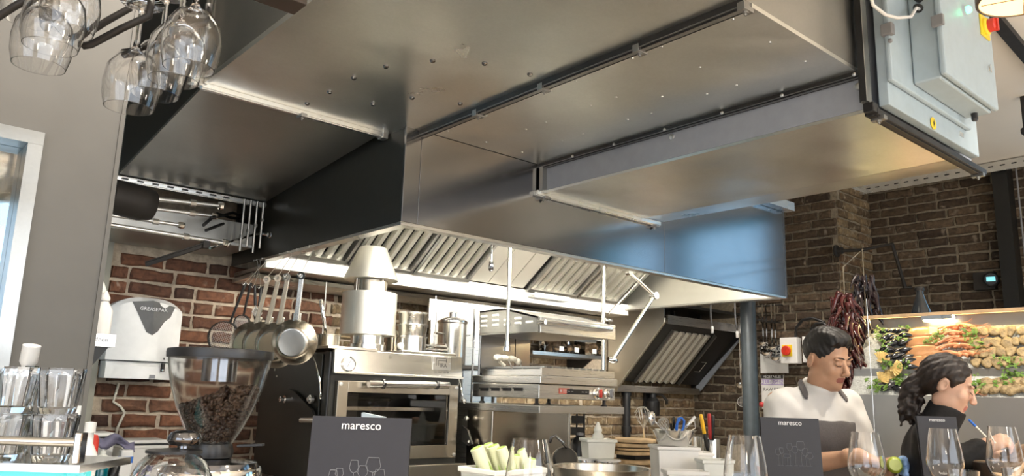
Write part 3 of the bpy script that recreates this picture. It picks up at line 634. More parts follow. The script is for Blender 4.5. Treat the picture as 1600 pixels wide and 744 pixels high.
# door with window
dx0, dx1 = at_y(526, 597, YO).x, at_y(714, 600, YO).x; dz1 = at_y(526, 595, YO).z; dz0 = at_y(719, 714, YO).z
wx0, wx1 = at_y(541, 613, YO).x, at_y(700, 616, YO).x; wz1 = at_y(541, 613, YO).z; wz0 = at_y(706, 695, YO).z
dr = MB().box(dx0, wx0, YO - .014, YO + .010, dz0, dz1).box(wx1, dx1, YO - .014, YO + .010, dz0, dz1).box(wx0, wx1, YO - .014, YO + .010, wz1, dz1).box(wx0, wx1, YO - .014, YO + .010, dz0, wz0).build('door', 'pan_steel', ov, bevel=.001)
MB().box(wx0 + .003, wx1 - .003, YO - .004, YO + .002, wz0 + .003, wz1 - .003).build('pane', 'clear_glass', dr)
plain('fire_brick_glow', (.25, .14, .06), .8)
for (a, b_) in ((dx0 + .012, dz1 - .012), (dx1 - .012, dz1 - .012), (dx1 - .012, dz0 + .012), (dx0 + .012, dz0 + .012)): MB().lathe([(.008, 0), (.008, .004), (0, .005)], (a, YO - .014, b_), 12, (0, -1, 0)).build('screw', 'zinc_bolt', dr)
# warm rack seen behind the glass
MB().box(wx0 + .004, wx1 - .004, YO + .10, YO + .4, wz1 - .075, wz1 - .060).build('grate', 'pan_steel', dr)
gx = wx0 + (wx1 - wx0)*.37
MB().lathe([(.105, .0), (.12, .012), (.11, .02), (.10, .010), (0, .006)], (gx, YO + .16, wz1 - .035), 28).build('grill_plate', 'pan_steel', dr, smooth=True)
h0, h1 = at_y(576, 600, YO - .05), at_y(701, 602, YO - .05)
hn = MB().cyl(h0, h1, .0145, 18).build('handle', 'chrome', dr, smooth=True)
for t in (.17, .84):
    c = h0.lerp(h1, t); MB().lathe([(.019, -.005), (.019, .005)], c, 18, (1, 0, 0)).box(c.x - .005, c.x + .005, YO - .05, YO - .012, c.z - .008, c.z + .008).build('bracket', 'dark_chrome', hn, smooth=True)
sl0, sl1 = at_y(560, 715, YO - .04), at_y(725, 722, YO - .04)
MB().box(X0 + .005, X1 + .012, YO - .06, YO + .01, ZC + .005, sl1.z - .004).build('sill', 'bright_steel', ov, bevel=.003)
# lever gear on the left side plate
xs_ = X0 - .02
p, q_ = at_x(447, 624, xs_), at_x(492, 660, xs_)
lv = MB().prism([at_x(452,607,xs_), at_x(463,612,xs_), at_x(490,640,xs_), at_x(496,655,xs_), at_x(480,656,xs_), at_x(462,640,xs_), at_x(449,640,xs_), at_x(443,628,xs_)], (-.01, 0, 0)).build('lever_plate', 'black_steel', ov)
MB().lathe([(.016, 0), (.016, .008), (.009, .008), (.009, .022), (.012, .022), (.012, .028), (0, .030)], at_x(447, 624, xs_ - .01), 14, (-1, 0, 0)).build('pivot', 'chrome', lv, smooth=True)
MB().cyl(at_x(471, 657, xs_ - .01), at_x(492, 657, xs_ - .01), .012, 14).build('weight_handle', 'bright_steel', lv, smooth=True)
cbl = MB().tube([at_x(a, b_, xs_ - .004) for (a, b_) in ((486,548),(493,566),(499,590),(501,612),(501,624))], .0045, 8).build('door_cable', 'chrome', ov, smooth='full')
MB().lathe([(.018, 0), (.018, .012), (.009, .013), (.009, .022)], at_x(488, 624, xs_), 16, (-1, 0, 0)).build('pulley', 'zinc_bolt', ov, smooth=True)
for q2 in ((433, 588), (430, 578)): MB().lathe([(.005, 0), (.005, .004), (0, .005)], at_x(*q2, X0 - .012), 8, (-1, 0, 0)).build('screw', 'zinc_bolt', ov)
# lever gear on the right
xr_ = X1 + .014
MB().tube([at_x(a, b_, xr_) for (a, b_) in ((716,590),(721,610),(724,625))], .004, 8).build('door_cable', 'chrome', ov, smooth='full')
MB().prism([at_x(722,665,xr_), at_x(730,672,xr_), at_x(737,694,xr_), at_x(731,697,xr_), at_x(721,690,xr_)], (.01, 0, 0)).build('lever_plate', 'black_steel', ov)
for q2 in ((725, 627), (729, 654), (732, 690)): MB().ball(at_x(*q2, xr_ + .012), .012, 12).cyl(at_x(*q2, xr_ - .012), at_x(*q2, xr_ + .01), .006, 8).build('pivot', 'chrome', ov, smooth='full')
# top plates
MB().box(X0 - .03, X0 + .20, YO - .01, YOB, zt + .001, zt + .012).build('top_plate', 'bright_steel', ov, bevel=.001)
MB().box(X0 + .33, X1 - .03, YO - .004, YOB, zt + .001, zt + .014).build('top_plate', 'bright_steel', ov, bevel=.001)
MB().box(X0 + .2, X0 + .33, YO + .06, YOB, zt - .012, zt + .004).build('top_plate', 'pan_steel', ov)
# chimney: base, collar, drum, neck and conical cap
c = at_y(573, 541, 3.2); c.z = zt + .012
d_ = (RM.T @ np.array([c.x, c.y, c.z - EYE]))[2] * -1; k = d_ / FPX
MB().lathe([(29.5*k, 0), (29.5*k, 11*k), (26*k, 12*k), (26*k, 30*k), (24*k, 30*k)], c, 36).build('flue_base', 'bright_steel', ov, smooth=True)
z0 = c.z + 26*k
MB().lathe([(26*k, 0), (43*k, 0), (43*k, 66*k), (26*k, 66*k)], (c.x, c.y, z0), 40).build('flue_drum', 'satin_steel', ov, smooth=True)
z1 = z0 + 66*k
MB().lathe([(26*k, 0), (26*k, 20*k), (24*k, 20*k), (24*k, 0)], (c.x, c.y, z1), 36, closed=True).build('flue_neck', 'pan_steel', ov, smooth=True)
z2 = z1 + 21*k
cap = MB().lathe([(43*k, 0), (42*k, 4*k), (22*k, 52*k), (20*k, 53*k), (0, 53.5*k), (0, 52*k), (20*k, 51*k), (41*k, 2*k)], (c.x, c.y, z2), 40).build('flue_cap', 'satin_steel', ov, smooth=True)
for an in (.2, 1.7, 3.3, 4.9):
    dx_, dy_ = 28*k*math.cos(an), 28*k*math.sin(an); MB().cyl((c.x + dx_, c.y + dy_, z1 - .002), (c.x + dx_, c.y + dy_, z2 + 20*k), .0022, 6).build('cap_rod', 'zinc_bolt', cap)

# ---- pots standing on the oven
def pot(name, label, px, py, Y, w, h, mat='bright_steel', rims=1, handles=True, zb=None, long_handle=None, cat='pot'):
    c = at_y(px, py, Y)
    if zb is not None: c.z = zb
    d = -(RM.T @ np.array([c.x, c.y, c.z - EYE]))[2]; k = d/FPX; r = w/2*k; H = h*k
    t = thing(name, label, cat, c)
    MB().lathe([(r*.9, 0), (r*.97, .004), (r*.98, H*.97), (r*1.05, H), (r*1.05, H + .003), (r*.95, H), (r*.93, .01), (0, .008)], c, 32).build('bowl', mat, t, smooth=True)
    if handles:
        for s_ in (-1, 1):
            b0 = c + Vector((s_*r*.97, 0, H*.72)); MB().tube([b0 + Vector((0, -.025, 0)), b0 + Vector((s_*.028, -.022, .004)), b0 + Vector((s_*.028, .022, .004)), b0 + Vector((0, .025, 0))], .0035, 8).build('handle', 'chrome', t, smooth='full')
    if long_handle:
        a0 = c + Vector((r*.9*long_handle[0], r*.9*long_handle[1], H*.85)); e0 = a0 + Vector(long_handle) * .17
        MB().tube([a0, a0.lerp(e0, .3) + Vector((0,0,.006)), e0], [.006, .008, .009], 8).build('handle', 'chrome', t, smooth='full')
    return t, r, H
ztp = zt + .0145
pot('saucepan', 'small steel saucepan with raised handle at the left of the chimney', 512, 536, 3.12, 38, 20, 'pan_steel', zb=zt + .0125, handles=False, long_handle=(-.35, -.25, .9), cat='saucepan')
t, r, H = pot('steel_pot', 'lowest pot of the stack beside the oven chimney', 643, 543, 3.12, 46, 25, 'bright_steel', zb=ztp, handles=False)
base = Vector(t.location)
for i, lb in enumerate(('middle pot of the stack beside the oven chimney', 'topmost pot of the stack beside the oven chimney')):
    z_ = base.z + H + .004 + i*.056
    t2 = thing('steel_pot', lb, 'pot', (base.x, base.y, z_))
    MB().lathe([(r*.92, 0), (r*1.0, .045), (r*1.08, .052), (r*1.08, .055), (r*.98, .050), (r*.9, .006), (0, .004)], (base.x, base.y, z_), 32).build('bowl', 'bright_steel', t2, smooth=True)
    MB().tube([(base.x + (r*1.0)*math.cos(a), base.y + r*math.sin(a), z_ + .03) for a in (3.9, 4.2)], .003, 6).build('handle', 'chrome', t2)
rs = thing('pot_rack', 'dark shelf rack under the tall stock pot', 'rack', (2.5, 3.45, ZC))
MB().box(2.26, 2.72, 3.24, 3.56, 1.525, 1.544).build('shelf_top', 'dark_iron', rs)
for x in (2.27, 2.70):
    for y in (3.25, 3.54): MB().box(x, x + .012, y, y + .012, ZC, 1.525).build('leg', 'dark_iron', rs)
pot('narrow_pot', 'narrow steel pot half hidden between chimney and stacked pots', 612, 545, 3.32, 22, 36, 'pan_steel', zb=ztp, handles=False)
tt, r, H = pot('stock_pot', 'tall stock pot with side handles right of the stacked pots', 706, 545, 3.40, 46, 66, 'bright_steel', zb=1.545)
MB().lathe([(r*1.06, 0), (r*1.06, .006), (r*.9, .016), (.02, .03), (.02, .05), (.03, .055), (0, .06)], Vector(tt.location) + Vector((0, 0, H + .003)), 28).build('lid', 'chrome', tt, smooth=True)
for i, (dz, ln) in enumerate(((.012, .10), (.030, .12), (.055, .11))):
    p = at_y(661, 543, 3.25); p.z = ztp + .004 + dz*.6 + i*.004
    tag(MB().box(p.x - .02, p.x + ln, 3.2, 3.34, p.z, p.z + .010).box(p.x + ln, p.x + ln + .012, 3.21, 3.33, p.z + .004, p.z + .02).build('steel_tray', 'bright_steel', bevel=.002), ('lowest', 'middle', 'topmost')[i] + ' shallow steel tray of the pile beside the tall stock pot', 'tray', 'trays beside the stock pot')
p = at_y(626, 537, 2.95)
lk = thing('lidded_ladle', 'white ball topped black utensil on the oven top edge', 'utensil', (p.x, 2.95, zt + .0145))
MB().ball((p.x, 2.95, zt + .035), .015, 14).build('ball_knob', 'white_plastic', lk, smooth='full')
MB().tube([(p.x, 2.95, zt + .026), (p.x - .008, 2.95, zt + .016)], .005, 8).build('stem', 'black_plastic', lk)
# ---- frying pans hanging from hooks on the left lip of the hood
def hook(name, label, top, bottom, group):
    """thin S-shaped wire hook from the lip down to a handle eye"""
    top, bottom = Vector(top), Vector(bottom); m = top.lerp(bottom, .85)
    o = MB().tube([top + Vector((-.014, 0, -.004)), top + Vector((-.016, 0, .004)), top + Vector((0, 0, .006)), top + Vector((.006, 0, -.012)), m, bottom + Vector((-.004, 0, .0)), bottom + Vector((-.010, 0, -.012)), bottom + Vector((-.018, 0, -.002))], .0016, 6).build(name, 'zinc_bolt', smooth='full', origin=top)
    return tag(o, label, 'hook', group)
XPAN = XL - .004
PANS = [ # eye px, pan centre px, radius px, facing
    ((471, 428), (458, 535), 34, .30, 'front frying pan showing its round polished base, nearest of the hanging row'),
    ((449, 430), (428, 540), 34, .22, 'second frying pan behind the polished one in the hanging row'),
    ((435, 432), (408, 540), 35, .2, 'third frying pan from the front in the hanging row'),
    ((418, 434), (390, 540), 35, .2, 'rearmost frying pan of the row hanging from the hood lip')]
for i, (eye, cen, rp, tw, lb) in enumerate(PANS):
    yy = (2.90, 3.02, 3.11, 3.19)[i]
    E_ = Vector((XPAN - .03, yy, 0)); E_.z = at_y(eye[0], eye[1], yy).z; E_.x = at_y(eye[0], eye[1], yy).x
    d = -(RM.T @ np.array([E_.x, E_.y, E_.z - EYE]))[2]; k = d/FPX
    C_ = at_d(cen[0], cen[1], d - .02)
    r = rp*k*1.02
    up = (E_ - C_).normalized()
    nrm = Vector((-.62, -.78, -.10)) if i == 0 else Vector((-.72, -.68, -.05))
    nrm = (nrm - up*nrm.dot(up)).normalized()
    t = thing('frying_pan', lb, 'frying pan', E_, 'frying pans hanging from the hood lip')
    D = .045
    # base faces the viewer: base disc at +nrm side
    base = C_ + nrm*(D*.5)
    MB().lathe([(0, 0), (r*.66, 0), (r*.72, -.004), (r*.80, -D*.35), (r*.98, -D*.92), (r*1.03, -D), (r*1.0, -D - .002), (r*.95, -D*.9), (r*.74, -.010), (0, -.008)], base, 40, nrm).build('pan_body', 'pan_steel', t, smooth=True)
    MB().lathe([(r*.64, .0004), (r*.64, .003), (r*.60, .004), (r*.57, .0041), (r*.3, .0042), (0, .0042)], base, 40, nrm).build('base_disc', 'bright_steel' if i == 0 else 'pan_steel', t, smooth=True)
    hs = C_ - nrm*(D*.42) + up*r*.98
    hd_ = MB(); sd = up.cross(nrm).normalized()
    hd_.obox(hs.lerp(E_, .5), up, sd, nrm, (E_ - hs).length/2, .010, .0045).obox(hs + up*.01, up, sd, nrm, .02, .016, .004)
    ho = hd_.build('handle', 'bright_steel', t, bevel=.003)
    MB().lathe([(.016, -.004), (.016, .004), (.008, .004), (.008, -.004)], E_ - up*.008, 16, nrm, closed=True).build('handle_eye', 'chrome', t, smooth=True)
    tp = at_x((436, 447, 460, 480)[3 - i], (400, 397, 394, 388)[3 - i], XL + .01); tp.z = ZB - .008; tp.y = yy
    hook('pan_hook', ('wire hook holding the polished front pan', 'wire hook holding the second pan', 'wire hook holding the third pan', 'wire hook holding the rearmost pan')[i], (XL + .004, yy + .12, ZB - .008), E_, 'wire pan hooks on the hood lip')
# sieves and tools hanging behind the pans
for i, (eye, cen, rp, lb) in enumerate((((384, 442), (350, 528), 26, 'large round sieve hanging left of the pans'), ((392, 442), (378, 505), 13, 'small wire skimmer hanging behind the large sieve'))):
    yy = 3.40 + .06*i
    E_ = at_y(*eye, yy); d = -(RM.T @ np.array([E_.x, E_.y, E_.z - EYE]))[2]; k = d/FPX; C_ = at_d(*cen, d); r = rp*k
    up = (E_ - C_).normalized(); nrm = Vector((-.65, -.75, 0)); nrm = (nrm - up*nrm.dot(up)).normalized()
    t = thing('sieve', lb, 'sieve', E_)
    MB().lathe([(r, -.008), (r, .008), (r - .004, .008), (r - .004, -.008)], C_, 28, nrm, closed=True).build('hoop', 'dark_iron', t, smooth=True)
    m_ = MB(); sd = up.cross(nrm).normalized()
    for j in range(-9, 10):
        a = r*j/9.5; L = math.sqrt(max(0, r*r - a*a)) * .99
        m_.bar(C_ + up*a - sd*L, C_ + up*a + sd*L, .0009, .0009); m_.bar(C_ + sd*a - up*L, C_ + sd*a + up*L, .0009, .0009)
    m_.build('mesh', 'zinc_bolt', t)['kind'] = 'stuff'
    MB().tube([C_ + up*r, E_], [.005, .007], 8).build('handle', 'black_plastic', t, smooth=True)
    hook('tool_hook', ('wire hook holding the large sieve', 'wire hook holding the small skimmer')[i], (XL + .004, yy + .1, ZB - .008), E_, 'wire tool hooks on the hood lip')
for i, (eye, end, lb) in enumerate((((398, 446), (400, 498), 'black handled brush hanging between sieve and pans'), ((408, 448), (403, 500), 'twisted wire whisk hanging beside the rearmost pan'))):
    yy = 3.46 + .03*i; E_ = at_y(*eye, yy); e = at_y(*end, yy)
    t = thing('hanging_tool', lb, 'utensil', E_)
    MB().tube([E_, E_.lerp(e, .6)], [.005, .008], 8).build('handle', 'black_plastic', t, smooth=True)
    m_ = MB()
    for j in range(6):
        a = j*PI/6; s_ = Vector((math.cos(a), math.sin(a), 0)); p0 = E_.lerp(e, .6)
        m_.tube([p0, p0.lerp(e, .5) + s_*.016, e, p0.lerp(e, .5) - s_*.016, p0], .001, 5)
    m_.build('wires', 'zinc_bolt', t)
    hook('tool_hook', ('wire hook holding the black brush', 'wire hook holding the twisted whisk')[i], (XL + .004, yy + .1, ZB - .008), E_, 'wire tool hooks on the hood lip')

# ---- salamander grill on its shelf
YS = 2.45
sx0, sx1 = at_y(841, 600, YS).x, at_y(961, 600, YS).x
SB = 2.90
zsh1, zsh0 = at_y(842, 634, YS - .03).z, at_y(842, 646, YS - .03).z
shf = thing('grill_shelf', 'stainless shelf and panel holding up the salamander grill', 'shelf', (sx0 + .25, 2.65, ZC))
MB().box(sx0 - .02, sx1 + .03, YS - .03, SB + .08, zsh0, zsh1).build('shelf_top', 'brushed_steel', shf, bevel=.002)
px0, px1 = at_y(768, 690, 2.72).x, at_y(887, 690, 2.72).x
MB().box(px0, px1, 2.72, 2.90, ZC, zsh0).build('support_panel', 'pan_steel', shf, bevel=.003)
MB().box(px1 + .001, px1 + .012, 2.715, 2.90, ZC, zsh0).build('edge_strip', 'bright_steel', shf)
sg = thing('salamander_grill', 'salamander grill with raised slotted hood, long handle and two knobs', 'grill', (sx0 + .25, 2.65, zsh1))
zb0, zb1, zb2, zb3 = at_y(841, 623, YS).z, at_y(841, 600, YS).z, at_y(841, 586, YS).z, at_y(841, 574, YS).z
MB().box(sx0 + .004, sx1, YS, SB, zb0, zb1).build('base_body', 'brushed_steel', sg, bevel=.003)
MB().box(sx0, sx1 + .004, YS - .012, SB, zb1 + .002, zb2 - .002).build('base_band', 'brushed_steel', sg, bevel=.003)
tr = MB().box(sx0 + .03, sx1 - .01, YS + .01, SB - .03, zb2, zb2 + .010).build('drip_tray', 'brushed_steel', sg, bevel=.002)
MB().box(sx0 + .02, sx1 - .004, YS, YS + .012, zb2, zb3).box(sx0 + .02, sx0 + .03, YS + .012, SB - .05, zb2, zb3 - .006).build('tray_rim', 'brushed_steel', tr)
for i in range(10): x = sx0 + .05 + i*.042; MB().bar((x, YS + .01, zb3 + .004), (x, SB - .05, zb3 + .004), .012, .008).build('grate_bar', 'galvanised_dark', tr)
for j, (px_, ) in enumerate(((748+9,),(774,),(792,),(810,))):
    p = at_x(px_, 609, sx0 + .003); MB().box(sx0 + .001, sx0 + .004, p.y - .028, p.y + .028, p.z - .006, p.z + .006).box(sx0 - .005, sx0 + .002, p.y - .03, p.y + .03, p.z + .005, p.z + .009).build('vent_slot', 'black_plastic' , sg)
for fx in (sx0 + .03, sx1 - .03):
    for fy in (YS + .04, SB - .04): MB().lathe([(.016, 0), (.012, .008), (.008, .01), (.008, zb0 - zsh1)], (fx, fy, zsh1), 12).build('foot', 'dark_iron', sg)
pp = at_y(879, 611, YS - .001)
plain('brand_red', (.62, .13, .08), .5)
bdg = MB().box(pp.x - .022, pp.x + .042, YS - .0022, YS, pp.z - .012, pp.z + .012).build('brand_plate', 'brand_red', sg)
MB().box(pp.x - .016, pp.x - .013, YS - .0030, YS - .0022, pp.z - .007, pp.z + .007).box(pp.x - .008, pp.x - .005, YS - .0030, YS - .0022, pp.z - .007, pp.z + .007).box(pp.x - .016, pp.x - .005, YS - .0030, YS - .0022, pp.z - .0015, pp.z + .0015).box(pp.x + .002, pp.x + .036, YS - .0030, YS - .0022, pp.z - .006, pp.z - .003).box(pp.x + .002, pp.x + .036, YS - .0030, YS - .0022, pp.z + .002, pp.z + .005).build('brand_mark', 'white_plastic', bdg)
MB().box(pp.x + .046, pp.x + .062, YS - .0015, YS, pp.z - .013, pp.z + .013).build('brand_mark', 'grey_plastic', sg)
p0, p1 = at_y(885, 608, YS), at_y(920, 617, YS)
dsp = MB().box(p0.x, p1.x, YS - .003, YS, p1.z, p0.z).build('display', 'black_plastic', sg)
for t in (.10, .24, .70, .86): x = p0.x + (p1.x - p0.x)*t; MB().box(x - .006, x + .006, YS - .0036, YS - .003, p1.z + .010, p0.z - .010).build('digit', 'white_plastic', dsp)
for q2, nm in (((932, 615), 0), ((949, 615), 1)):
    c = at_y(*q2, YS - .002)
    kn = MB().lathe([(.026, 0), (.026, .006), (.020, .010), (.020, .022), (.014, .024), (0, .024)], c, 26, (0, -1, 0)).build('knob', 'chrome', sg, smooth=True)
    MB().box(c.x - .004, c.x + .004, YS - .036, YS - .026, c.z - .018, c.z + .018).build('grip', 'safety_red' if nm == 0 else 'grey_plastic', kn, bevel=.002)
# raised hood
ZL = at_y(841, 494.5, YS).z; zlb = at_y(841, 520, YS).z
S_ = lambda px_, py_: at_x(px_, py_, sx0)
side = [S_(749, 486), S_(789, 482), S_(841, 494.5), S_(841, 519), S_(749, 520)]
ld = MB().prism(side, (.012, 0, 0)).build('hood_cheek', 'galvanised_dark', sg)
for row in ((757, 494.5), (757, 502), (757, 509.5), (775, 493), (775, 500.5), (775, 508), (793, 500), (793, 507.5), (810, 497.5), (810, 505), (828, 503.5)):
    p = S_(*row); MB().tube([(sx0 - .001, p.y - .020, p.z), (sx0 - .001, p.y + .020, p.z)], .0062, 8).build('vent_slot', 'white_enamel', ld)
MB().prism([v + Vector((sx1 - sx0 - .012, 0, 0)) for v in side], (.012, 0, 0)).build('hood_cheek', 'brushed_steel', sg)
MB().prism([side[1], side[2], side[2] + Vector((0, 0, -.008)), side[1] + Vector((0, 0, -.008))], (sx1 - sx0, 0, 0)).build('hood_top', 'brushed_steel', sg)
MB().prism([side[0], side[1], side[1] + Vector((0, 0, -.008)), side[0] + Vector((0, 0, -.008))], (sx1 - sx0, 0, 0)).build('hood_top', 'brushed_steel', sg)
MB().box(sx0, sx1 - .004, YS - .006, YS + .006, zlb, ZL).build('hood_front', 'brushed_steel', sg, bevel=.003)
MB().box(sx0 + .014, sx1 - .014, YS + .02, SB - .02, zlb + .006, zlb + .02).build('heating_element', 'galvanised_dark', sg)
h0, h1 = at_y(852, 503, YS - .05), at_y(955, 513, YS - .05); h1.z = h0.z
hh = MB().cyl(h0, h1, .011, 14).build('handle', 'chrome', sg, smooth=True)
for e in (h0, h1): MB().cyl((e.x, YS - .052, e.z), (e.x, YS - .004, e.z), .010, 12).build('handle_post', 'chrome', hh, smooth=True)
MB().box(sx0 + .03, sx0 + .24, SB - .02, SB, zb2, zlb + .02).build('back_panel', 'hood_front_steel', sg)
MB().box(sx0 + .245, sx0 + .34, SB - .02, SB, zb2, zlb + .02).build('back_panel', 'hood_front_steel', sg)
# cabinet and glass screens beside it
fr = thing('steel_cupboard', 'tall steel cupboard with bar handle left of the grill shelf', 'cupboard', (2.3, 3.1, ZC))
cx0, cx1 = at_y(738, 690, 3.02).x, at_y(768, 690, 3.02).x
MB().box(cx0, cx1, 3.02, 3.23, ZC, 1.335).build('body', 'brushed_steel', fr, bevel=.003)
a_, b__ = at_y(740, 652, 3.0), at_y(758, 652, 3.0)
MB().tube([(a_.x, 3.02, a_.z), (a_.x, 2.995, a_.z), (b__.x, 2.995, b__.z), (b__.x, 3.02, b__.z)], .007, 8).build('handle', 'bright_steel', fr, smooth=True)
xg = at_y(736, 600, 2.92).x
gs = thing('glass_screen', 'upright clear glass splash screen between oven and grill', 'screen', (xg, 3.0, ZC))
MB().box(xg, xg + .006, 2.92, 3.23, ZC, 1.80).build('pane', 'clear_plastic', gs)
MB().box(xg - .001, xg + .007, 2.914, 2.920, ZC, 1.80).build('edge_trim', 'aluminium_rail', gs)
bp_ = thing('splash_panel', 'grey steel splash panel behind the grill', 'panel', (2.6, 3.6, ZC))
MB().box(2.52, 3.02, 3.60, 3.615, ZC, 1.80).build('sheet', 'brushed_steel', bp_)
MB().box(2.52, 3.90, 3.62, 3.64, 1.76, 1.92).build('upper_sheet', 'brushed_steel', bp_)
MB().box(2.515, 2.525, 3.59, 3.60, ZC, 1.80).box(2.76, 2.765, 3.59, 3.60, ZC, 1.8).build('corner_trim', 'aluminium_rail', bp_)
for i, px_ in enumerate((508, 681)):
    p = at_y(px_, 470, 3.55)
    tag(MB().tube([(p.x, 3.55, zt + .0 if i == 0 else 1.5), (p.x, 3.55, 1.93)], .0035, 6).build('hanger_rod', 'zinc_bolt', origin=(p.x, 3.55, 1.5)), ('thin hanger rod left of the chimney under the trough', 'thin hanger rod between stacked pots and stock pot')[i], 'rod')
# back shelf with clear storage boxes
bs = thing('wall_shelf', 'dark wall shelf carrying clear boxes behind the grill', 'shelf', (3.6, 3.8, 1.6))
zsv = at_y(905, 556, 3.75).z
MB().box(3.32, 3.98, 3.62, 3.94, zsv - .022, zsv).build('board', 'brushed_steel', bs)
for x in (3.36, 3.94): MB().prism([(x, 3.94, zsv - .022), (x, 3.70, zsv - .022), (x, 3.94, zsv - .18)], (.012, 0, 0)).build('bracket', 'dark_iron', bs)
for i, (a, b_, lb) in enumerate(((870, 888, 'small clear storage box at the left of the wall shelf'), (889, 916, 'clear storage box in the middle of the wall shelf'), (917, 943, 'clear storage box at the right of the wall shelf'))):
    x0_, x1_ = at_y(a, 540, 3.72).x, at_y(b_, 540, 3.72).x
    t = thing('storage_box', lb, 'box', ((x0_ + x1_)/2, 3.8, zsv))
    h = .125 + .01*(i == 1)
    MB().box(x0_ + .004, x1_ - .004, 3.72, 3.90, zsv + .001, zsv + h - .014).build('tub', 'clear_plastic', t, bevel=.006)
    MB().box(x0_, x1_, 3.712, 3.908, zsv + h - .013, zsv + h).build('lid', 'white_plastic', t, bevel=.003)
    fm = MB()
    for j in range(7): fm.ball((x0_ + .025 + (x1_ - x0_ - .05)*random.random(), 3.80 + random.uniform(-.05, .05), zsv + .03 + .05*random.random()), .022, 8, (1.2, 1, .8))
    plain('dried_food', (.30, .20, .12), .8); fm.build('contents', 'dried_food', t, smooth='full')['kind'] = 'stuff'
    MB().box((x0_ + x1_)/2 - .03, (x0_ + x1_)/2 + .01, 3.718, 3.7195, zsv + .02, zsv + .05).build('paper_label', 'white_plastic', t)

# ---- pipes, nozzles and the jointed arm under the hood
def nozzle(px_, y0, y1, Y, lb):
    a, b_ = at_y(px_, y0, Y), at_y(px_ + 1, y1, Y); a.x = b_.x; a.z = 2.42
    t = thing('fire_nozzle', lb, 'nozzle', b_)
    MB().tube([a, b_ + Vector((0, 0, .045))], .006, 10).build('pipe', 'chrome', t, smooth=True)
    MB().lathe([(.008, .05), (.011, .046), (.011, .03), (.013, .03), (.013, .008), (.007, 0), (0, 0)], b_, 14).build('tip', 'dark_chrome', t, smooth=True)
nozzle(766, 386, 424, 2.95, 'slim nozzle pointing down in front of the blank hood panel')
def rod_pipe(px_, ytop, ybot, Y, lb, r=.009, extra=None):
    a, b_ = at_y(px_, ytop, Y), at_y(px_ - 3, ybot, Y); a.x = b_.x; a.z = 2.035 + (3.49 - Y)*math.tan(A36) - .01 if Y > 2.9 else 2.455
    t = thing('drop_pipe', lb, 'pipe', b_)
    MB().tube([a, b_], r, 10).build('pipe', 'bright_steel', t, smooth=True)
    MB().lathe([(r*1.9, 0), (r*1.9, .018), (r*1.3, .022), (r*1.3, .04)], b_ - Vector((0, 0, .002)), 10).build('union', 'chrome', t, smooth=True)
    return t, b_
t, b_ = rod_pipe(795, 388, 548, 2.62, 'vertical steel drop pipe ending above the grill tray')
plain('cord_beige', (.62, .58, .48), .7)
e0, e1 = at_y(775, 560, 2.62), at_y(812, 563, 2.62)
cg = MB().tube([e0.lerp(e1, u) + Vector((0, .006*math.sin(u*40), .004 - .016*max(0, u - .75)*4)) for u in np.linspace(0, 1, 26)], [.012 + .002*math.sin(u*70) for u in range(26)], 9).build('wrapped_bar', 'cord_beige', t, smooth='full')
for s_ in (.5, .95): MB().tube([e0.lerp(e1, s_), e0.lerp(e1, s_) + Vector((.02, 0, -.03)), e0.lerp(e1, s_) + Vector((.03, 0, -.042))], [.004, .003, .0015], 6).build('tine', 'zinc_bolt', cg)
MB().tube([e0 + Vector((.02, 0, -.012)), e0 + Vector((.05, 0, -.03))], .008, 8).build('clamp', 'cord_beige', cg)
t, b_ = rod_pipe(945, 412, 600, 2.95, 'vertical steel drop pipe behind the right end of the grill', r=.011)
ar = thing('jointed_arm', 'jointed steel swing arm fixed below the right end of the hood', 'arm', at_y(985, 428, 3.0))
j = [at_y(983, 426, 3.0), at_y(1022, 462, 2.98), at_y(957, 563, 3.05)]
MB().tube([j[0], j[1]], .012, 12).build('upper_arm', 'bright_steel', ar, smooth=True)
MB().tube([j[1], j[2]], .012, 12).build('lower_arm', 'bright_steel', ar, smooth=True)
MB().lathe([(.022, -.02), (.022, .02)], j[1], 14, (0, -1, 0)).build('elbow', 'chrome', ar, smooth=True)
MB().lathe([(.016, -.03), (.02, -.01), (.02, .012), (.012, .03)], j[2], 12, (1, -.3, -.1)).build('end_joint', 'chrome', ar, smooth=True)
MB().lathe([(.018, -.014), (.018, .014)], j[0], 12, (0, -1, 0)).tube([j[0], (j[0].x, j[0].y, 2.4)], .008, 8).build('pivot', 'chrome', ar, smooth=True)
# flat brace from the hood to the small hood
tag(MB().bar(at_y(1008, 428, 3.06), at_y(951, 490, 3.10), .012, .006).build('brace', 'bright_steel', origin=at_y(951, 490, 3.10)), 'thin slanting brace left of the jointed arm', 'brace')
sp = at_y(948, 500, 3.1)
tag(MB().tube([sp + Vector((u*.055, .008*math.cos(u*50), .008*math.sin(u*50))) for u in np.linspace(-.5, .9, 40)], .002, 5).build('coil_spring', 'chrome', origin=sp), 'small coil spring between grill hood and slanting hood', 'spring')

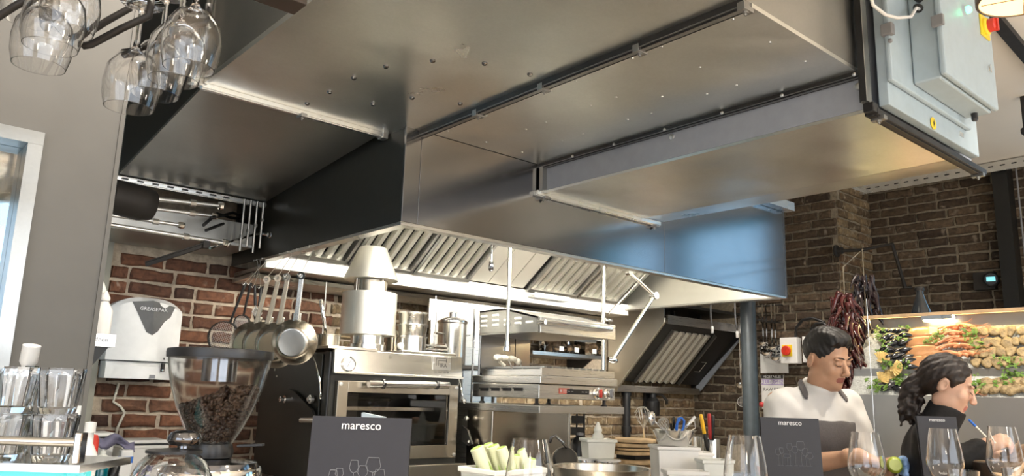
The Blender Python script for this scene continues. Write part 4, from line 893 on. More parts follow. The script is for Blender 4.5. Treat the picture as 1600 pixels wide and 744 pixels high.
# ---- smaller slanted hood at the back right
h2 = thing('slanted_hood', 'smaller slanted extraction hood on the back wall beyond the grill', 'hood', (4.9, 3.7, 1.5))
HX0, HX1 = 4.38, 5.38
Yf, Zf, Yb, Zb_ = 3.42, 1.93, 3.92, 1.475
chk = [(HX0, 3.92, 2.32), (HX0, 3.10, 2.32), (HX0, 3.10, 2.02), (HX0, Yf, Zf + .03), (HX0, Yf, Zf - .10), (HX0, Yb - .06, Zb_), (HX0, Yb, Zb_)]
MB().prism([(HX0, 3.94, 2.30), (HX0, Yf, 2.30), (HX0, Yf, Zf), (HX0, Yb - .06, Zb_), (HX0, 3.94, Zb_)], (-.006, 0, 0)).build('cheek', 'satin_steel', h2)
MB().prism([(HX0, Yf - .03, Zf + .03), (HX0, Yf + .03, Zf + .03), (HX0, Yb + .01, Zb_ + .02), (HX0, Yb - .07, Zb_ + .0)], (.016, 0, 0)).build('cheek_edge', 'brushed_steel', h2)
MB().prism([(HX1, Yf - .03, Zf + .03), (HX1, Yf + .0, Zf + .05), (HX1, Yb + .01, Zb_ + .06), (HX1, Yb - .07, Zb_ + .0)], (.016, 0, 0)).build('cheek_edge', 'blue_grey_dark', h2)
MB().prism([(HX1 - .01, Yf, Zf), (HX1 - .01, 3.93, Zf + .1), (HX1 - .01, 3.93, Zb_)], (.008, 0, 0)).build('cheek', 'black_steel', h2)
MB().box(HX0, HX1, Yb - .07, Yb, Zb_ - .03, Zb_ + .02).build('trough', 'brushed_steel', h2, bevel=.003)
MB().box(HX0, HX1, Yf - .03, Yf - .015, Zf - .01, Zf + .05).build('front_lip', 'brushed_steel', h2)
MB().box(HX0, HX1, Yf - .03, 3.94, Zf + .12, Zf + .14).build('roof_panel', 'black_steel', h2)
u2 = (Vector((0, Yf + .02, Zf)) - Vector((0, Yb - .07, Zb_ + .03))); L2 = u2.length; u2.normalize(); n2 = Vector((0, -u2.z, u2.y)); n2 = n2 if n2.y < 0 else -n2
MB().obox(Vector(((HX0 + HX1)/2, Yb - .07, Zb_ + .03)) + u2*L2/2 - n2*.03, (1,0,0), u2, n2, (HX1 - HX0)/2, L2/2, .004).build('back_plate', 'black_steel', h2)
for i in range(6):
    a = HX0 + .20 + i*.078
    MB().prism([Vector((x, Yb - .07, Zb_ + .03)) + u2*.03 + n2*d for (x, d) in ((a, -.012), (a + .008, .012), (a + .045, .006), (a + .05, -.012))], u2*(L2 - .10)).build('baffle', 'satin_steel', h2)
for x in (HX0 + .17, HX0 + .69): MB().prism([Vector((x, Yb - .07, Zb_ + .03)) + u2*.02 + n2*d for d in (-.012, .012)] + [Vector((x + .012, Yb - .07, Zb_ + .03)) + u2*.02 + n2*d for d in (.012, -.012)], u2*(L2 - .08)).build('filter_frame', 'brushed_steel_across', h2)
cc = Vector((HX0 + .76, Yb - .07, Zb_ + .03)) + u2*.22 + n2*.01
MB().tube([cc - u2*.05, cc - u2*.05 + Vector((.06, 0, 0)), cc + u2*.05 + Vector((.06, 0, 0)), cc + u2*.05], .003, 6).build('wire_handle', 'zinc_bolt', h2)
for i, (a, b_) in enumerate((((1110, 470), (1113, 521)), ((1148, 475), (1152, 528)))):
    P, Q = at_y(*a, 3.3), at_y(*b_, 3.3)
    t = thing('dangling_probe', ('dangling cable probe left of the slate post above the slanted hood', 'dangling cable probe touching the slate post')[i], 'probe', Q)
    MB().tube([(P.x, 3.3, CEIL), P, P.lerp(Q, .5) + Vector((-.008, 0, 0)), Q + Vector((0, 0, .05))], .006, 8).build('cable', 'grey_plastic', t, smooth='full')
    MB().lathe([(.008, 0), (.011, .004), (.011, .045), (.007, .05)], Q, 10).build('tip', 'white_plastic', t, smooth=True)
MB_ = at_y(1125, 495, 3.6)
tag(MB().box(4.4, 5.38, 3.60, 3.63, 1.985, 2.005).box(4.72, 4.74, 3.60, 3.63, 2.005, 2.4).box(5.05, 5.07, 3.6, 3.63, 2.005, 2.4).build('gantry_frame', 'dark_iron'), 'dark steel frame above the slanted hood', 'frame')

# ---- slate post
po = thing('support_post', 'round slate grey post right of the slanted hood', 'post', (4.40, 2.81, 0))
c = at_y(1172, 600, 2.81)
po.location = (c.x, 2.81, 0)
MB().lathe([(.050, .01), (.050, CEIL)], (c.x, 2.81, 0), 28).build('shaft', 'slate_post', po, smooth=True)
MB().lathe([(.085, 0), (.085, .012), (.05, .012)], (c.x, 2.81, 0), 24).build('foot_plate', 'slate_post', po, smooth=True)
# ================================================================ BAR, ISLAND, LEFT BACK BAR
plain('bar_timber', (.20, .13, .08), .35, var=.25, scale=9)
plain('pale_wood', (.55, .38, .22), .55, var=.2, scale=14)
ZBAR, ZI = 1.08, 1.075
def counter(name, label, x0, x1, y0, y1, z, top, body):
    t = thing(name, label, 'counter', ((x0 + x1)/2, (y0 + y1)/2, 0))
    MB().box(x0, x1, y0, y1, z - .035, z).build('worktop', top, t, bevel=.004)
    MB().box(x0 + .04, x1 - .04, y0 + .06, y1 - .03, .08, z - .035).build('carcass', body, t)
    MB().box(x0 + .06, x1 - .06, y0 + .10, y1 - .05, 0, .08).build('plinth', 'black_plastic', t)
    n = max(1, round((x1 - x0)/.6)); w = (x1 - x0 - .10)/n
    for i in range(n): MB().box(x0 + .05 + i*w + .004, x0 + .05 + (i + 1)*w - .004, y0 + .045, y0 + .06, .1, z - .06).build('panel', body, t, bevel=.003)
    return t
counter('bar_counter', 'dark timber bar counter carrying menus and wine glasses', -.9, 2.88, .74, 1.25, ZBAR, 'bar_timber', 'bar_timber')
counter('island_counter', 'stainless island counter crowded with tubs, bowls and boards', 1.0, 2.84, 1.30, 2.38, ZI, 'brushed_steel_across', 'brushed_steel')
counter('back_bar', 'steel back bar under the coffee grinder and tumblers', -1.0, .90, 1.30, 1.93, 1.0, 'brushed_steel_across', 'brushed_steel')
counter('side_counter', 'pale wooden counter where the woman in black writes', 2.92, 3.70, .15, 1.00, 1.17, 'pale_wood', 'pale_wood')
counter('wash_counter', 'steel side counter below the white dispenser on the brick wall', .55, 1.22, 3.25, 3.90, .98, 'brushed_steel_across', 'brushed_steel')

# ---- wine glasses on the bar
def wine_glass(c, w, label, flip=False, name='wine_glass', group='wine glasses standing on the bar', H=None):
    """bowl, stem and foot turned as one; w = widest diameter"""
    c = Vector(c); r = w/2; t = thing(name, label, 'wine glass', c, group)
    prof = [(.0, .102), (r*.34, .106), (r*.80, .125), (r*.99, .150), (r*1.0, .162), (r*.93, .190), (r*.80, .225), (r*.72, .245)]
    inn = [(r*.72 - .0011, .245), (r*.80 - .0012, .225), (r*.93 - .0013, .190), (r*1.0 - .0014, .162), (r*.99 - .0014, .150), (r*.80 - .0016, .1268), (r*.34, .1080), (0, .1045)]
    s_ = 1 if H is None else H/.245
    f = (lambda p: [(a, b_*s_) for a, b_ in p])
    MB().lathe(f(prof + inn), c, 32).build('bowl', 'clear_glass', t, smooth=True)
    MB().lathe(f([(0, 0), (r*.78, .0), (r*.78, .0015), (r*.3, .005), (.006, .012), (.0038, .03), (.0036, .08), (.006, .096), (r*.2, .1018), (0, .1018)]), c, 28).build('stem', 'clear_glass', t, smooth='full')
    return t
def glass_at(px_, ytop, ywide, wpx, W, label):
    d = FPX*W/wpx; p = at_d(px_, ywide, d)
    top = at_d(px_, ytop, d)
    return wine_glass((p.x, p.y, ZBAR), W, label, H=(top.z - ZBAR))
glass_at(827, 687, 735, 77, .096, 'large wine glass in front of the leeks')
glass_at(1165, 681, 728, 68, .096, 'wine glass in front of the slate post')
glass_at(1354, 676, 718, 56, .096, 'wine glass in front of the chef in the grey apron')
glass_at(1476, 670, 712, 53, .096, 'wine glass in front of the rightmost menu')
glass_at(1568, 667, 700, 52, .096, 'rightmost wine glass by the writing hand')
# short tumblers at the bottom right
for px_, py_, w, lb in ((1505, 735, 45, 'ribbed tumbler between the two rightmost wine glasses'), (1590, 732, 44, 'ribbed tumbler at the lower right edge')):
    d = FPX*.078/w; p = at_d(px_, py_, d); H = p.z - ZBAR; r = .039
    pr_ = []
    tag(MB().lathe([(0, 0), (r*.85, 0), (r*.88, .004), (r, H), (r - .002, H), (r*.84, .010), (0, .008)], (p.x, p.y, ZBAR), 28).build('tumbler', 'clear_glass', smooth=True, origin=(p.x, p.y, ZBAR)), lb, 'tumbler')

# ---- menus
plain('menu_navy', (.014, .0145, .021), .55, var=.06, scale=60); plain('menu_ink', (.75, .76, .78), .6); plain('menu_line', (.18, .19, .21), .6)
def menu(label, tl, tr, W, foot_text=None, title='maresco', art=True, bold=0):
    """upright menu booklet: cover, spine, pages, printed title and line drawing"""
    d0 = FPX*W/math.hypot(tr[0] - tl[0], tr[1] - tl[1])
    a, b_ = at_d(*tl, d0), at_d(*tr, d0); b_.z = a.z
    x = (b_ - a).normalized(); W = (b_ - a).length; n = x.cross(Vector((0, 0, 1))).normalized()   # n faces the viewer
    if n.dot(a) > 0: n = -n
    z = Vector((0, 0, 1)); top = a.z; H = top - ZBAR
    t = thing('menu', label, 'menu', a.lerp(b_, .5) - z*H, 'menus standing on the bar')
    lean = (z*1.0 - n*.10).normalized(); h2 = H/lean.z
    o0 = a - lean*h2                                    # bottom left
    cv = MB().prism([o0, o0 + x*W, o0 + x*W + lean*h2, o0 + lean*h2], -n*.0025).build('cover', 'menu_navy', t)
    MB().prism([o0 - n*.003 + x*.003, o0 - n*.003 + x*(W - .004), o0 - n*.003 + x*(W - .004) + lean*(h2 - .003), o0 - n*.003 + x*.003 + lean*(h2 - .003)], -n*.004).build('pages', 'white_plastic', t)
    ob = o0 - n*.008
    MB().prism([ob, ob + x*W, ob - n*.07 + x*W + Vector((0, 0, 0)), ob - n*.07], z*.002).build('stand_foot', 'menu_navy', t)
    MB().prism([ob, ob + x*W, ob + x*W + lean*h2, ob + lean*h2], -n*.0025).build('cover', 'menu_navy', t)
    mid = o0 + x*W*.5 + lean*h2
    text('title', title, W*.118, 'menu_ink', mid - lean*W*.085 + n*.0002, x, lean, cv, bold=bold)
    if art:
        cen = o0 + x*W*.52 + lean*(h2 - W*.62); g = MB(); q = lambda u, v: cen + x*u*W + lean*v*W + n*.0007
        def wl(pts): g.tube([q(*p) for p in pts], .00045, 4)
        for (u, v, w, h, st) in ((-.26, .0, .09, .10, .12), (-.20, .03, .08, .09, .14), (-.11, -.04, .13, .06, .14), (-.06, .08, .09, .12, .2), (.03, .04, .10, .11, .16), (.13, .09, .15, .14, .22), (.20, .0, .11, .12, .12), (.27, -.05, .12, .10, .10)):
            wl([(u - w*.36, v + h), (u - w*.5, v + h*.4), (u - w*.3, v + h*.08), (u, v), (u + w*.3, v + h*.08), (u + w*.5, v + h*.4), (u + w*.36, v + h), (u - w*.36, v + h)])
            wl([(u, v), (u, -.16)]); wl([(u - w*.3, -.165), (u + w*.3, -.165)])
        g.build('glass_drawing', 'menu_line', cv)
    if foot_text: text('title', foot_text, W*.13, 'menu_ink', o0 + x*W*.55 + lean*(h2 - W*1.42), x, lean, cv)
    return t
menu('navy menu with printed wine glasses in front of the charcoal oven', (489, 650), (643, 654), .150)
menu('navy menu with printed wine glasses in front of the slate post', (1188, 652), (1279, 655), .150)
p0_ = at_d(565, 645, 1.235); p1_ = at_d(600, 650, 1.235)
nc = thing('note_card', 'pale grey card peeking over the top of the menu before the oven', 'card', (p0_.x, p0_.y, ZBAR))
MB().prism([(p0_.x, p0_.y, ZBAR), (p1_.x, p1_.y, ZBAR), (p1_.x, p1_.y, p0_.z - .006), (p0_.x, p0_.y, p0_.z)], (.012, .012, 0)).build('card', 'blue_tinted_grey', nc)
menu('navy menu standing before the woman in black', (1432, 650), (1494, 652), .125, foot_text='bebidas', art=False)

# ---- coffee grinder
c = at_d(345, 560, 1.53); gz = 1.0; cx_, cy_ = c.x, c.y
kg = 1.53/FPX
gr = thing('coffee_grinder', 'coffee grinder with clear bean hopper and black lid', 'coffee grinder', (cx_, cy_, gz))
zt_ = at_d(345, 556, 1.53).z; zn = at_d(345, 696, 1.53).z
Hh = zt_ - zn; R = 77*kg
out = [(R*.34, 0), (R*.40, Hh*.05), (R*.56, Hh*.20), (R*.74, Hh*.42), (R*.90, Hh*.68), (R*.98, Hh*.90), (R*.99, Hh)]
MB().lathe(out + [(a - .0022, h) for a, h in out[::-1]], (cx_, cy_, zn), 44, closed=True).build('hopper', 'clear_plastic', gr, smooth=True)
MB().lathe([(R*1.02, -.006), (R*1.03, .004), (R*1.02, .010), (R*.9, .012), (0, .012), (0, -.002), (R*.95, -.004)], (cx_, cy_, zt_), 44).build('lid', 'black_plastic', gr, smooth=True)
MB().lathe([(R*.34, -.05), (R*.34, .0)], (cx_ , cy_, zt_), 28).build('lid_cup', 'dark_chrome', gr, smooth=True)
MB().lathe([(R*.32, -.024), (R*.40, -.020), (R*.42, -.008), (R*.36, .012), (R*.32, .012)], (cx_, cy_, zn), 32).build('collar', 'black_plastic', gr, smooth=True)
zb_ = zn - .022
MB().lathe([(R*.95, gz - zb_ + .03), (R*.95, -.02), (R*.90, -.006), (R*.60, .0), (0, .0)], (cx_, cy_, zb_), 36).build('body', 'dark_chrome', gr, smooth=True)
MB().lathe([(R*1.0, -.045), (R*1.0, -.020), (R*.97, -.016), (R*.94, -.03)], (cx_, cy_, zb_), 36).build('trim_ring', 'chrome', gr, smooth=True)
MB().box(cx_ - .10, cx_ + .10, cy_ - .12, cy_ + .10, gz, gz + .03).build('base', 'black_plastic', gr, bevel=.006)
MB().bar(at_d(372, 697, 1.46), at_d(412, 695, 1.46), .016, .005).build('shutter_tab', 'black_plastic', gr, bevel=.001)
# the beans: uncounted heap inside the hopper
plain('coffee_bean', (.050, .024, .013), .35, var=.35, scale=60)
bv = []; bf = []
def bean(c, ax, r):
    n, m = 8, 5; ax = Vector(ax).normalized(); x = ax.orthogonal().normalized(); y = ax.cross(x); o = len(bv)
    for i in range(m + 1):
        th = PI*i/m
        for k in range(n):
            a = 2*PI*k/n; v = math.sin(th)*math.sin(a); bv.append(tuple(Vector(c) + ax*math.cos(th)*r*1.45 + x*math.sin(th)*math.cos(a)*r + y*(v if v > 0 else v*.45)*r))
    for i in range(m):
        for k in range(n): bf.append((o+i*n+k, o+(i+1)*n+k, o+(i+1)*n+(k+1) % n, o+i*n+(k+1) % n))
hr = lambda h: float(np.interp(h, [a[1] for a in out], [a[0] for a in out]))
rb = random.Random(4)
rv = Vector((RM[0][0], RM[1][0], 0)).normalized(); hfill = lambda p: Hh*(.50 + .17*min(1, max(-1, (p.dot(rv))/R)) + .03)
for _ in range(2600):
    h = rb.uniform(.02, .70)*Hh; a = rb.uniform(0, 2*PI); rr = (hr(h) - .010)*(1 if rb.random() < .72 else math.sqrt(rb.random()))
    p = Vector((rr*math.cos(a), rr*math.sin(a), h))
    if h > hfill(p): p.z = hfill(p) - .004*rb.random(); rr2 = min(p.to_2d().length, hr(p.z) - .01)*math.sqrt(rb.random()); p.x, p.y = rr2*math.cos(a), rr2*math.sin(a)
    bean(p + Vector((cx_, cy_, zn)), (rb.uniform(-1, 1), rb.uniform(-1, 1), rb.uniform(-1, 1)), rb.uniform(.0040, .0050))
m_ = MB(); m_.v, m_.f = bv, bf
tag(m_.build('coffee_beans', 'coffee_bean', origin=(cx_, cy_, zn), smooth='full', fix=False), 'dark roasted coffee beans filling the clear grinder hopper', 'coffee beans', kind='stuff')

# ---- glass dome with ball knob in front of the grinder
c = at_d(268, 744, 1.25); kd = 1.25/FPX; dz = c.z
gd = thing('glass_jar', 'clear ribbed glass dome jar with dark ball knob before the grinder', 'jar', (c.x, c.y, 1.0))
zt2 = at_d(268, 709, 1.25).z
o2 = [(62*kd, 1.0 - zt2), (64*kd, 1.06 - zt2), (60*kd, -.036), (50*kd, -.014), (38*kd, -.002), (30*kd, .0)]
MB().lathe(o2 + [(a - .003, h - .002) for a, h in o2[::-1]], (c.x, c.y, zt2), 36, closed=True).build('dome', 'clear_glass', gd, smooth=True)
MB().lathe([(42*kd, .001), (42*kd, .005), (12*kd, .008), (0, .008)], (c.x, c.y, zt2), 32).build('lid', 'black_plastic', gd, smooth=True)
kb = at_d(284, 693, 1.25)
MB().lathe([(10*kd, .008), (10*kd, .012), (22*kd, .014), (26*kd, .020), (26*kd, .026), (22*kd, .033), (14*kd, .036), (0, .037)], (c.x + .012, c.y - .008, zt2), 28).build('knob', 'dark_chrome', gd, smooth=True)

# ---- tumblers on the glass shelf at the lower left
emit('teal_light', (.10, .62, .60), 0.55)
sh = thing('tumbler_shelf', 'steel railed shelf with teal lit glass front at the lower left', 'shelf', (.2, 1.4, 1.0))
zr = at_d(60, 690, 1.25).z
lf, rt = at_d(-60, 688, 1.25), at_d(126, 690, 1.25)
dx = (rt - lf); dx.z = 0; dx.normalize(); bk = Vector((-dx.y, dx.x, 0))
MB().tube([Vector((lf.x, lf.y, zr)), Vector((rt.x, rt.y, zr))], .0075, 12).build('rail', 'bright_steel', sh, smooth=True)
MB().obox(Vector((rt.x, rt.y, zr - .008)), dx, bk, (0,0,1), .006, .010, .024).build('rail_bracket', 'chrome', sh, bevel=.002)
zs_ = zr - .034; mid = lf.lerp(rt, .5)
MB().obox(Vector((mid.x, mid.y, zs_ - .006)) + bk*.075, dx, bk, (0,0,1), .105, .085, .006).build('shelf_plate', 'bright_steel', sh)
for a, b_ in ((-60, 100), (104, 131)):
    p, q = at_d(a, 714, 1.25), at_d(b_, 714, 1.25)
    fr_ = MB().obox(Vector(((p.x + q.x)/2, (p.y + q.y)/2, zs_ - .075)) + bk*.01, dx, bk, (0,0,1), (q - p).length/2, .004, .062).build('glass_front', 'clear_glass', sh)
MB().obox(Vector((mid.x, mid.y, zs_ - .105)) + bk*.035, dx, bk, (0,0,1), .092, .018, .090).build('teal_box', 'teal_light', sh)
def tumbler(c, label, H=.075, r=.036, grp='tumblers stacked on the railed shelf'):
    pr = [(0, 0), (r*.74, 0), (r*.80, .006), (r*.97, H*.85), (r, H), (r - .0022, H), (r*.93, H*.8), (r*.74, .012), (0, .010)]
    m = MB().lathe(pr, (0, 0, 0), 24)
    m.v = [(v[0]*(1 + .03*math.cos(12*math.atan2(v[1], v[0]))*(v[2] > .01)), v[1]*(1 + .03*math.cos(12*math.atan2(v[1], v[0]))*(v[2] > .01)), v[2]) for v in m.v]
    o = m.build('tumbler', 'clear_glass', smooth=True); o.location = c
    return tag(o, label, 'tumbler', grp)
first = None; cnt = 0
cols = [(-.125, .035), (-.050, .04), (.025, .045), (-.09, .115), (-.02, .12)]
for ci, (u, v) in enumerate(cols):
    for lev in range(2):
        p = Vector((mid.x, mid.y, 0)) + dx*u + bk*v
        c = (p.x, p.y, zs_ + lev*.0765)
        lb = '%s ribbed tumbler, %s stack behind the steel rail' % (('lower', 'upper')[lev], ('leftmost front', 'middle front', 'rightmost front', 'left rear', 'right rear')[ci])
        if first is None: first = tumbler(c, lb)
        else:
            o = first.copy(); COL.objects.link(o); o.location = c; o['label'] = lb; o.rotation_euler.z = ci*.4
# pourer bottle behind the tumblers
c = at_d(52, 560, 1.50)
pb = thing('pourer_bottle', 'bottle with white capped pourer behind the stacked tumblers', 'bottle', (c.x, c.y, 1.0))
plain('dark_green_glass', (.02, .03, .01), .1, coat=.5)
MB().lathe([(.034, 0), (.036, .01), (.036, .20), (.030, .23), (.013, .27), (.012, c.z - 1.0 - .015), (0, c.z - 1.0 - .015)], (c.x, c.y, 1.0), 24).build('body', 'dark_green_glass', pb, smooth=True)
tp, tq = at_d(42, 576, 1.50), at_d(50, 540, 1.50)
MB().tube([tp, tp.lerp(tq, .3), tq], [.008, .016, .016], 14).build('cap', 'white_plastic', pb, smooth=True)
c = at_d(137, 700, 1.75)
bt = thing('white_bottle', 'slim white bottle beside the teal shelf front', 'bottle', (c.x, c.y, 1.0))
top = at_d(137, 672, 1.75).z
MB().lathe([(.020, 0), (.022, .008), (.022, top - 1.0 - .055), (.010, top - 1.0 - .03), (.009, top - 1.0 - .006), (0, top - 1.0 - .004)], (c.x, c.y, 1.0), 24).build('body', 'white_plastic', bt, smooth=True)
MB().lathe([(.012, 0), (.012, .022), (0, .024)], (c.x, c.y, top - .006), 16).build('cap', 'white_plastic', bt, smooth=True)
c = at_d(147, 684, 1.9); tag(MB().lathe([(.012, 0), (.012, at_d(147, 688, 1.9).z - 1.0), (.008, at_d(147, 680, 1.9).z - 1.0), (0, at_d(147, 679, 1.9).z - 1.0)], (c.x, c.y, 1.0), 16).build('red_jar', 'safety_red', smooth=True, origin=(c.x, c.y, 1.0)), 'red topped jar peeking out behind the white bottle', 'jar')
# notice on the partition
a, b_ = at_y(107, 634, PY0 - .002), at_y(127, 673, PY0 - .002)
tag(MB().box(a.x, b_.x, PY0 - .003, PY0 - .0005, b_.z, a.z).build('paper_notice', 'white_plastic'), 'blank white paper notice on the edge of the grey partition', 'notice')

# ---- bracket shelf with white bottles on the back of the partition
bk_ = thing('bracket_shelf', 'small steel bracket shelf behind the grey partition edge', 'shelf', (.58, 2.3, 1.5))
p = at_y(160, 533, 2.42); zsf = at_y(160, 522, 2.42).z
ex = at_y(180, 530, 2.42).x
MB().box(PX + .007, ex, 2.42, 2.56, zsf - .035, zsf - .022).box(PX + .007, ex, 2.415, 2.42, zsf - .035, zsf).build('plate', 'brushed_steel', bk_)
MB().prism([(PX + .007, 2.44, zsf - .036), (ex - .01, 2.44, zsf - .036), (PX + .08, 2.44, zsf - .13), (PX + .007, 2.44, zsf - .14)], (0, .006, 0)).build('bracket', 'black_steel', bk_)
MB().box(PX + .007, PX + .012, 2.13, 2.6, zsf - .16, zsf).build('wall_plate', 'black_steel', bk_)
text('lettering', 'deen', .018, 'etched_dark', (at_y(158, 532, 2.415).x, 2.4148, zsf - .016), (1,0,0), (0,0,1), bk_)
for i, (px_, yt) in enumerate(((151, 438), (159, 455))):
    c = at_y(px_, 510, 2.50 - .03*i); hb = at_y(px_, yt, 2.50).z - (zsf - .022)
    t = thing('squeeze_bottle', ('taller white bottle on the bracket shelf', 'shorter white bottle on the bracket shelf')[i], 'bottle', (c.x, 2.50 - .03*i, zsf - .022))
    MB().lathe([(.022, 0), (.024, .01), (.024, hb*.62), (.012, hb*.76), (.010, hb*.8)], Vector(t.location), 20).build('body', 'white_enamel', t, smooth=True)
    MB().lathe([(.013, hb*.8), (.013, hb*.86), (.004, hb*.98), (0, hb)], Vector(t.location), 16).build('nozzle', 'white_enamel', t, smooth=True)

# ---- hanging wine glasses and their iron rack
def hang_glass(c, rimz, label):
    """upside-down glass: rim at the bottom, foot slotted into the rack above"""
    r = .043; H = .20; c = Vector((c.x, c.y, rimz))
    t = thing('hanging_glass', label, 'wine glass', c + Vector((0, 0, H + .10)), 'wine glasses hanging from the iron rack')
    P = [(r*.86, 0), (r*.97, .02), (r*1.0, .042), (r*.92, .068), (r*.62, .088), (r*.22, .098), (.006, .104)]
    MB().lathe([(0, .1035)] + P[::-1] + [(a - .0011, h - (.0012 if h > .05 else 0)) for a, h in P[:-1]] + [(0, .099)], c, 32).build('bowl', 'clear_glass', t, smooth=True)
    MB().lathe([(0, .1037), (.006, .1045), (.0042, .12), (.0040, .165), (.006, .178), (.034, .1835), (.035, .186), (0, .187)], c, 28).build('stem', 'clear_glass', t, smooth='full')
    return t
HG = [((62, 92), 1.20, 'lowest glass of the left hanging cluster'), ((80, 62), 1.16, 'middle glass of the left hanging cluster'), ((106, 38), 1.22, 'highest glass of the left hanging cluster'), ((44, 20), 1.30, 'rear glass of the left hanging cluster'),
      ((202, 158), 1.26, 'lowest glass of the right hanging cluster'), ((243, 138), 1.30, 'second lowest glass of the right hanging cluster'), ((272, 115), 1.22, 'third glass of the right hanging cluster'), ((296, 95), 1.18, 'rightmost glass of the hanging clusters')]
rackz = None
for (q, d, lb) in HG:
    p = at_d(*q, d); t = hang_glass(p, p.z - .012, lb)
rk = thing('glass_rack', 'dark iron rack of bent bars holding the hanging wine glasses', 'rack', (.25, 1.3, 2.3))
for i, (a, b_, d) in enumerate((((-30, 40), (60, -30), 1.25), ((130, 72), (235, 10), 1.27), ((118, 60), (205, -10), 1.33), ((192, 82), (330, -20), 1.3))):
    P, Q = at_d(*a, d), at_d(*b_, d); Q.z = P.z + .05
    MB().tube([P, P + (Q - P)*.12 + Vector((0, 0, -.004)), P.lerp(Q, .6), Q, Q + Vector((0, 0, .03))], .006, 8).build('bar', 'dark_iron', rk, smooth='full')
plain('dark_timber', (.035, .022, .015), .5)
a, b_ = at_d(-40, 20, 1.42), at_d(320, -12, 1.42)
zz = 2.155
MB().box(-.30, .62, 1.37, 1.43, zz, zz + .05).box(-.30, .62, 1.12, 1.18, zz, zz + .05).build('beam', 'dark_timber', rk, bevel=.003)
for x in (-.2, .5): MB().tube([(x, 1.40, zz + .05), (x, 1.40, CEIL)], .006, 8).build('drop_rod', 'dark_iron', rk)
# ================================================================ ISLAND CLUTTER
def depth(p): return -(RM.T @ np.array([p[0], p[1], p[2] - EYE]))[2]
def spot(px_, py_, d, z=None):
    p = at_d(px_, py_, d)
    if z is not None: p.z = z
    return p
plain('tub_white', (.78, .79, .74), .4, var=.03); plain('leek_white', (.74, .76, .52), .5, var=.08, scale=50); plain('leek_green', (.38, .55, .14), .5, var=.2, scale=40)
plain('leaf_green', (.10, .26, .03), .55, var=.35, scale=60); plain('parsley', (.13, .25, .03), .55, var=.4, scale=70)
def rtub(name, label, c, w, dpt, h, mat, taper=.9, cat='tub', yaw=0, lip=.006, group=None):
    """rectangular tub: tapered walls, rolled rim, open top"""
    c = Vector(c); t = thing(name, label, cat, c, group); ca, sa_ = math.cos(yaw), math.sin(yaw)
    def P(x, y, z): return c + Vector((x*ca - y*sa_, x*sa_ + y*ca, z))
    def ring(s_, z): return [P(-w/2*s_, -dpt/2*s_, z), P(w/2*s_, -dpt/2*s_, z), P(w/2*s_, dpt/2*s_, z), P(-w/2*s_, dpt/2*s_, z)]
    rings = [ring(taper, 0), ring(1, h - .012), ring(1 + 2*lip/w, h - .012), ring(1 + 2*lip/w, h), ring(.97, h), ring(taper*.95, .006)]
    V = [v for r in rings for v in r]; F = [(3, 2, 1, 0)]
    for i in range(5):
        for k in range(4): F.append((i*4+k, i*4+(k+1) % 4, i*4+4+(k+1) % 4, i*4+4+k))
    F.append((20, 21, 22, 23))
    MB().add(V, F).build('walls', mat, t, bevel=.003)
    return t
# leeks in their tub
lc = spot(790, 742, 1.85, ZI)
rtub('leek_tub', 'translucent white tub full of cut leeks', lc, .17, .13, at_d(790, 730, 1.85).z - ZI, 'tub_white')
for i, (a, b_, r, lb) in enumerate((((745, 700), (765, 735), .017, 'thick pale leek leaning left in the tub'), ((770, 697), (790, 738), .015, 'pale leek lying in the middle of the tub'), ((762, 694), (778, 730), .013, 'slim leek behind the middle leek'), ((783, 700), (800, 738), .014, 'green tinted leek right of the middle one'), ((803, 712), (797, 742), .013, 'short leek stump seen through the large wine glass'), ((811, 704), (826, 735), .014, 'leek leaning right behind the large wine glass'), ((832, 718), (822, 745), .012, 'leek root end at the right of the tub'))):
    P, Q = at_d(*a, 1.84 + .02*(i % 3)), at_d(*b_, 1.84 + .02*(i % 3)); Q.z -= .02
    ax = (P - Q).normalized()
    t = thing('leek', lb, 'leek', Q, 'cut leeks in the white tub')
    L = (P - Q).length
    MB().lathe([(0, 0), (r*.9, .0), (r, .01), (r*1.02, L*.6), (r, L - .001), (r*.93, L), (0, L)], Q, 16, ax).build('shaft', 'leek_white', t, smooth=True)
    m = MB()
    for k in range(3): m.lathe([(r*(.8 - .25*k), L + .0002), (r*(.72 - .25*k), L + .0015), (r*(.66 - .25*k), L + .0002)], Q, 16, ax)
    m.build('ring_layers', 'leek_green', t, smooth=True)
    m = MB()
    for k in range(3):
        an = 2*PI*k/3 + i; x = ax.orthogonal().normalized(); y = ax.cross(x); o_ = x*math.cos(an) + y*math.sin(an); w_ = ax.cross(o_)
        m.prism([Q + o_*r*1.01 - w_*r*.4, Q + o_*r*1.01 + w_*r*.4, Q + o_*r*1.03 + ax*L*.55], o_*.001)
    m.build('outer_leaf', 'leek_green', t)
# wide steel pan, dark pan leaning on it
c = spot(940, 744, 2.15, ZI); k = 2.15/FPX; zt_ = at_d(940, 731, 2.15).z
wp_ = thing('wide_pan', 'wide shallow steel pan in the lower middle', 'pan', c)
MB().lathe([(55*k, 0), (66*k, .02), (76*k, zt_ - ZI), (77*k, zt_ - ZI + .002), (73*k, zt_ - ZI), (63*k, .024), (0, .012)], c, 44).build('bowl', 'pan_steel', wp_, smooth=True)
c = spot(884, 716, 2.5); k = 2.5/FPX
dp = thing('dark_pan', 'small dark pan tilted up behind the wide steel pan', 'pan', (c.x, c.y, ZI))
n_ = Vector((-.55, -.75, .35)).normalized()
MB().lathe([(0, .0), (17*k, 0), (20*k, -.012), (22*k, -.035), (20*k, -.034), (0, -.010)], c, 28, n_).build('pan_body', 'black_steel', dp, smooth=True)
MB().lathe([(20.5*k, -.014), (22.5*k, -.036), (21*k, -.036)], c, 28, n_).build('rim', 'pan_steel', dp, smooth=True)
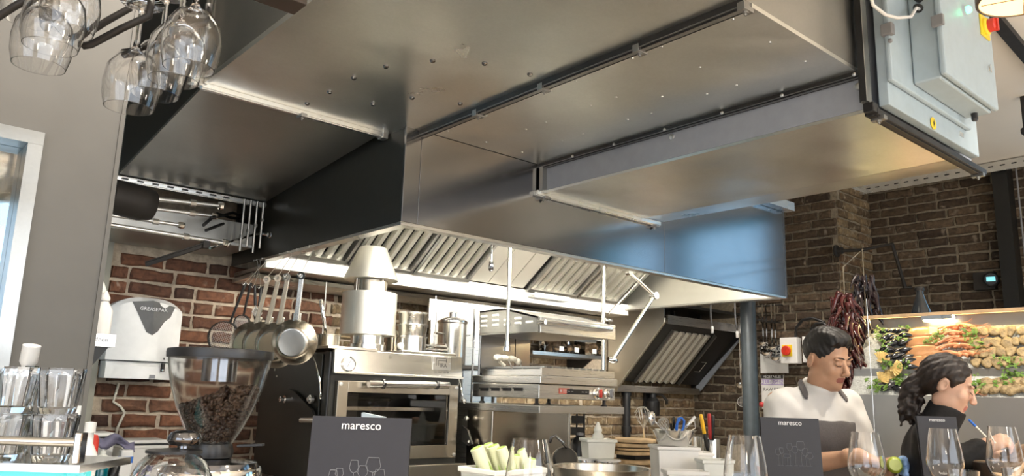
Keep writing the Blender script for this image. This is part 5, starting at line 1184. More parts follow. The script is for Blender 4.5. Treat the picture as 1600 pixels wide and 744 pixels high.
MB().tube([at_d(886, 700, 2.5), at_d(878, 690, 2.5), at_d(868, 681, 2.5), at_d(862, 683, 2.5), at_d(859, 692, 2.5)], .005, 8).build('handle', 'dark_chrome', dp, smooth='full')
MB().obox(Vector((c.x + .02, c.y + .03, (c.z + ZI)/2 - .025)), (1,0,0), (0,1,0), (0,0,1), .05, .04, (c.z - ZI)/2 - .03).build('stand', 'black_steel', dp)
# flat tins with a white tub on top
zt1 = at_d(935, 716, 3.2).z
for i, (px_, lb) in enumerate(((916, 'left flat tin under the white tub'), (951, 'right flat tin under the white tub'))):
    c = spot(px_, 735, 3.2 - .05*i, ZI); t = thing('flat_tin', lb, 'tin', c)
    MB().lathe([(.045, 0), (.046, .004), (.046, zt1 - ZI - .008)], c, 28).build('body', 'chrome', t, smooth=True)
    MB().lathe([(.05, zt1 - ZI - .008), (.05, zt1 - ZI - .0005), (0, zt1 - ZI - .0005)], c, 28).build('lid', 'white_enamel', t, smooth=True)
c = spot(934, 716, 3.2, zt1)
rtub('white_tub', 'pale tub holding a squeeze bottle on the flat tins', c, .118, .11, at_d(934, 686, 3.2).z - zt1, 'tub_white', yaw=math.radians(-30))
sb = thing('squeeze_bottle', 'clear squeeze bottle standing in the pale tub', 'bottle', (c.x, c.y, zt1 + .008))
h = at_d(934, 660, 3.2).z - zt1
MB().lathe([(.022, .008), (.024, .012), (.024, h*.62), (.015, h*.70), (.015, h*.74)], (c.x, c.y, zt1), 20).build('body', 'tub_white', sb, smooth=True)
MB().lathe([(.017, h*.74), (.017, h*.80), (.004, h), (0, h)], (c.x, c.y, zt1), 16).build('nozzle', 'tub_white', sb, smooth=True)
# dark bottle left of the tub
c = spot(906, 715, 3.45, ZI); h = at_d(906, 677, 3.45).z - ZI
t = thing('dark_bottle', 'black bottle at the left of the pale tub', 'bottle', c)
MB().lathe([(.040, 0), (.042, .01), (.042, h*.7), (.03, h*.86), (.014, h*.92), (.014, h*.96)], c, 24).build('body', 'black_plastic', t, smooth=True)
MB().lathe([(.016, h*.94), (.016, h), (0, h + .003)], c, 16).build('cap', 'grey_plastic', t, smooth=True)
c = spot(902, 690, 3.55, ZI); t = thing('crate_tower', 'dark basket tower behind the black bottle', 'basket', c); h = at_d(902, 645, 3.55).z - ZI
for lv in range(5): MB().box(c.x - .022, c.x + .022, c.y - .02, c.y + .02, ZI + h*lv/5 + .002, ZI + h*(lv + .72)/5).build('tray', 'black_plastic', t, bevel=.003)
for sx in (-1, 1): MB().box(c.x + sx*.024 - .003, c.x + sx*.024 + .003, c.y - .022, c.y - .016, ZI, ZI + h).build('upright', 'black_plastic', t)
# stack of wooden boards
plain('board_wood', (.58, .42, .24), .6, var=.22, scale=22)
zb = ZI
NB = ('lowest', 'second', 'third', 'fourth', 'fifth', 'sixth', 'topmost')
ys = [(742, 735), (733, 727), (724, 717), (710, 704), (703, 699), (698, 692), (691, 685)]
for i, (y0, y1) in enumerate(ys):
    c = spot(990 + (-1) ** i*1.5, y0, 3.25); zc0 = at_d(990, y0, 3.25).z; zc1 = at_d(990, y1, 3.25).z - .001
    if i == 0: zc0 = ZI
    n = 26; pts = []
    for q in range(n):
        a = 2*PI*q/n; rr = .086*(1 + .04*math.sin(3*a + i) + .03*math.sin(5*a + 2*i)); pts.append((c.x + rr*math.cos(a), c.y + rr*math.sin(a), zc0))
    o = MB().prism(pts, (0, 0, zc1 - zc0)).build('wooden_board', 'board_wood', bevel=.004, origin=(c.x, c.y, zc0))
    tag(o, '%s round wooden board of the stack beside the white box' % NB[i], 'board', 'stack of round wooden boards')
c = spot(990, 711, 3.25); z0_, z1_ = at_d(990, 717, 3.25).z, at_d(990, 710, 3.25).z
tag(MB().box(c.x - .05, c.x + .05, c.y - .05, c.y + .05, z0_, z1_ - .0015).build('gap_block', 'black_plastic', origin=(c.x, c.y, z0_)), 'dark block standing in for the gap between the wooden boards', 'tray')  # dark block stands in for the open gap in the stack
# wire racks (flattened coil) in front of the boards
c = spot(992, 742, 2.75, ZI); m = MB()
t = thing('wire_trivet', 'bundle of bright wire whisks lying before the boards', 'whisk', c)
for i in range(7): m.tube([c + Vector((.055*math.cos(a)*(1 - .08*i), .04*math.sin(a), .006 + .012*i + .008*math.sin(2*a))) for a in np.linspace(0, 2*PI, 20)[:-1]], .0016, 5, closed=True)
m.build('loops', 'chrome', t)
# white box with bowl of utensils
d_ = 2.9; yaw = math.radians(-38)
c = spot(1053, 744, d_, ZI); zt_ = at_d(1053, 697, d_).z
wb_ = rtub('white_box', 'square white food box under the bowl of utensils', (c.x, c.y, ZI), .150, .15, zt_ - ZI, 'white_enamel', taper=.92, cat='box', yaw=yaw)
MB().obox((c.x, c.y, zt_ - .008), (math.cos(yaw), math.sin(yaw), 0), (-math.sin(yaw), math.cos(yaw), 0), (0,0,1), .072, .072, .003).build('lid', 'white_enamel', wb_)
c2 = spot(1082, 735, d_ + .18, ZI); rtub('white_box', 'white food box tucked behind the one with the bowl', (c2.x, c2.y, ZI), .13, .12, at_d(1082, 706, d_ + .18).z - ZI, 'white_enamel', cat='box', yaw=yaw)
c3 = spot(1070, 744, 2.6, ZI); rtub('white_tray', 'low white tray in front of the square food box', (c3.x, c3.y, ZI), .13, .08, at_d(1070, 735, 2.6).z - ZI, 'white_enamel', cat='tray', yaw=yaw)
k = d_/FPX; zbw = zt_ + .001
bw = thing('utensil_bowl', 'flared steel bowl full of utensils on the white box', 'bowl', (c.x, c.y, zbw))
hb = at_d(1053, 673, d_).z - zbw
MB().lathe([(0, .002), (22*k, 0), (24*k, .004), (35*k, hb), (37*k, hb + .002), (34*k, hb), (22*k, .008), (0, .008)], (c.x, c.y, zbw), 36).build('body', 'chrome', bw, smooth=True)
plain('blue_plastic', (.03, .16, .62), .4); plain('yellow_plastic', (.85, .50, .03), .4); plain('red_plastic', (.42, .03, .03), .4)
bc = Vector((c.x, c.y, zbw + .012))
def stick(name, label, tip, d, mat, r, cat='utensil', z0=None, group=None, head=None):
    T = at_d(*tip, d); base = bc + (T - bc)*.12 if z0 is None else z0
    t = thing(name, label, cat, base, group)
    MB().tube([base, base.lerp(T, .55)], [r*.6, r*.6], 8).build('shank', 'chrome', t, smooth=True)
    MB().tube([base.lerp(T, .5), base.lerp(T, .75), T], [r*.8, r, r*.9], 10).build('handle', mat, t, smooth='full')
    return t, base, T
t, b0, T = stick('steel_spoon', 'steel spoon with round bowl up at the left of the utensil bowl', (1019, 654), d_, 'chrome', .003)
MB().ball(T, .020, 14, (1, .4, 1.3)).build('spoon_bowl', 'chrome', t, smooth='full')
def whisk(label, tip, d, base=None, n=7, r=.022):
    T = at_d(*tip, d); B = bc if base is None else base; t = thing('whisk', label, 'whisk', B)
    MB().tube([B, B.lerp(T, .5)], .005, 8).build('handle', 'chrome', t, smooth=True)
    m = MB(); ax = (T - B).normalized(); x = ax.orthogonal().normalized(); y = ax.cross(x); p0 = B.lerp(T, .5); L = (T - p0).length
    for i in range(n):
        a = PI*i/n; s_ = x*math.cos(a) + y*math.sin(a)
        m.tube([p0 + s_*.003, p0 + ax*L*.35 + s_*r*.7, p0 + ax*L*.75 + s_*r, p0 + ax*L*.97 + s_*r*.5, T, p0 + ax*L*.97 - s_*r*.5, p0 + ax*L*.75 - s_*r, p0 + ax*L*.35 - s_*r*.7, p0 - s_*.003], .0009, 5)
    m.build('wires', 'zinc_bolt', t); return t
whisk('balloon whisk leaning in the utensil bowl', (1033, 655), d_)
T0 = at_d(1003, 636, 3.3); whisk('large balloon whisk standing behind the wooden boards', (1003, 636), 3.3, base=Vector((at_d(1008, 700, 3.3).x, at_d(1008, 700, 3.3).y, at_d(1008, 700, 3.3).z)), r=.032)
sc_ = thing('kitchen_scissors', 'blue handled scissors sticking out of the utensil bowl', 'scissors', bc)
q = lambda a, b_: at_d(a, b_, d_ - .02)
MB().tube([q(1057,676), q(1058,662), q(1060,654), q(1065,653), q(1069,658), q(1068,668), q(1063,678)], .0045, 8, closed=True).build('handle_loop', 'blue_plastic', sc_, smooth='full')
MB().tube([q(1060,680), q(1056,670), q(1058,660), q(1063,656)], .004, 8).build('handle_loop', 'blue_plastic', sc_, smooth='full')
MB().tube([q(1061,678), bc], [.004, .002], 6).build('blades', 'chrome', sc_)
stick('black_spatula', 'black handled spatula beside the blue scissors', (1053, 652), d_, 'black_plastic', .0055)
stick('dark_tongs', 'dark handled tongs in the middle of the utensil bowl', (1048, 662), d_ + .02, 'dark_iron', .005)
stick('white_spatula', 'white handled spatula leaning right out of the utensil bowl', (1086, 651), d_ + .05, 'white_plastic', .006)
t, b0, T = stick('wire_masher', 'steel wire masher at the right of the utensil bowl', (1078, 660), d_, 'chrome', .0035)
MB().tube([T, T + Vector((.015, -.01, .005)), T + Vector((.018, -.012, -.02)), T + Vector((.004, -.002, -.03))], .002, 6).build('loop', 'chrome', t)
# canisters with knives
for i, (px_, w, y0, y1, lb) in enumerate(((1087, 24, 716, 683, 'left steel canister behind the utensil bowl'), (1112, 28, 716, 686, 'right steel canister holding knives'))):
    d2 = 3.35 + .1*(1 - i); c = spot(px_, y0, d2, ZI); k = d2/FPX; h = at_d(px_, y1, d2).z - ZI
    t = thing('steel_canister', lb, 'canister', c)
    MB().lathe([(w/2*k, 0), (w/2*k, h), (w/2*k - .002, h), (w/2*k - .003, .01), (0, .01)], c, 28).build('body', 'bright_steel', t, smooth=True)
    if i == 1: kc = c + Vector((0, 0, .02))
    else: kc0 = c + Vector((0, 0, .02))
for tip, mat, lb, b0 in (((1095, 648), 'yellow_plastic', 'yellow handled knife in the canister', kc), ((1108, 647), 'red_plastic', 'red handled knife in the canister', kc), ((1114, 650), 'black_plastic', 'black handled knife right of the red one', kc), ((1101, 678), 'black_plastic', 'thick black knife handle in front of the yellow knife', kc)):
    T = at_d(*tip, 3.32); t = thing('knife', lb, 'knife', b0, 'knives in the steel canister')
    MB().obox(b0.lerp(T, .3), (T - b0).normalized(), Vector((1, 0, 0)), Vector((0, 1, 0)), (T - b0).length*.28, .008, .001).build('blade', 'chrome', t)
    MB().tube([b0.lerp(T, .58), b0.lerp(T, .7), b0.lerp(T, .9), T], [.007, .008, .0085, .007], 10).build('handle', mat, t, smooth='full')
# cream tub
c = spot(1114, 744, 2.75, ZI); zt_ = at_d(1114, 718, 2.75).z
rtub('cream_tub', 'translucent tub of white cream at the right of the island', (c.x, c.y, ZI), .092, .09, zt_ - ZI, 'tub_white', yaw=yaw)
tag(MB().lathe([(.030, 0), (.034, .0), (.036, zt_ - ZI - .026), (.02, zt_ - ZI - .022), (0, zt_ - ZI - .024)], (c.x, c.y, ZI + .008), 20).build('cream', 'white_enamel', smooth=True, origin=(c.x, c.y, ZI)), 'white cream inside the translucent tub', 'cream')

# ---- things on the back wall below the slanted hood
pc = at_y(979, 650, YB - .05)
t = thing('waste_pipe', 'black upright waste pipe on the stock brick wall', 'pipe', (pc.x, YB - .05, .9))
MB().tube([(pc.x, YB - .05, .0), (pc.x, YB - .05, 1.47)], .030, 14).build('pipe', 'black_plastic', t, smooth=True)
for z in (1.16, 1.42): MB().lathe([(.036, 0), (.036, .035)], (pc.x, YB - .05, z), 16).build('collar', 'black_plastic', t)
c = at_y(1020, 650, YB - .06)
t = thing('wall_dispenser', 'black wall mounted bottle holder with hook on the bricks', 'dispenser', c)
k = depth(c)/FPX
MB().lathe([(10*k, 0), (11*k, .01), (11*k, 22*k), (6*k, 28*k), (6*k, 40*k), (8*k, 42*k), (0, 44*k)], c, 20).build('bottle', 'black_plastic', t, smooth=True)
MB().box(c.x - .05, c.x + .06, c.y + .03, YB - .008, c.z + .02, c.z + 40*k).build('wall_plate', 'black_plastic', t)
MB().tube([at_y(1020, 614, YB - .06), at_y(1034, 617, YB - .07), at_y(1042, 626, YB - .08), at_y(1042, 632, YB - .08)], .012, 8).build('hook', 'dark_iron', t, smooth='full')
pc = at_y(1096, 620, YB - .02)
tag(MB().tube([(pc.x, YB - .03, 1.08), (pc.x, YB - .03, 1.5)], .010, 10).build('conduit', 'aluminium_rail', origin=(pc.x, YB - .03, 1.08)), 'pale conduit running down the corner below the slanted hood', 'conduit')
# spoon and strainer hanging by the post
for i, (px_, y0, y1, r, lb) in enumerate(((1157, 520, 600, 7, 'round ladle hanging left of the slate post'), (1160, 530, 628, 8, 'wire strainer hanging left of the slate post'))):
    A, B = at_y(px_ - 3, y0, 3.2 - .05*i), at_y(px_, y1, 3.2 - .05*i); k = depth(B)/FPX
    A.x = B.x; A.z = 2.0
    t = thing('hanging_ladle', lb, 'ladle', B)
    MB().tube([A, B + Vector((0, 0, r*k))], .0035, 6).build('handle', 'chrome', t)
    MB().tube([A, (XR, A.y, A.z)], .004, 6).build('wall_hook', 'dark_iron', t)
    if i == 0: MB().lathe([(r*k, 0), (r*k*.9, -.015), (r*k*.5, -.028), (0, -.032), (0, -.030), (r*k*.5, -.026), (r*k*.86, -.014), (r*k*.96, 0)], B, 20, (.2, .3, 1)).build('bowl', 'chrome', t, smooth=True)
    else:
        MB().lathe([(r*k, -.004), (r*k, .004), (r*k - .003, .004), (r*k - .003, -.004)], B, 20, (-.7, -.7, 0), closed=True).build('hoop', 'zinc_bolt', t)
        m = MB(); ax = Vector((.7, -.7, 0)).normalized()
        for j in range(-4, 5):
            u = r*k*j/4.5; L = math.sqrt((r*k) ** 2 - u*u); m.bar(B + ax*u - Vector((0,0,L)), B + ax*u + Vector((0,0,L)), .0012, .0012); m.bar(B + Vector((0,0,u)) - ax*L, B + Vector((0,0,u)) + ax*L, .0012, .0012)
        m.build('mesh', 'zinc_bolt', t)['kind'] = 'stuff'

# ---- brick wall right of the post: ladles on a rail, switch box, posters
XW = XR - .01
tag(MB().tube([(XW - .04, 3.10, 2.13), (XW - .04, 3.42, 2.13)], .006, 8).tube([(XW - .04, 3.12, 2.13), (XW + .01, 3.12, 2.13)], .005, 6).tube([(XW - .04, 3.40, 2.13), (XW + .01, 3.40, 2.13)], .005, 6).build('utensil_rail', 'dark_iron'), 'dark rail on the brick wall holding steel ladles', 'rail')
for i, (px_, y1, r, lb) in enumerate(((1193, 533, 8, 'leftmost steel ladle on the wall rail'), (1199, 548, 10, 'second steel ladle on the wall rail'), (1207, 540, 8, 'third steel ladle on the wall rail'), (1213, 556, 9, 'rightmost steel ladle on the wall rail'))):
    B = at_x(px_, y1, XW - .05); k = depth(B)/FPX; A = Vector((B.x, B.y, 2.14))
    t = thing('ladle', lb, 'ladle', B, 'steel ladles on the wall rail')
    MB().bar(A, B, .010, .003, (1, 0, 0)).build('handle', 'chrome', t)
    MB().tube([A + Vector((-.004, 0, -.006)), A + Vector((.004, 0, .004)), A + Vector((.014, 0, -.004))], .002, 6).build('hook_end', 'chrome', t)
    MB().lathe([(r*k, .0), (r*k*.95, -.02), (r*k*.6, -.04), (0, -.048), (0, -.045), (r*k*.6, -.037), (r*k*.9, -.018), (r*k*.96, 0)], B + Vector((-.02, -.01, 0)), 22, (-.35, -.2, 1)).build('bowl', 'chrome', t, smooth=True)
a, b_ = at_x(1218, 528, XW - .06), at_x(1246, 568, XW - .06)
sw = thing('isolator_switch', 'white isolator box with red rotary knob on the brick wall', 'switch', ((a.x), (a.y + b_.y)/2, b_.z))
MB().box(XW - .06, XW + .008, b_.y, a.y, b_.z, a.z).build('box', 'white_plastic', sw, bevel=.004)
cc = at_x(1229, 548, XW - .06)
MB().box(XW - .062, XW - .060, cc.y - .045, cc.y + .035, cc.z - .042, cc.z + .042).build('plate', 'safety_yellow', sw)
MB().lathe([(.036, 0), (.036, .012), (.032, .016), (0, .016)], cc + Vector((-.002, 0, 0)), 28, (-1, 0, 0)).box(cc.x - .030, cc.x - .016, cc.y - .007, cc.y + .007, cc.z - .030, cc.z + .030).build('knob', 'safety_red', sw, smooth=True)
a, b_ = at_x(1253, 526, XW - .05), at_x(1275, 566, XW - .05)
tag(MB().box(XW - .05, XW + .008, b_.y, a.y, b_.z, a.z).box(XW - .053, XW - .05, b_.y + .01, a.y - .01, b_.z + .01, a.z - .01).build('junction_box', 'white_plastic', bevel=.004), 'white junction box behind the head of the chef', 'box')
for i, (pts, lb) in enumerate((([(1243, 530), (1244, 512), (1254, 500), (1270, 497), (1286, 503), (1296, 515), (1300, 530)], 'outer black cable looping above the head of the chef'), ([(1266, 528), (1268, 514), (1275, 506), (1286, 505), (1296, 512), (1306, 528)], 'inner black cable looping above the head of the chef'))):
    tag(MB().tube([at_x(*q, XW - .03 - .02*i) for q in pts], .011, 10).build('looped_cable', 'black_plastic', smooth='full'), lb, 'cable')
plain('lilac_print', (.45, .38, .62), .6); plain('print_black', (.03, .03, .035), .6)
def poster(label, x0, y0, x1, y1, bands):
    A, B = at_x(x0, y0, XW - .012), at_x(x1, y1, XW - .012); t = thing('wall_chart', label, 'chart', (XW - .01, (A.y + B.y)/2, B.z))
    MB().box(XW - .012, XW - .008, B.y, A.y, B.z, A.z).build('sheet', 'white_plastic', t)
    H = A.z - B.z; Wd = A.y - B.y
    for (f0, f1, mat, tx, tm) in bands:
        MB().box(XW - .0128, XW - .0121, B.y + .002, A.y - .002, A.z - H*f1, A.z - H*f0).build('band', mat, t)
        if tx: text('lettering', tx, H*(f1 - f0)*.95, tm, (XW - .0129, (A.y + B.y)/2, A.z - H*(f0 + f1)/2), (0, -1, 0), (0, 0, 1), t, lift=.0004)
poster('white wall chart headed VEGETABLES with a lilac band', 1189, 586, 1226, 640, ((.0, .11, 'print_black', 'VEGETABLES', 'white_plastic'), (.13, .30, 'lilac_print', 'ALLERGEN', 'white_plastic'), (.36, .50, 'white_plastic', 'RAW FISH', 'print_black')))
poster('white wall chart behind the hanging ladles', 1187, 540, 1232, 583, ((.02, .30, 'print_black', 'ALLERGY', 'white_plastic'), (.34, .5, 'white_plastic', 'CHICKEN', 'print_black')))
plain('red_print', (.5, .05, .05), .6)
p = at_x(1190, 632, XW - .05)
tag(MB().ball(p, .02, 12).build('red_tag', 'red_print', smooth='full', origin=p), 'small red tag on the chart beside the slate post', 'tag')
# dispenser on the left brick wall
YD = YB - .12
a, b_ = at_y(170, 472, YD), at_y(270, 594, YD)
gp = thing('wall_dispenser', 'white wall dispenser with grey shield reading GREASEPAK on the red bricks', 'dispenser', ((a.x + b_.x)/2, YB - .02, b_.z))
X_0, X_1, Z_0, Z_1 = at_y(160, 590, YD).x, at_y(274, 590, YD).x, b_.z, a.z
zj = at_y(220, 565, YD).z; w_ = X_1 - X_0
def soft(x0, x1, z0, z1, yf, yb, n=14, up=True):
    V = []; F = []; cols = n + 1
    for i in range(cols):
        u = i/n; x = x0 + (x1 - x0)*u; bow = .035*(1 - (2*u - 1) ** 2)
        zt_ = z1 - (.05*(abs(2*u - 1)) ** 3 if up else 0)
        V += [(x, yf - bow, z0), (x, yf - bow*1.0, zt_ - .02), (x, yf - bow*.6 + .012, zt_), (x, yb, zt_), (x, yb, z0)]
    for i in range(n):
        for k in range(5): F.append((i*5+k, i*5+(k+1) % 5, (i+1)*5+(k+1) % 5, (i+1)*5+k))
    F += [tuple(range(5)), tuple(n*5+k for k in range(5))[::-1]]
    return MB().add(V, F)
soft(X_0, X_1, zj + .002, Z_1 + .035, YD, YB - .006).build('cover', 'white_plastic', gp, smooth=True)
soft(X_0 + .008, X_1 - .004, Z_0, zj - .002, YD + .004, YB - .006, up=False).build('base', 'white_plastic', gp, smooth=True)
yf = YD - .038
shp = [(208, 471), (240, 470), (276, 480), (268, 496), (258, 503), (247, 518), (238, 524), (229, 519), (222, 503)]
def curved(px_, py_, off=0):
    p = at_y(px_, py_, yf); u = (p.x - X_0)/w_; return Vector((p.x, YD - .035*(1 - (2*u - 1) ** 2) - .003 - off, p.z))
P = [curved(*q) for q in shp]; ce = curved(240, 492, .002)
m = MB().add([ce] + P, [(0, i + 1, (i + 1) % len(P) + 1) for i in range(len(P))]); m.add([v + Vector((0, .012, 0)) for v in [ce] + P], [(0, (i + 1) % len(P) + 1, i + 1) for i in range(len(P))])
n_ = len(P) + 1; m.f += [(i + 1, (i + 1) % len(P) + 1, n_ + (i + 1) % len(P) + 1, n_ + i + 1) for i in range(len(P))]
sd = m.build('shield', 'shield_grey', gp)
text('lettering', 'GREASEPAK', .023, 'menu_ink', curved(240, 484, .006), (1, 0, 0), (0, 0, 1), sd, lift=.001)
p = curved(255, 574, .004); MB().tube([p + Vector((0, 0, .018)), p - Vector((0, 0, .02))], .009, 12).build('lock', 'dark_iron', gp, smooth=True); MB().ball(p + Vector((0, -.006, -.014)), .006, 10).ball(p + Vector((0, -.002, .040)), .005, 8).build('key_hole', 'chrome', gp)
p = curved(238, 589, .002); MB().box(p.x - .012, p.x + .012, p.y, p.y + .003, p.z - .007, p.z + .009).build('sticker', 'grey_plastic', gp)
p = at_y(170, 500, YB - .04)
# hose below the dispenser
tag(MB().tube([at_y(*q, YB - .018) for q in ((186, 598), (182, 612), (177, 628), (188, 635), (195, 645), (190, 655), (184, 668), (180, 684))], .006, 8).build('drain_hose', 'cord_beige', smooth='full'), 'pale hose snaking down the red bricks under the dispenser', 'hose')
# bins, cloth and blue bottle on the wash counter
zw = .98
for i, (x0, x1, yt, Y, lb) in enumerate(((135, 180, 686, 3.55, 'white bin with dark rim at the left under the dispenser'), (193, 262, 697, 3.62, 'wide white bin with dark rim right of the blue bottle'))):
    A, B = at_y(x0, yt, Y), at_y(x1, yt, Y)
    t = rtub('white_bin', lb, ((A.x + B.x)/2, Y + .09, zw), (B.x - A.x), .17, A.z - zw, 'white_enamel', cat='bin', taper=.86)
    MB().box(A.x - .006, B.x + .006, Y + .002, Y + .178, A.z + .001, A.z + .006).build('rim_band', 'print_black', t)
    MB().box(A.x - .004, B.x + .004, Y + .004, Y + .176, A.z + .007, A.z + .022).build('lid', 'white_enamel', t, bevel=.005)
plain('lilac_cloth', (.20, .19, .28), .85)
g = 9; V = []; F = []
for i in range(g):
    for j in range(5):
        q = (150 + 60*i/(g-1), 679 + 16*j/4 + 6*math.sin(i*1.1) + (8*i/(g-1))); p = at_y(q[0], q[1], 3.50 + .02*math.sin(i + j)); V.append(tuple(p))
for i in range(g-1):
    for j in range(4): F.append((i*5+j, i*5+j+1, (i+1)*5+j+1, (i+1)*5+j))
o = MB().add(V, F).build('folded_cloth', 'lilac_cloth', smooth='full'); sm = o.modifiers.new('thick', 'SOLIDIFY'); sm.thickness = .006
tag(o, 'crumpled lilac cloth draped over the white bins', 'cloth')
c = at_y(156, 740, 3.40); c.z = zw
plain('teal_liquid', (.0, .13, .17), .15, coat=.4)
t = thing('spray_bottle', 'bottle of teal liquid with pale cap between the white bins', 'bottle', c); h = at_y(156, 706, 3.40).z - zw
MB().lathe([(.026, 0), (.028, .01), (.028, h*.78), (.020, h*.86), (.012, h*.88)], c, 22).build('body', 'teal_liquid', t, smooth=True)
MB().lathe([(.0285, h*.78), (.022, h*.90), (.012, h*.94), (.012, h*1.0), (.005, h*1.03), (0, h*1.05)], c, 20).build('cap', 'tub_white', t, smooth=True)
c = at_y(178, 742, 3.42); c.z = zw; t = thing('scrub_brush', 'dark scrub brush with white and blue packet beside the teal bottle', 'brush', c)
MB().tube([c + Vector((-.02, 0, .0)), c + Vector((0, 0, .09)), c + Vector((.03, .02, .13))], [.022, .02, .012], 10).build('handle', 'black_plastic', t, smooth='full')
MB().box(c.x + .015, c.x + .06, c.y - .01, c.y + .03, zw, zw + .16).build('packet', 'white_plastic', t, bevel=.004)
MB().box(c.x + .014, c.x + .061, c.y - .0115, c.y + .031, zw + .11, zw + .135).build('packet_band', 'blue_plastic', t)

# ================================================================ SEAFOOD DISPLAY
XF, XM, XB_ = 3.76, 3.85, 4.04
Z0, Z1, Z2, Z3 = 1.452, 1.546, 1.572, 1.785
YD0, YD1 = .15, 1.84
plain('display_steel', (.42, .42, .41), .35, metal=.6, var=.05, scale=4); plain('crushed_ice', (.50, .52, .50), .35, var=.2, scale=90, bmp=.6)
fd = thing('seafood_counter', 'stepped steel seafood counter with wooden top rail and lamp', 'display counter', (4.0, 1.0, 0))
MB().box(XF, XF + .02, YD0, YD1, .0, Z0).build('front_panel', 'display_steel', fd, bevel=.002)
MB().box(XF + .02, XB_ + .1, YD1 - .015, YD1, 0, Z0).build('end_panel', 'display_steel', fd)
MB().box(XF + .02, XB_ + .1, YD0, YD0 + .015, 0, Z0).build('end_panel', 'display_steel', fd)
MB().prism([(XF + .02, YD0, Z0 - .005), (XM, YD0, Z1 - .005), (XM, YD0, Z1 - .03), (XF + .02, YD0, Z0 - .03)], (0, YD1 - YD0, 0)).build('lower_ice', 'crushed_ice', fd)
MB().box(XM, XM + .012, YD0, YD1, Z1 - .04, Z2 + .006).build('step_ledge', 'display_steel', fd, bevel=.002)
MB().prism([(XM + .012, YD0, Z2 - .005), (XB_, YD0, Z3 - .005), (XB_, YD0, Z3 - .03), (XM + .012, YD0, Z2 - .03)], (0, YD1 - YD0, 0)).build('upper_ice', 'crushed_ice', fd)
MB().box(XB_, XB_ + .015, YD0, YD1 + .06, Z0, Z3 + .06).build('back_panel', 'display_steel', fd)
MB().box(XB_ - .05, XB_ + .02, YD0, YD1 + .08, Z3 + .05, Z3 + .066).build('top_rail', 'pale_wood', fd, bevel=.002)
plist = at_x(1465, 507, XB_ - .05)
lmp = MB().box(XB_ - .06, XB_ - .002, plist.y - .07, plist.y + .07, Z3 + .030, Z3 + .049).build('lamp_housing', 'aluminium_rail', fd)
emit('display_bulb', (1, .78, .42), 8)
MB().box(XB_ - .064, XB_ - .006, plist.y - .06, plist.y + .06, Z3 + .022, Z3 + .029).build('lamp_diffuser', 'display_bulb', lmp)
la = bpy.data.lights.new('display_lamp', 'AREA'); la.shape = 'RECTANGLE'; la.size = .9; la.size_y = .03; la.energy = 1.5; la.color = (1, .74, .32)
lo = bpy.data.objects.new('display_lamp', la); COL.objects.link(lo); lo.location = (XB_ - .03, plist.y - .05, Z3 + .045); lo.rotation_euler = (0, math.radians(28), math.radians(0)); lo.rotation_euler = (math.radians(0), math.radians(35), math.radians(90))
lo.rotation_euler = Vector((-.75, 0, -.65)).to_track_quat('-Z', 'Y').to_euler()
uu = Vector((XB_ - XM, 0, Z3 - Z2)).normalized(); nu = Vector((-uu.z, 0, uu.x))
ul = Vector((XM - XF, 0, Z1 - Z0)).normalized(); nl = Vector((-ul.z, 0, ul.x))
def on_bed(px_, py_, upper=True):
    r = ray(px_, py_); p0, n = (Vector((XM, 0, Z2)), nu) if upper else (Vector((XF + .02, 0, Z0)), nl)
    t = (p0 - Vector((0, 0, EYE))).dot(n)/Vector(r).dot(n); p = Vector((0, 0, EYE)) + Vector(r)*t
    return p
yv = Vector((0, -1, 0))                                # image right along the counter
def frame(upper): return (yv, uu, nu) if upper else (yv, ul, nl)
def copy_mesh(src, loc, rot): o = src.copy(); COL.objects.link(o); o.matrix_world = rot; o.location = loc; return o
def orient(x, y, z): return Matrix(((x.x, y.x, z.x, 0), (x.y, y.y, z.y, 0), (x.z, y.z, z.z, 0), (0, 0, 0, 1)))
def scatter(protos, spots, upper, label, cat, group, lift=.006, sc=1.0, seed=1, ang=None):
    r = random.Random(seed); ex, ey, ez = frame(upper)
    for i, (px_, py_) in enumerate(spots):
        p = on_bed(px_, py_, upper); src = protos[i % len(protos)]
        o = src if not src.get('used') else src.copy()
        if o is not src: COL.objects.link(o)
        src['used'] = 1
        if 'used' in o: del o['used']
        src['used'] = 1
        a = r.uniform(0, 2*PI) if ang is None else ang + r.uniform(-.35, .35)
        t_ = r.uniform(-.25, .25)
        x = (ex*math.cos(a) + ey*math.sin(a)); y = ez.cross(x); z = (ez + x*t_).normalized(); x = (x - z*x.dot(z)).normalized(); y = z.cross(x)
        s_ = sc*r.uniform(.88, 1.12)
        o.matrix_world = Matrix.Translation(p + ez*lift) @ orient(x, y, z) @ Matrix.Scale(s_, 4)
        tag(o, label, cat, group)
    for s_ in protos:
        if 'used' in s_: del s_['used']
# mussel: glossy pointed almond
plain('mussel_shell', (.012, .012, .016), .22, var=.5, scale=40, coat=.5)
def mussel(k):
    r = random.Random(k); V = []; F = []; n, m_ = 10, 9
    for i in range(m_):
        u = i/(m_-1); x = (u - .5)*.062; w = .016*math.sin(PI*min(1, u**.75))**.8*(1 - .2*u) + .0004; h = .011*math.sin(PI*u**.7)**.8 + .0004
        for k_ in range(n):
            a = 2*PI*k_/n; V.append((x, w*math.cos(a) + .006*math.sin(PI*u), h*math.sin(a)))
    for i in range(m_-1):
        for k_ in range(n): F.append((i*n+k_, i*n+(k_+1) % n, (i+1)*n+(k_+1) % n, (i+1)*n+k_))
    F += [tuple(range(n))[::-1], tuple((m_-1)*n+k_ for k_ in range(n))]
    return MB().add(V, F).build('mussel', 'mussel_shell', smooth='full')
rr_ = random.Random(11)
sp = [(1386 + 10*i + rr_.uniform(-3, 3), 521 + 10*j + rr_.uniform(-3, 3)) for j in range(5) for i in range(4) if not (j > 3 and i < 1)]
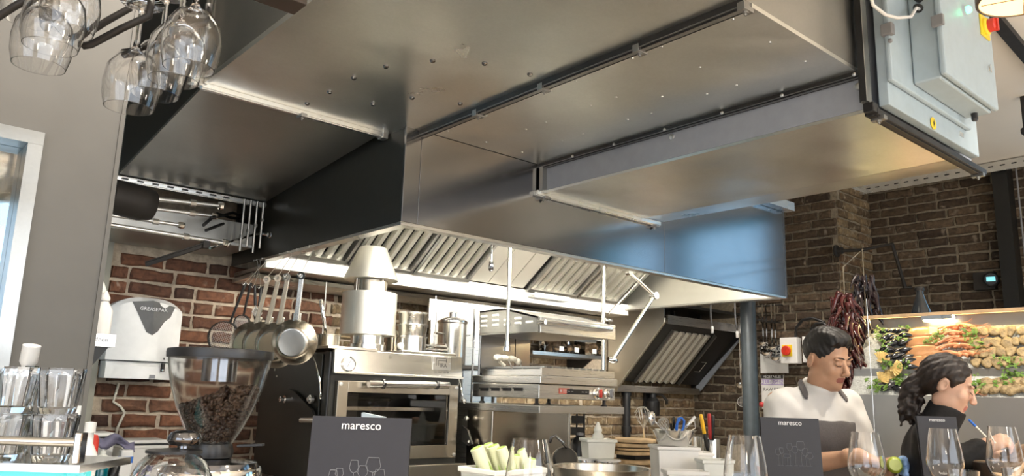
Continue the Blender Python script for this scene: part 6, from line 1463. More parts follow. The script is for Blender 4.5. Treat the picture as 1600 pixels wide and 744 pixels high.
sp += [(1400 + 8*i, 571 + rr_.uniform(-3, 3)) for i in range(4)] + [(1383, 560), (1424, 568), (1426, 578)]
scatter([mussel(1), mussel(2)], sp, True, 'glossy black mussel on ice at the left of the upper tier', 'mussel', 'mussels on the upper tier', .016, 1.15, 3, ang=.4)
scatter([mussel(3)], [(1386, 611), (1396, 606), (1407, 612), (1377, 605), (1415, 606)], False, 'glossy black mussel at the front left of the lower tier', 'mussel', 'mussels on the lower tier', .012, 1.0, 5, ang=.2)
# scallop shell: ribbed fan
plain('scallop_shell', (.62, .44, .16), .5, var=.25, scale=50)
def scallop():
    V = []; F = []; n, m_ = 33, 7
    for i in range(m_):
        u = i/(m_-1)
        for k_ in range(n):
            a = (-.5 + k_/(n-1))*2.3; rib = .0022*math.cos(k_*PI/2)*u; R_ = .050*u*(1 + .03*math.cos(k_*PI/2)*u)
            V.append((R_*math.sin(a), R_*math.cos(a), .014*math.sin(PI*.5*u)*(1.0) - .014*u*u*.6 + rib))
    for i in range(m_-1):
        for k_ in range(n-1): F.append((i*n+k_, i*n+k_+1, (i+1)*n+k_+1, (i+1)*n+k_))
    o = MB().add(V, F).box(-.014, .014, -.008, .004, -.002, .003).build('scallop', 'scallop_shell', smooth=True, fix=False)
    s_ = o.modifiers.new('thick', 'SOLIDIFY'); s_.thickness = .003; return o
for (px_, py_, up_, an, lb) in ((1377, 568, True, -.5, 'scallop shell standing at the left end of the upper tier'), (1396, 581, True, -1.5, 'flat scallop shell under the mussels on the ledge'), (1396, 594, False, .25, 'scallop shell at the left of the lower tier'), (1376, 600, False, -.8, 'leftmost scallop shell on the lower tier')):
    o = scallop(); p = on_bed(px_, py_, up_); ex, ey, ez = frame(up_)
    z = (ez*.8 + Vector((-.5, 0, .1))).normalized(); x = ex*math.cos(an) + ey*math.sin(an); x = (x - z*x.dot(z)).normalized(); y = z.cross(x)
    o.matrix_world = Matrix.Translation(p + ez*.018) @ orient(x, y, z); tag(o, lb, 'scallop', 'scallop shells on the seafood counter')
# oysters: craggy drop shapes
plain('oyster_shell', (.30, .22, .11), .6, var=.45, scale=35, bmp=.8)
def oyster(k):
    r = random.Random(k); V = []; F = []; n, m_ = 14, 6
    ph = [r.uniform(0, 6) for _ in range(3)]
    for i in range(m_):
        u = i/(m_-1)
        for k_ in range(n):
            a = 2*PI*k_/n; rad = .034*(1 + .10*math.sin(3*a + ph[0]) + .08*math.sin(5*a + ph[1]) + r.uniform(-.06, .06)); st_ = 1.0 + .55*max(0, math.cos(a))**2
            V.append((rad*math.cos(a)*st_*u, rad*math.sin(a)*u*.85, .014*(1 - u**2) + r.uniform(-.002, .002)))
    for i in range(m_-1):
        for k_ in range(n): F.append((i*n+k_, i*n+(k_+1) % n, (i+1)*n+(k_+1) % n, (i+1)*n+k_))
    o2 = len(V); V += [(v[0]*.9, v[1]*.9, -.010) for v in V[(m_-1)*n:m_*n]]
    for k_ in range(n): F.append(((m_-1)*n+k_, (m_-1)*n+(k_+1) % n, o2+(k_+1) % n, o2+k_))
    F.append(tuple(o2+k_ for k_ in range(n)))
    return MB().add(V, F).build('oyster', 'oyster_shell', smooth='full')
ov_ = [oyster(k) for k in range(5)]
sp = []
for j, y in enumerate((521, 538, 553, 568)):
    for i in range(7 if j < 3 else 6): sp.append((1522 + i*15 + (6 if j % 2 else 0) + rr_.uniform(-2, 2), y + rr_.uniform(-2, 2) - i*.5))
scatter(ov_, sp, True, 'craggy closed oyster on the ice of the upper tier', 'oyster', 'oysters on the upper tier', .012, .86, 8, ang=-1.3)
ov2 = [oyster(k + 20) for k in range(3)]
scatter(ov2, [(1528 + i*13 + rr_.uniform(-3, 3), 611 + rr_.uniform(-2, 2)) for i in range(8)] + [(1540 + i*15, 600) for i in range(5)], False, 'oyster heaped along the front of the lower tier', 'oyster', 'oysters on the lower tier', .012, .9, 9, ang=.1)
# fish fillets and prawns
plain('salmon_fillet', (.55, .22, .09), .22, var=.2, scale=18, coat=.6); plain('pale_fillet', (.50, .25, .11), .22, var=.25, scale=14, coat=.6); plain('prawn_shell', (.62, .26, .12), .3, var=.35, scale=30, coat=.4)
def fillet(px_, py_, L, Wd, mat, label, an=0, h=.012):
    ex, ey, ez = frame(True); p = on_bed(px_, py_); V = []; F = []; n, m_ = 12, 10
    for i in range(n + 1):
        for j in range(m_ + 1):
            u, v = i/n*2 - 1, j/m_*2 - 1; e = max(0, 1 - abs(u)**4)*max(0, 1 - abs(v)**4)
            V.append((u*L/2*(1 - .12*v*v), v*Wd/2*(1 - .2*u*u), h*e**.5 + .0016*math.sin(u*14 + v*2)*e))
    for i in range(n):
        for j in range(m_): F.append((i*(m_+1)+j, (i+1)*(m_+1)+j, (i+1)*(m_+1)+j+1, i*(m_+1)+j+1))
    o2 = len(V); V += [(v[0], v[1], -.004) for v in V]; F += [tuple(o2 + k_ for k_ in f[::-1]) for f in F]
    edge = [i*(m_+1) for i in range(n+1)] + [n*(m_+1)+j for j in range(1, m_+1)] + [i*(m_+1)+m_ for i in range(n-1, -1, -1)] + [j for j in range(m_-1, 0, -1)]
    for a, b_ in zip(edge, edge[1:] + edge[:1]): F.append((a, b_, o2+b_, o2+a))
    o = MB().add(V, F).build('fish_fillet', mat, smooth=True)
    x = ex*math.cos(an) + ey*math.sin(an); o.matrix_world = Matrix.Translation(p + ez*.006) @ orient(x, ez.cross(x), ez)
    return tag(o, label, 'fillet', 'fish fillets on the upper tier')
for i, (px_, py_, L, Wd, an, lb) in enumerate(((1442, 521, .15, .075, .0, 'highest pale pink fillet beside the mussels'), (1443, 536, .16, .08, .05, 'second pale pink fillet below the highest'), (1444, 551, .16, .085, -.04, 'third pale pink fillet above the parsley ledge'), (1446, 568, .17, .09, .0, 'lowest pale pink fillet on the ledge'), (1458, 560, .12, .07, .1, 'pale fillet behind the head of the woman'))):
    fillet(px_, py_, L, Wd, 'pale_fillet', lb, an)
def prawn(k):
    V = MB(); pts = []; rad = []
    for i in range(9):
        u = i/8; a = -.5 + 1.9*u; pts.append((.035*math.cos(a), .055*math.sin(a) - .01, .008)); rad.append(.010*(1 - .75*u) + .0015)
    m = V.tube(pts, rad, 8)
    for i in range(3): m.tube([pts[0], (pts[0][0] + .02, pts[0][1] - .02 - .01*i, .012), (pts[0][0] + .03 + .01*i, pts[0][1] - .06, .004)], .0009, 4)
    for i in range(5): p = pts[2 + i]; m.tube([p, (p[0] - .012, p[1] + .002, .002)], .0016, 4)
    return m.build('langoustine', 'prawn_shell', smooth='full')
sp = [(1479 + 9*i + rr_.uniform(-2, 2), 520 + 11*j + rr_.uniform(-2, 2)) for j in range(5) for i in range(4)]
scatter([prawn(1), prawn(2)], sp, True, 'orange langoustine in the row between fillets and oysters', 'langoustine', 'langoustines on the upper tier', .008, 1.0, 13, ang=1.4)
scatter([prawn(3)], [(1500, 612), (1508, 606), (1516, 613)], False, 'orange langoustine on the lower tier by the face of the woman', 'langoustine', 'langoustines on the lower tier', .008, .9, 14)
# parsley sprigs
def sprig(k):
    r = random.Random(k); m = MB()
    for s_ in range(8):
        a = r.uniform(0, 2*PI); L = r.uniform(.02, .042); e = Vector((L*math.cos(a), L*math.sin(a), r.uniform(.008, .03)))
        m.tube([(0, 0, 0), tuple(e*.6 + Vector((0, 0, .006))), tuple(e)], .0009, 4)
        for q in range(7):
            c = e + Vector((r.uniform(-.011, .011), r.uniform(-.011, .011), r.uniform(-.006, .008))); b_ = r.uniform(0, 6); w = r.uniform(.005, .009)
            x = Vector((math.cos(b_), math.sin(b_), r.uniform(-.4, .4))).normalized(); y = x.cross(Vector((r.uniform(-.4, .4), r.uniform(-.4, .4), 1))).normalized()
            m.add([c - x*w, c - x*w*.2 + y*w*.8, c + x*w*.5 + y*w*.6, c + x*w*1.1, c + x*w*.4 - y*w*.6, c - x*w*.3 - y*w*.8], [(0, 1, 2, 3, 4, 5)])
    return m.build('parsley_sprig', 'parsley', fix=False)
scatter([sprig(1), sprig(2), sprig(3)], [(1376, 522), (1381, 533), (1388, 543), (1415, 519), (1412, 535), (1464, 535), (1472, 528), (1456, 538), (1517, 522), (1521, 531), (1518, 542), (1529, 544), (1388, 575), (1403, 578), (1414, 575), (1450, 579), (1566, 569), (1588, 574), (1382, 552)], True, 'curly green parsley sprig among the seafood of the upper tier', 'parsley', 'parsley on the upper tier', .012, .68, 21)
scatter([sprig(4), sprig(5)], [(1370, 612), (1381, 614), (1415, 600), (1408, 598), (1522, 601), (1530, 607), (1519, 612), (1581, 598), (1588, 590), (1568, 602), (1426, 604), (1365, 604)], False, 'curly green parsley sprig along the lower tier', 'parsley', 'parsley on the lower tier', .012, .75, 22)

# ---- above the display: carafe, sensor, black column, wall arm
c = at_x(1440, 499, XB_ + .18)
tag(MB().box(XB_ + .016, XB_ + .40, YD0, YD1 + .06, Z3 + .02, Z3 + .045).build('back_ledge', 'dark_timber'), 'dark ledge behind the wooden top rail of the seafood counter', 'ledge')
zl = Z3 + .046; k = depth(c)/FPX; h = at_x(1438, 448, XB_ + .18).z - zl
t = thing('glass_carafe', 'dark glass carafe on the ledge above the seafood', 'carafe', (c.x, c.y, zl))
plain('smoke_glass', (.03, .035, .04), .08, coat=.6)
MB().lathe([(15*k, 0), (16*k, .006), (15*k, h*.25), (8*k, h*.62), (5.5*k, h*.78), (5.5*k, h*.9)], (c.x, c.y, zl), 28).build('body', 'smoke_glass', t, smooth=True)
MB().lathe([(7*k, h*.88), (7*k, h*.96), (5*k, h), (0, h)], (c.x, c.y, zl), 20).build('stopper', 'dark_iron', t, smooth=True)
p = at_x(1546, 437, XN - .10)
t = thing('wall_sensor', 'round black wall sensor with lit display in the brick niche', 'sensor', p)
k = depth(p)/FPX; emit('sensor_screen', (.25, .75, .85), .5)
MB().lathe([(11*k, 0), (11*k, .05), (9*k, .06), (0, .06)], p + Vector((.04, 0, 0)), 28, (-1, -.25, 0)).build('head', 'black_plastic', t, smooth=True)
MB().box(p.x + .03, XN - .012, p.y - .02, p.y + .11, p.z - .06, p.z + .06).build('bracket', 'dark_iron', t)
q_ = p + Vector((-.02, -.015, 0)); nx = Vector((-1, -.25, 0)).normalized(); sdx = nx.cross(Vector((0, 0, 1)))
MB().obox(q_ + nx*.003, sdx, Vector((0, 0, 1)), nx, 6*k, 3.5*k, .001).build('screen', 'sensor_screen', t)
yc0, yc1 = at_x(1561, 400, XN - .12).y, at_x(1586, 400, XN - .12).y
t = thing('black_column', 'black steel column standing in the brick niche at the right', 'column', (XN - .06, (yc0 + yc1)/2, 0))
MB().box(XN - .12, XN - .004, yc1, yc0, 0, CEIL).build('shaft', 'black_enamel', t)
for y in (yc0 + .006, yc1 - .04): MB().tube([(XN - .06, y, 0.0), (XN - .06, y, CEIL)], .006, 8).build('cable', 'grey_plastic', t)
wa = thing('hanging_bracket', 'black iron bracket on the wall with bent rod holding the dried chillies', 'bracket', at_x(1312, 392, XR))
A0 = at_y(1310, 392, YP - .03); A1 = at_d(1345, 391, depth(A0) - .08); A2 = at_d(1394, 381, depth(A0) - .15); A3 = at_d(1414, 449, depth(A0) - .15); A4 = at_d(1424, 449, depth(A0) - .15)
MB().tube([A0, A1, A2, A3, A4], .013, 10).build('rod', 'dark_iron', wa, smooth=True)
MB().lathe([(.045, 0), (.045, .012), (.026, .02), (.026, .05)], A0 + Vector((0, .02, 0)), 18, (0, -1, 0)).build('wall_plate', 'dark_iron', wa, smooth=True)
# ---- dried chilli ristras
plain('chilli_red', (.060, .010, .009), .20, var=.5, scale=30, coat=.4); plain('chilli_dark', (.016, .007, .008), .25, var=.5, scale=30, coat=.3)
def chilli_mesh(k):
    r = random.Random(k); n = 9; pts = []; rad = []
    b_ = r.uniform(.6, 1.4)
    for i in range(n): u = i/(n-1); pts.append((.012*math.sin(u*2.2*b_), .008*math.sin(u*3*b_ + k), -.095*u)); rad.append(.0125*(1 - u)**.6*(1 + .12*math.sin(9*u + k)) + .001)
    return MB().tube(pts, rad, 8)
plain('straw', (.20, .17, .12), .8)
for gi, (px_, y0, y1, wpx, d, mat, lb, lbc) in enumerate(((1326, 466, 645, 44, 3.98, 'chilli_red', 'string of dark red dried chillies hanging beside the chef', 'dark red dried chilli on the string beside the chef'), (1356, 436, 632, 38, 4.10, 'chilli_dark', 'string of blackened dried peppers hanging by the seafood counter', 'blackened dried pepper on the string by the seafood counter'))):
    top, bot = at_d(px_ - 6, y0, d), at_d(px_ + 2, y1, d); bot.x, bot.y = top.x, top.y
    hang = at_d(1337, 388, d)
    tag(MB().tube([top + Vector((0, 0, .16)), top, bot], .003, 6).tube([A1.lerp(A2, .05 + .04*gi), top + Vector((0, 0, .16))], .003, 6).build('ristra_string', 'straw', origin=top), ('straw string carrying the dark red chillies', 'straw string carrying the blackened peppers')[gi], 'string')
    protos = []
    for k in range(4):
        o = chilli_mesh(k + gi*10).build('dried_chilli', mat, smooth='full'); protos.append(o)
    r = random.Random(gi + 5); n = 120 if gi == 0 else 90; k = d/FPX
    for i in range(n):
        u = i/n; z = top.z + (bot.z - top.z)*u; a = i*2.4 + r.uniform(-.4, .4); Rr = wpx*k*.5*(.55 + .5*math.sin(PI*min(1, u*1.1 + .12)))*r.uniform(.55, 1.0)
        o = protos[i % 4] if i < 4 else protos[i % 4].copy()
        if i >= 4: COL.objects.link(o)
        od = Vector((math.cos(a), math.sin(a), 0)); base = Vector((top.x, top.y, z + .03)) + od*Rr*.5
        tip = (od*r.uniform(.15, .55) + Vector((0, 0, -1))).normalized(); x = tip.orthogonal().normalized(); y = (-tip).cross(x)
        s_ = r.uniform(.85, 1.25)
        o.matrix_world = Matrix.Translation(base + od*Rr*.35) @ orient(x, y, -tip) @ Matrix.Rotation(r.uniform(0, 6), 4, 'Z') @ Matrix.Scale(s_, 4)
        tag(o, lbc, 'chilli', 'chillies on the %s string' % ('red', 'black')[gi])
# thin glass sneeze rod left of the display
p = at_x(1362, 600, XF - .02)
tag(MB().tube([(XF - .02, p.y, Z0 - .3), (XF - .02, p.y, Z3 + .12)], .0018, 8).tube([(XF - .02, p.y, Z0 - .29), (XF + .003, p.y, Z0 - .29)], .004, 6).build('guard_rod', 'aluminium_rail', origin=(XF - .02, p.y, Z0)), 'thin upright guard rod at the left end of the seafood counter', 'rod')
# things on the side counter by the woman
for i, (px_, py_, r, lb) in enumerate(((1548, 715, .035, 'dark log slice standing on the pale wooden counter'), (1590, 708, .03, 'bundle of driftwood at the right edge of the pale counter'))):
    p = at_d(px_, py_, 2.72 + .1*i); p.z = 1.17
    if i == 0:
        t = thing('log_slice', lb, 'log', p); MB().lathe([(.0, 0), (.055, 0), (.058, .004), (.057, .048), (.054, .05), (0, .05)], p, 26).build('bark', 'dark_timber', t, smooth=True); MB().lathe([(.052, .0502), (.052, .052), (0, .0525)], p, 26).build('cut_face', 'bar_timber', t, smooth=True)
    else:
        t = thing('driftwood', lb, 'driftwood', p)
        for q in range(4): MB().tube([p + Vector((-.05 + .01*q, .05, .018 + .014*q)), p + Vector((0, -.01, .03 + .02*q)), p + Vector((.06, -.10 - .01*q, .05 + .028*q))], [.014, .016, .012], 8).build('stick', 'bar_timber', t, smooth='full')
# ================================================================ PEOPLE
class Sculpt:
    """signed-distance clay: blobs and tapered limbs blended together, skinned with surface nets"""
    def __init__(s, lo, hi, h):
        s.lo = np.array(lo, np.float32); s.h = h; s.n = np.ceil((np.array(hi) - np.array(lo))/h).astype(int) + 1
        s.f = np.full(tuple(s.n), .08, np.float32)
        s.ax = [s.lo[i] + h*np.arange(s.n[i], dtype=np.float32) for i in range(3)]
    def win(s, lo, hi):
        a = np.clip(np.floor((np.array(lo) - s.lo)/s.h).astype(int), 0, s.n); b_ = np.clip(np.ceil((np.array(hi) - s.lo)/s.h).astype(int) + 1, 0, s.n)
        if np.any(b_ <= a): return None
        sl = tuple(slice(int(a[i]), int(b_[i])) for i in range(3))
        return sl, s.ax[0][sl[0]][:, None, None], s.ax[1][sl[1]][None, :, None], s.ax[2][sl[2]][None, None, :]
    def blend(s, sl, d, k, sub=False):
        g = s.f[sl]
        if sub: d = -d; hh = np.clip(.5 - .5*(d - g)/k, 0, 1); s.f[sl] = d*(1 - hh)*0 + (g*hh + d*(1 - hh)) + k*hh*(1 - hh) if False else np.maximum(g, d) + np.maximum(k - np.abs(g - d), 0)**2/(4*k)
        else: s.f[sl] = np.minimum(g, d) - np.maximum(k - np.abs(g - d), 0)**2/(4*k)
    def cap(s, p, q, r1, r2=None, k=.02, sub=False):
        r2 = r1 if r2 is None else r2; p = np.array(p, np.float32); q = np.array(q, np.float32); R = max(r1, r2) + .09
        w = s.win(np.minimum(p, q) - R, np.maximum(p, q) + R)
        if w is None: return s
        sl, X, Y, Z = w; v = q - p; L = float(v @ v) + 1e-12
        t = np.clip(((X - p[0])*v[0] + (Y - p[1])*v[1] + (Z - p[2])*v[2])/L, 0, 1)
        d = np.sqrt((X - p[0] - t*v[0])**2 + (Y - p[1] - t*v[1])**2 + (Z - p[2] - t*v[2])**2) - (r1 + (r2 - r1)*t)
        s.blend(sl, d, k, sub); return s
    def chain(s, pts, rad, k=.02):
        for i in range(len(pts) - 1): s.cap(pts[i], pts[i+1], rad[i], rad[i+1], k)
        return s
    def ell(s, c, r, M=None, k=.02, sub=False):
        c = np.array(c, np.float32); r = np.array(r, np.float32); R = float(r.max()) + .09
        w = s.win(c - R, c + R)
        if w is None: return s
        sl, X, Y, Z = w; X = X - c[0]; Y = Y - c[1]; Z = Z - c[2]
        if M is not None: A = np.array(M, np.float32); X, Y, Z = A[0,0]*X + A[1,0]*Y + A[2,0]*Z, A[0,1]*X + A[1,1]*Y + A[2,1]*Z, A[0,2]*X + A[1,2]*Y + A[2,2]*Z
        k0 = np.sqrt((X/r[0])**2 + (Y/r[1])**2 + (Z/r[2])**2); k1 = np.sqrt((X/r[0]**2)**2 + (Y/r[1]**2)**2 + (Z/r[2]**2)**2) + 1e-6
        s.blend(sl, k0*(k0 - 1)/k1, k, sub); return s
    def plane(s, p, n, k=.006):
        """cut away everything on the +n side of the plane"""
        p = np.array(p); n = np.array(n, float); n /= np.linalg.norm(n)
        d = (s.ax[0][:, None, None] - p[0])*n[0] + (s.ax[1][None, :, None] - p[1])*n[1] + (s.ax[2][None, None, :] - p[2])*n[2]
        s.f = np.maximum(s.f, d.astype(np.float32)); return s
    def wave(s, amp, fx, fy, fz, ph=0):
        s.f += (amp*np.sin(fx*s.ax[0][:, None, None] + fy*s.ax[1][None, :, None] + fz*s.ax[2][None, None, :] + ph)).astype(np.float32); return s
    def mesh(s):
        f = s.f; f[0] = f[-1] = .05; f[:, 0] = f[:, -1] = .05; f[:, :, 0] = f[:, :, -1] = .05
        ins = f < 0; n = f.shape
        c = np.zeros((n[0]-1, n[1]-1, n[2]-1), np.uint8); C8 = [(i, j, k) for i in (0, 1) for j in (0, 1) for k in (0, 1)]
        for (i, j, k) in C8: c += ins[i:n[0]-1+i, j:n[1]-1+j, k:n[2]-1+k]
        act = np.argwhere((c > 0) & (c < 8)); idx = -np.ones(c.shape, np.int32); idx[tuple(act.T)] = np.arange(len(act))
        acc = np.zeros((len(act), 3)); cnt = np.zeros(len(act))
        val = {q: f[act[:, 0]+q[0], act[:, 1]+q[1], act[:, 2]+q[2]] for q in C8}
        for q in C8:
            for a in range(3):
                if q[a]: continue
                r = list(q); r[a] = 1; r = tuple(r); va, vb = val[q], val[r]; m = (va < 0) != (vb < 0)
                t = np.where(m, va/(va - vb + 1e-12), 0); P = np.tile(np.array(q, float), (len(act), 1)); P[:, a] += t
                acc[m] += P[m]; cnt[m] += 1
        V = (act + acc/np.maximum(cnt, 1)[:, None])*s.h + s.lo; F = []
        for a in range(3):
            b_, d = (a + 1) % 3, (a + 2) % 3
            sl0 = [slice(None)]*3; sl1 = [slice(None)]*3; sl0[a] = slice(0, -1); sl1[a] = slice(1, None)
            s0, s1 = ins[tuple(sl0)], ins[tuple(sl1)]; e = np.argwhere(s0 != s1)
            e = e[(e[:, b_] > 0) & (e[:, d] > 0) & (e[:, b_] < n[b_]-1) & (e[:, d] < n[d]-1)]
            q = []
            for (db, dd) in ((-1, -1), (0, -1), (0, 0), (-1, 0)):
                g = e.copy(); g[:, b_] += db; g[:, d] += dd; q.append(idx[tuple(g.T)])
            q = np.stack(q, 1); flip = ~s0[tuple(e.T)]; q[flip] = q[flip][:, ::-1]; F.append(q)
        return V, np.concatenate(F)
    def build(s, name, mats, parent, xf, pick=None, smooth_it=2):
        V, F = s.mesh()
        if smooth_it:                                   # light Laplacian relax
            for _ in range(smooth_it):
                A = np.zeros_like(V); n = np.zeros(len(V))
                for i in range(4):
                    a, b_ = F[:, i], F[:, (i+1) % 4]
                    np.add.at(A, a, V[b_]); np.add.at(A, b_, V[a]); np.add.at(n, a, 1); np.add.at(n, b_, 1)
                V = V*.5 + .5*A/np.maximum(n, 1)[:, None]
        me = bpy.data.meshes.new(name); W_ = (np.array(xf)[:3, :3] @ V.T).T
        me.vertices.add(len(V)); me.vertices.foreach_set('co', W_.astype(np.float32).ravel())
        me.loops.add(F.size); me.loops.foreach_set('vertex_index', F.astype(np.int32).ravel())
        me.polygons.add(len(F)); me.polygons.foreach_set('loop_start', (np.arange(len(F))*4).astype(np.int32)); me.polygons.foreach_set('loop_total', np.full(len(F), 4, np.int32))
        for m in mats: me.materials.append(MATS[m])
        if pick is not None:
            cen = V[F].mean(1); me.polygons.foreach_set('material_index', pick(cen).astype(np.int32))
        me.update(calc_edges=True); me.validate(); me.shade_smooth()
        o = bpy.data.objects.new(name, me); COL.objects.link(o); o.parent = parent
        return o
def rotm(yaw=0, pitch=0, roll=0):
    """yaw about z, pitch about x (positive looks down for a figure facing -y), roll about y"""
    cz, sz, cx, sx, cy, sy = math.cos(yaw), math.sin(yaw), math.cos(pitch), math.sin(pitch), math.cos(roll), math.sin(roll)
    return np.array([[cz, -sz, 0], [sz, cz, 0], [0, 0, 1]]) @ np.array([[1, 0, 0], [0, cx, -sx], [0, sx, cx]]) @ np.array([[cy, 0, sy], [0, 1, 0], [-sy, 0, cy]])
def head(S, hc, R, fem=False, s=1.0):
    P = lambda *v: np.array(hc) + R @ (np.array(v)*s)
    e = lambda c, r, k=.02, sub=False: S.ell(P(*c), np.array(r)*s, R, k, sub)
    g = .94 if fem else 1.0
    e((0, .012, .030), (.074*g, .094*g, .086*g), .02)                 # cranium
    e((0, -.028, -.040), (.057*g, .066*g, .074*g), .03)               # face
    e((0, -.058, -.088), (.030*g, .030, .026), .022)                  # jaw front
    e((0, -.078, -.100), (.015, .013, .014), .016)                    # chin
    for sx in (-1, 1):
        e((sx*.046*g, -.012, -.072), (.016, .040, .024), .022)        # jaw corner
        e((sx*.036, -.064, -.026), (.022, .020, .022), .02)           # cheek
        e((sx*.029, -.0935, .006), (.016, .012, .011), .010, True)    # eye socket
        e((sx*.029, -.0815, .004), (.0150, .0125, .0115), .003)       # lidded eye
        e((sx*.030, -.083, .024), (.022, .010, .0065), .010)          # brow ridge
        S.ell(P(sx*.079*g, .012, -.012), (.010*s, .020*s, .032*s), R @ rotm(sx*.45, .15), .006)   # ear
        S.ell(P(sx*.090*g, .006, -.008), (.007*s, .010*s, .018*s), R @ rotm(sx*.45, .15), .004, True)
        e((sx*.010, -.104, -.036), (.0065, .008, .006), .006)         # nostril wing
    S.cap(P(0, -.086, .012), P(0, -.110 - (0 if fem else .003), -.028), .0075, .0105 if fem else .012, .010)  # nose
    e((0, -.1125, -.033), (.0085, .0075, .0075), .006)
    e((0, -.0900, -.0560), (.020, .010, .0055), .005)                  # upper lip
    e((0, -.0885, -.0675), (.017, .010, .0062), .005)                  # lower lip
    S.cap(P(-.021, -.0985, -.0615), P(.021, -.0985, -.0615), .0018, .0018, .004, True)
    return P
def hand(S, w, d, n, side, curl=(.5, .55, .6, .65), thumb=(.6, .55), k=.007, s=1.0, spread=.0):
    w, d, n = (np.array(v, float) for v in (w, d, n)); d /= np.linalg.norm(d); n = n - d*(n @ d); n /= np.linalg.norm(n); l = np.cross(d, n)*side
    M = np.stack([l, d, n], 1)
    S.cap(w - d*.03, w + d*.02, .026*s, .025*s, .02)
    S.ell(w + d*.055*s, (.038*s, .050*s, .0155*s), M, .018)
    for i, (lo_, L) in enumerate(((.028, .074), (.0095, .082), (-.0095, .076), (-.027, .060))):
        p = w + d*(.090 - .004*abs(i - 1))*s + l*lo_*s; dd = d + l*(spread*(1.5 - i)*.12); dd /= np.linalg.norm(dd); a = 0
        S.cap(w + d*.05*s + l*lo_*.8*s, p, .0105*s, .0098*s, .012)
        for j, (fr, r0, r1) in enumerate(((.45, .0096, .0088), (.31, .0088, .0080), (.24, .0080, .0068))):
            a += curl[i]*(1.0, 1.25, .8)[j]; v = dd*math.cos(a) - n*math.sin(a); q = p + v*L*fr*s
            S.cap(p, q, r0*s, r1*s, .003); p = q
    p = w + d*.028*s + l*.024*s; v = d*math.cos(thumb[0]) + l*math.sin(thumb[0]) - n*.35; v /= np.linalg.norm(v); q = p + v*.046*s
    S.cap(p, q, .0135*s, .0115*s, .014)
    v2 = v*math.cos(thumb[1]) + (d - l*.5 - n*.5)*math.sin(thumb[1]); v2 /= np.linalg.norm(v2); q2 = q + v2*.032*s; S.cap(q, q2, .0108*s, .0095*s, .004)
    v3 = v2*.9 + d*.3; v3 /= np.linalg.norm(v3); S.cap(q2, q2 + v3*.024*s, .0095*s, .0075*s, .004)
def skinm(name, col):
    m, nt, b = new_mat(name); n = noise(nt, 18, 4)
    r = ramp(nt, n.outputs[0], [(.3, tuple(c*.88 for c in col)), (.7, tuple(min(1, c*1.1) for c in col))]); nt.links.new(r.outputs[0], b.inputs['Base Color'])
    setin(b, 'Roughness', .48); setin(b, 'Subsurface Weight', .12); setin(b, 'Subsurface Radius', (.010, .004, .002)); setin(b, 'Subsurface Scale', .5); MATS[name] = m
skinm('skin_tan', (.52, .30, .19)); skinm('skin_fair', (.58, .36, .26)); plain('lip_tone', (.36, .13, .10), .4); plain('lip_rose', (.45, .16, .13), .4)
plain('hair_black', (.008, .006, .005), .55, var=.5, scale=120); plain('hair_brown', (.014, .008, .006), .55, var=.6, scale=110)
plain('chef_white', (.68, .67, .65), .75, var=.03, bmp=.05); plain('apron_grey', (.125, .115, .115), .8, var=.12, scale=200, bmp=.1)
plain('fleece_black', (.010, .010, .011), .85, var=.3, scale=120); plain('trouser_dark', (.02, .02, .025), .8); plain('lash', (.012, .008, .006), .6)
def face_bits(par, P, xf, fem):
    """brows and lash lines as slim tubes that follow the face"""
    T = lambda v: tuple(np.array(xf)[:3, :3] @ np.array(v)); L = Vector(par.location)
    for sx in (-1, 1):
        MB().tube([T(P(sx*x, y, z)) for (x, y, z) in ((.010, -.0955, .0255), (.022, -.0955, .031), (.036, -.088, .0315), (.047, -.076, .025))], [.0022, .0032, .0028, .0012], 6).build_local('eyebrow', 'lash', par)
        MB().tube([T(P(sx*x, y, z)) for (x, y, z) in ((.015, -.0905, -.001), (.024, -.0955, -.0045), (.034, -.0935, -.004), (.043, -.084, .0015))], [.0008, .0016, .0016, .0010], 6).build_local('eyelash', 'lash', par)
def build_local(s, name, mat, parent, smooth='full'):
    me = bpy.data.meshes.new(name); me.from_pydata(s.v, [], s.f); me.materials.append(MATS[mat]); me.shade_smooth()
    o = bpy.data.objects.new(name, me); COL.objects.link(o); o.parent = parent; return o
MB.build_local = build_local
def pick_lips(P, R, hc):
    def f(c):
        q = (c - np.array(hc)) @ R; return ((q[:, 1] < -.080) & (np.abs(q[:, 0]) < .023 - .25*np.abs(q[:, 2] + .062)) & (q[:, 2] > -.0745) & (q[:, 2] < -.0515)).astype(int)
    return f

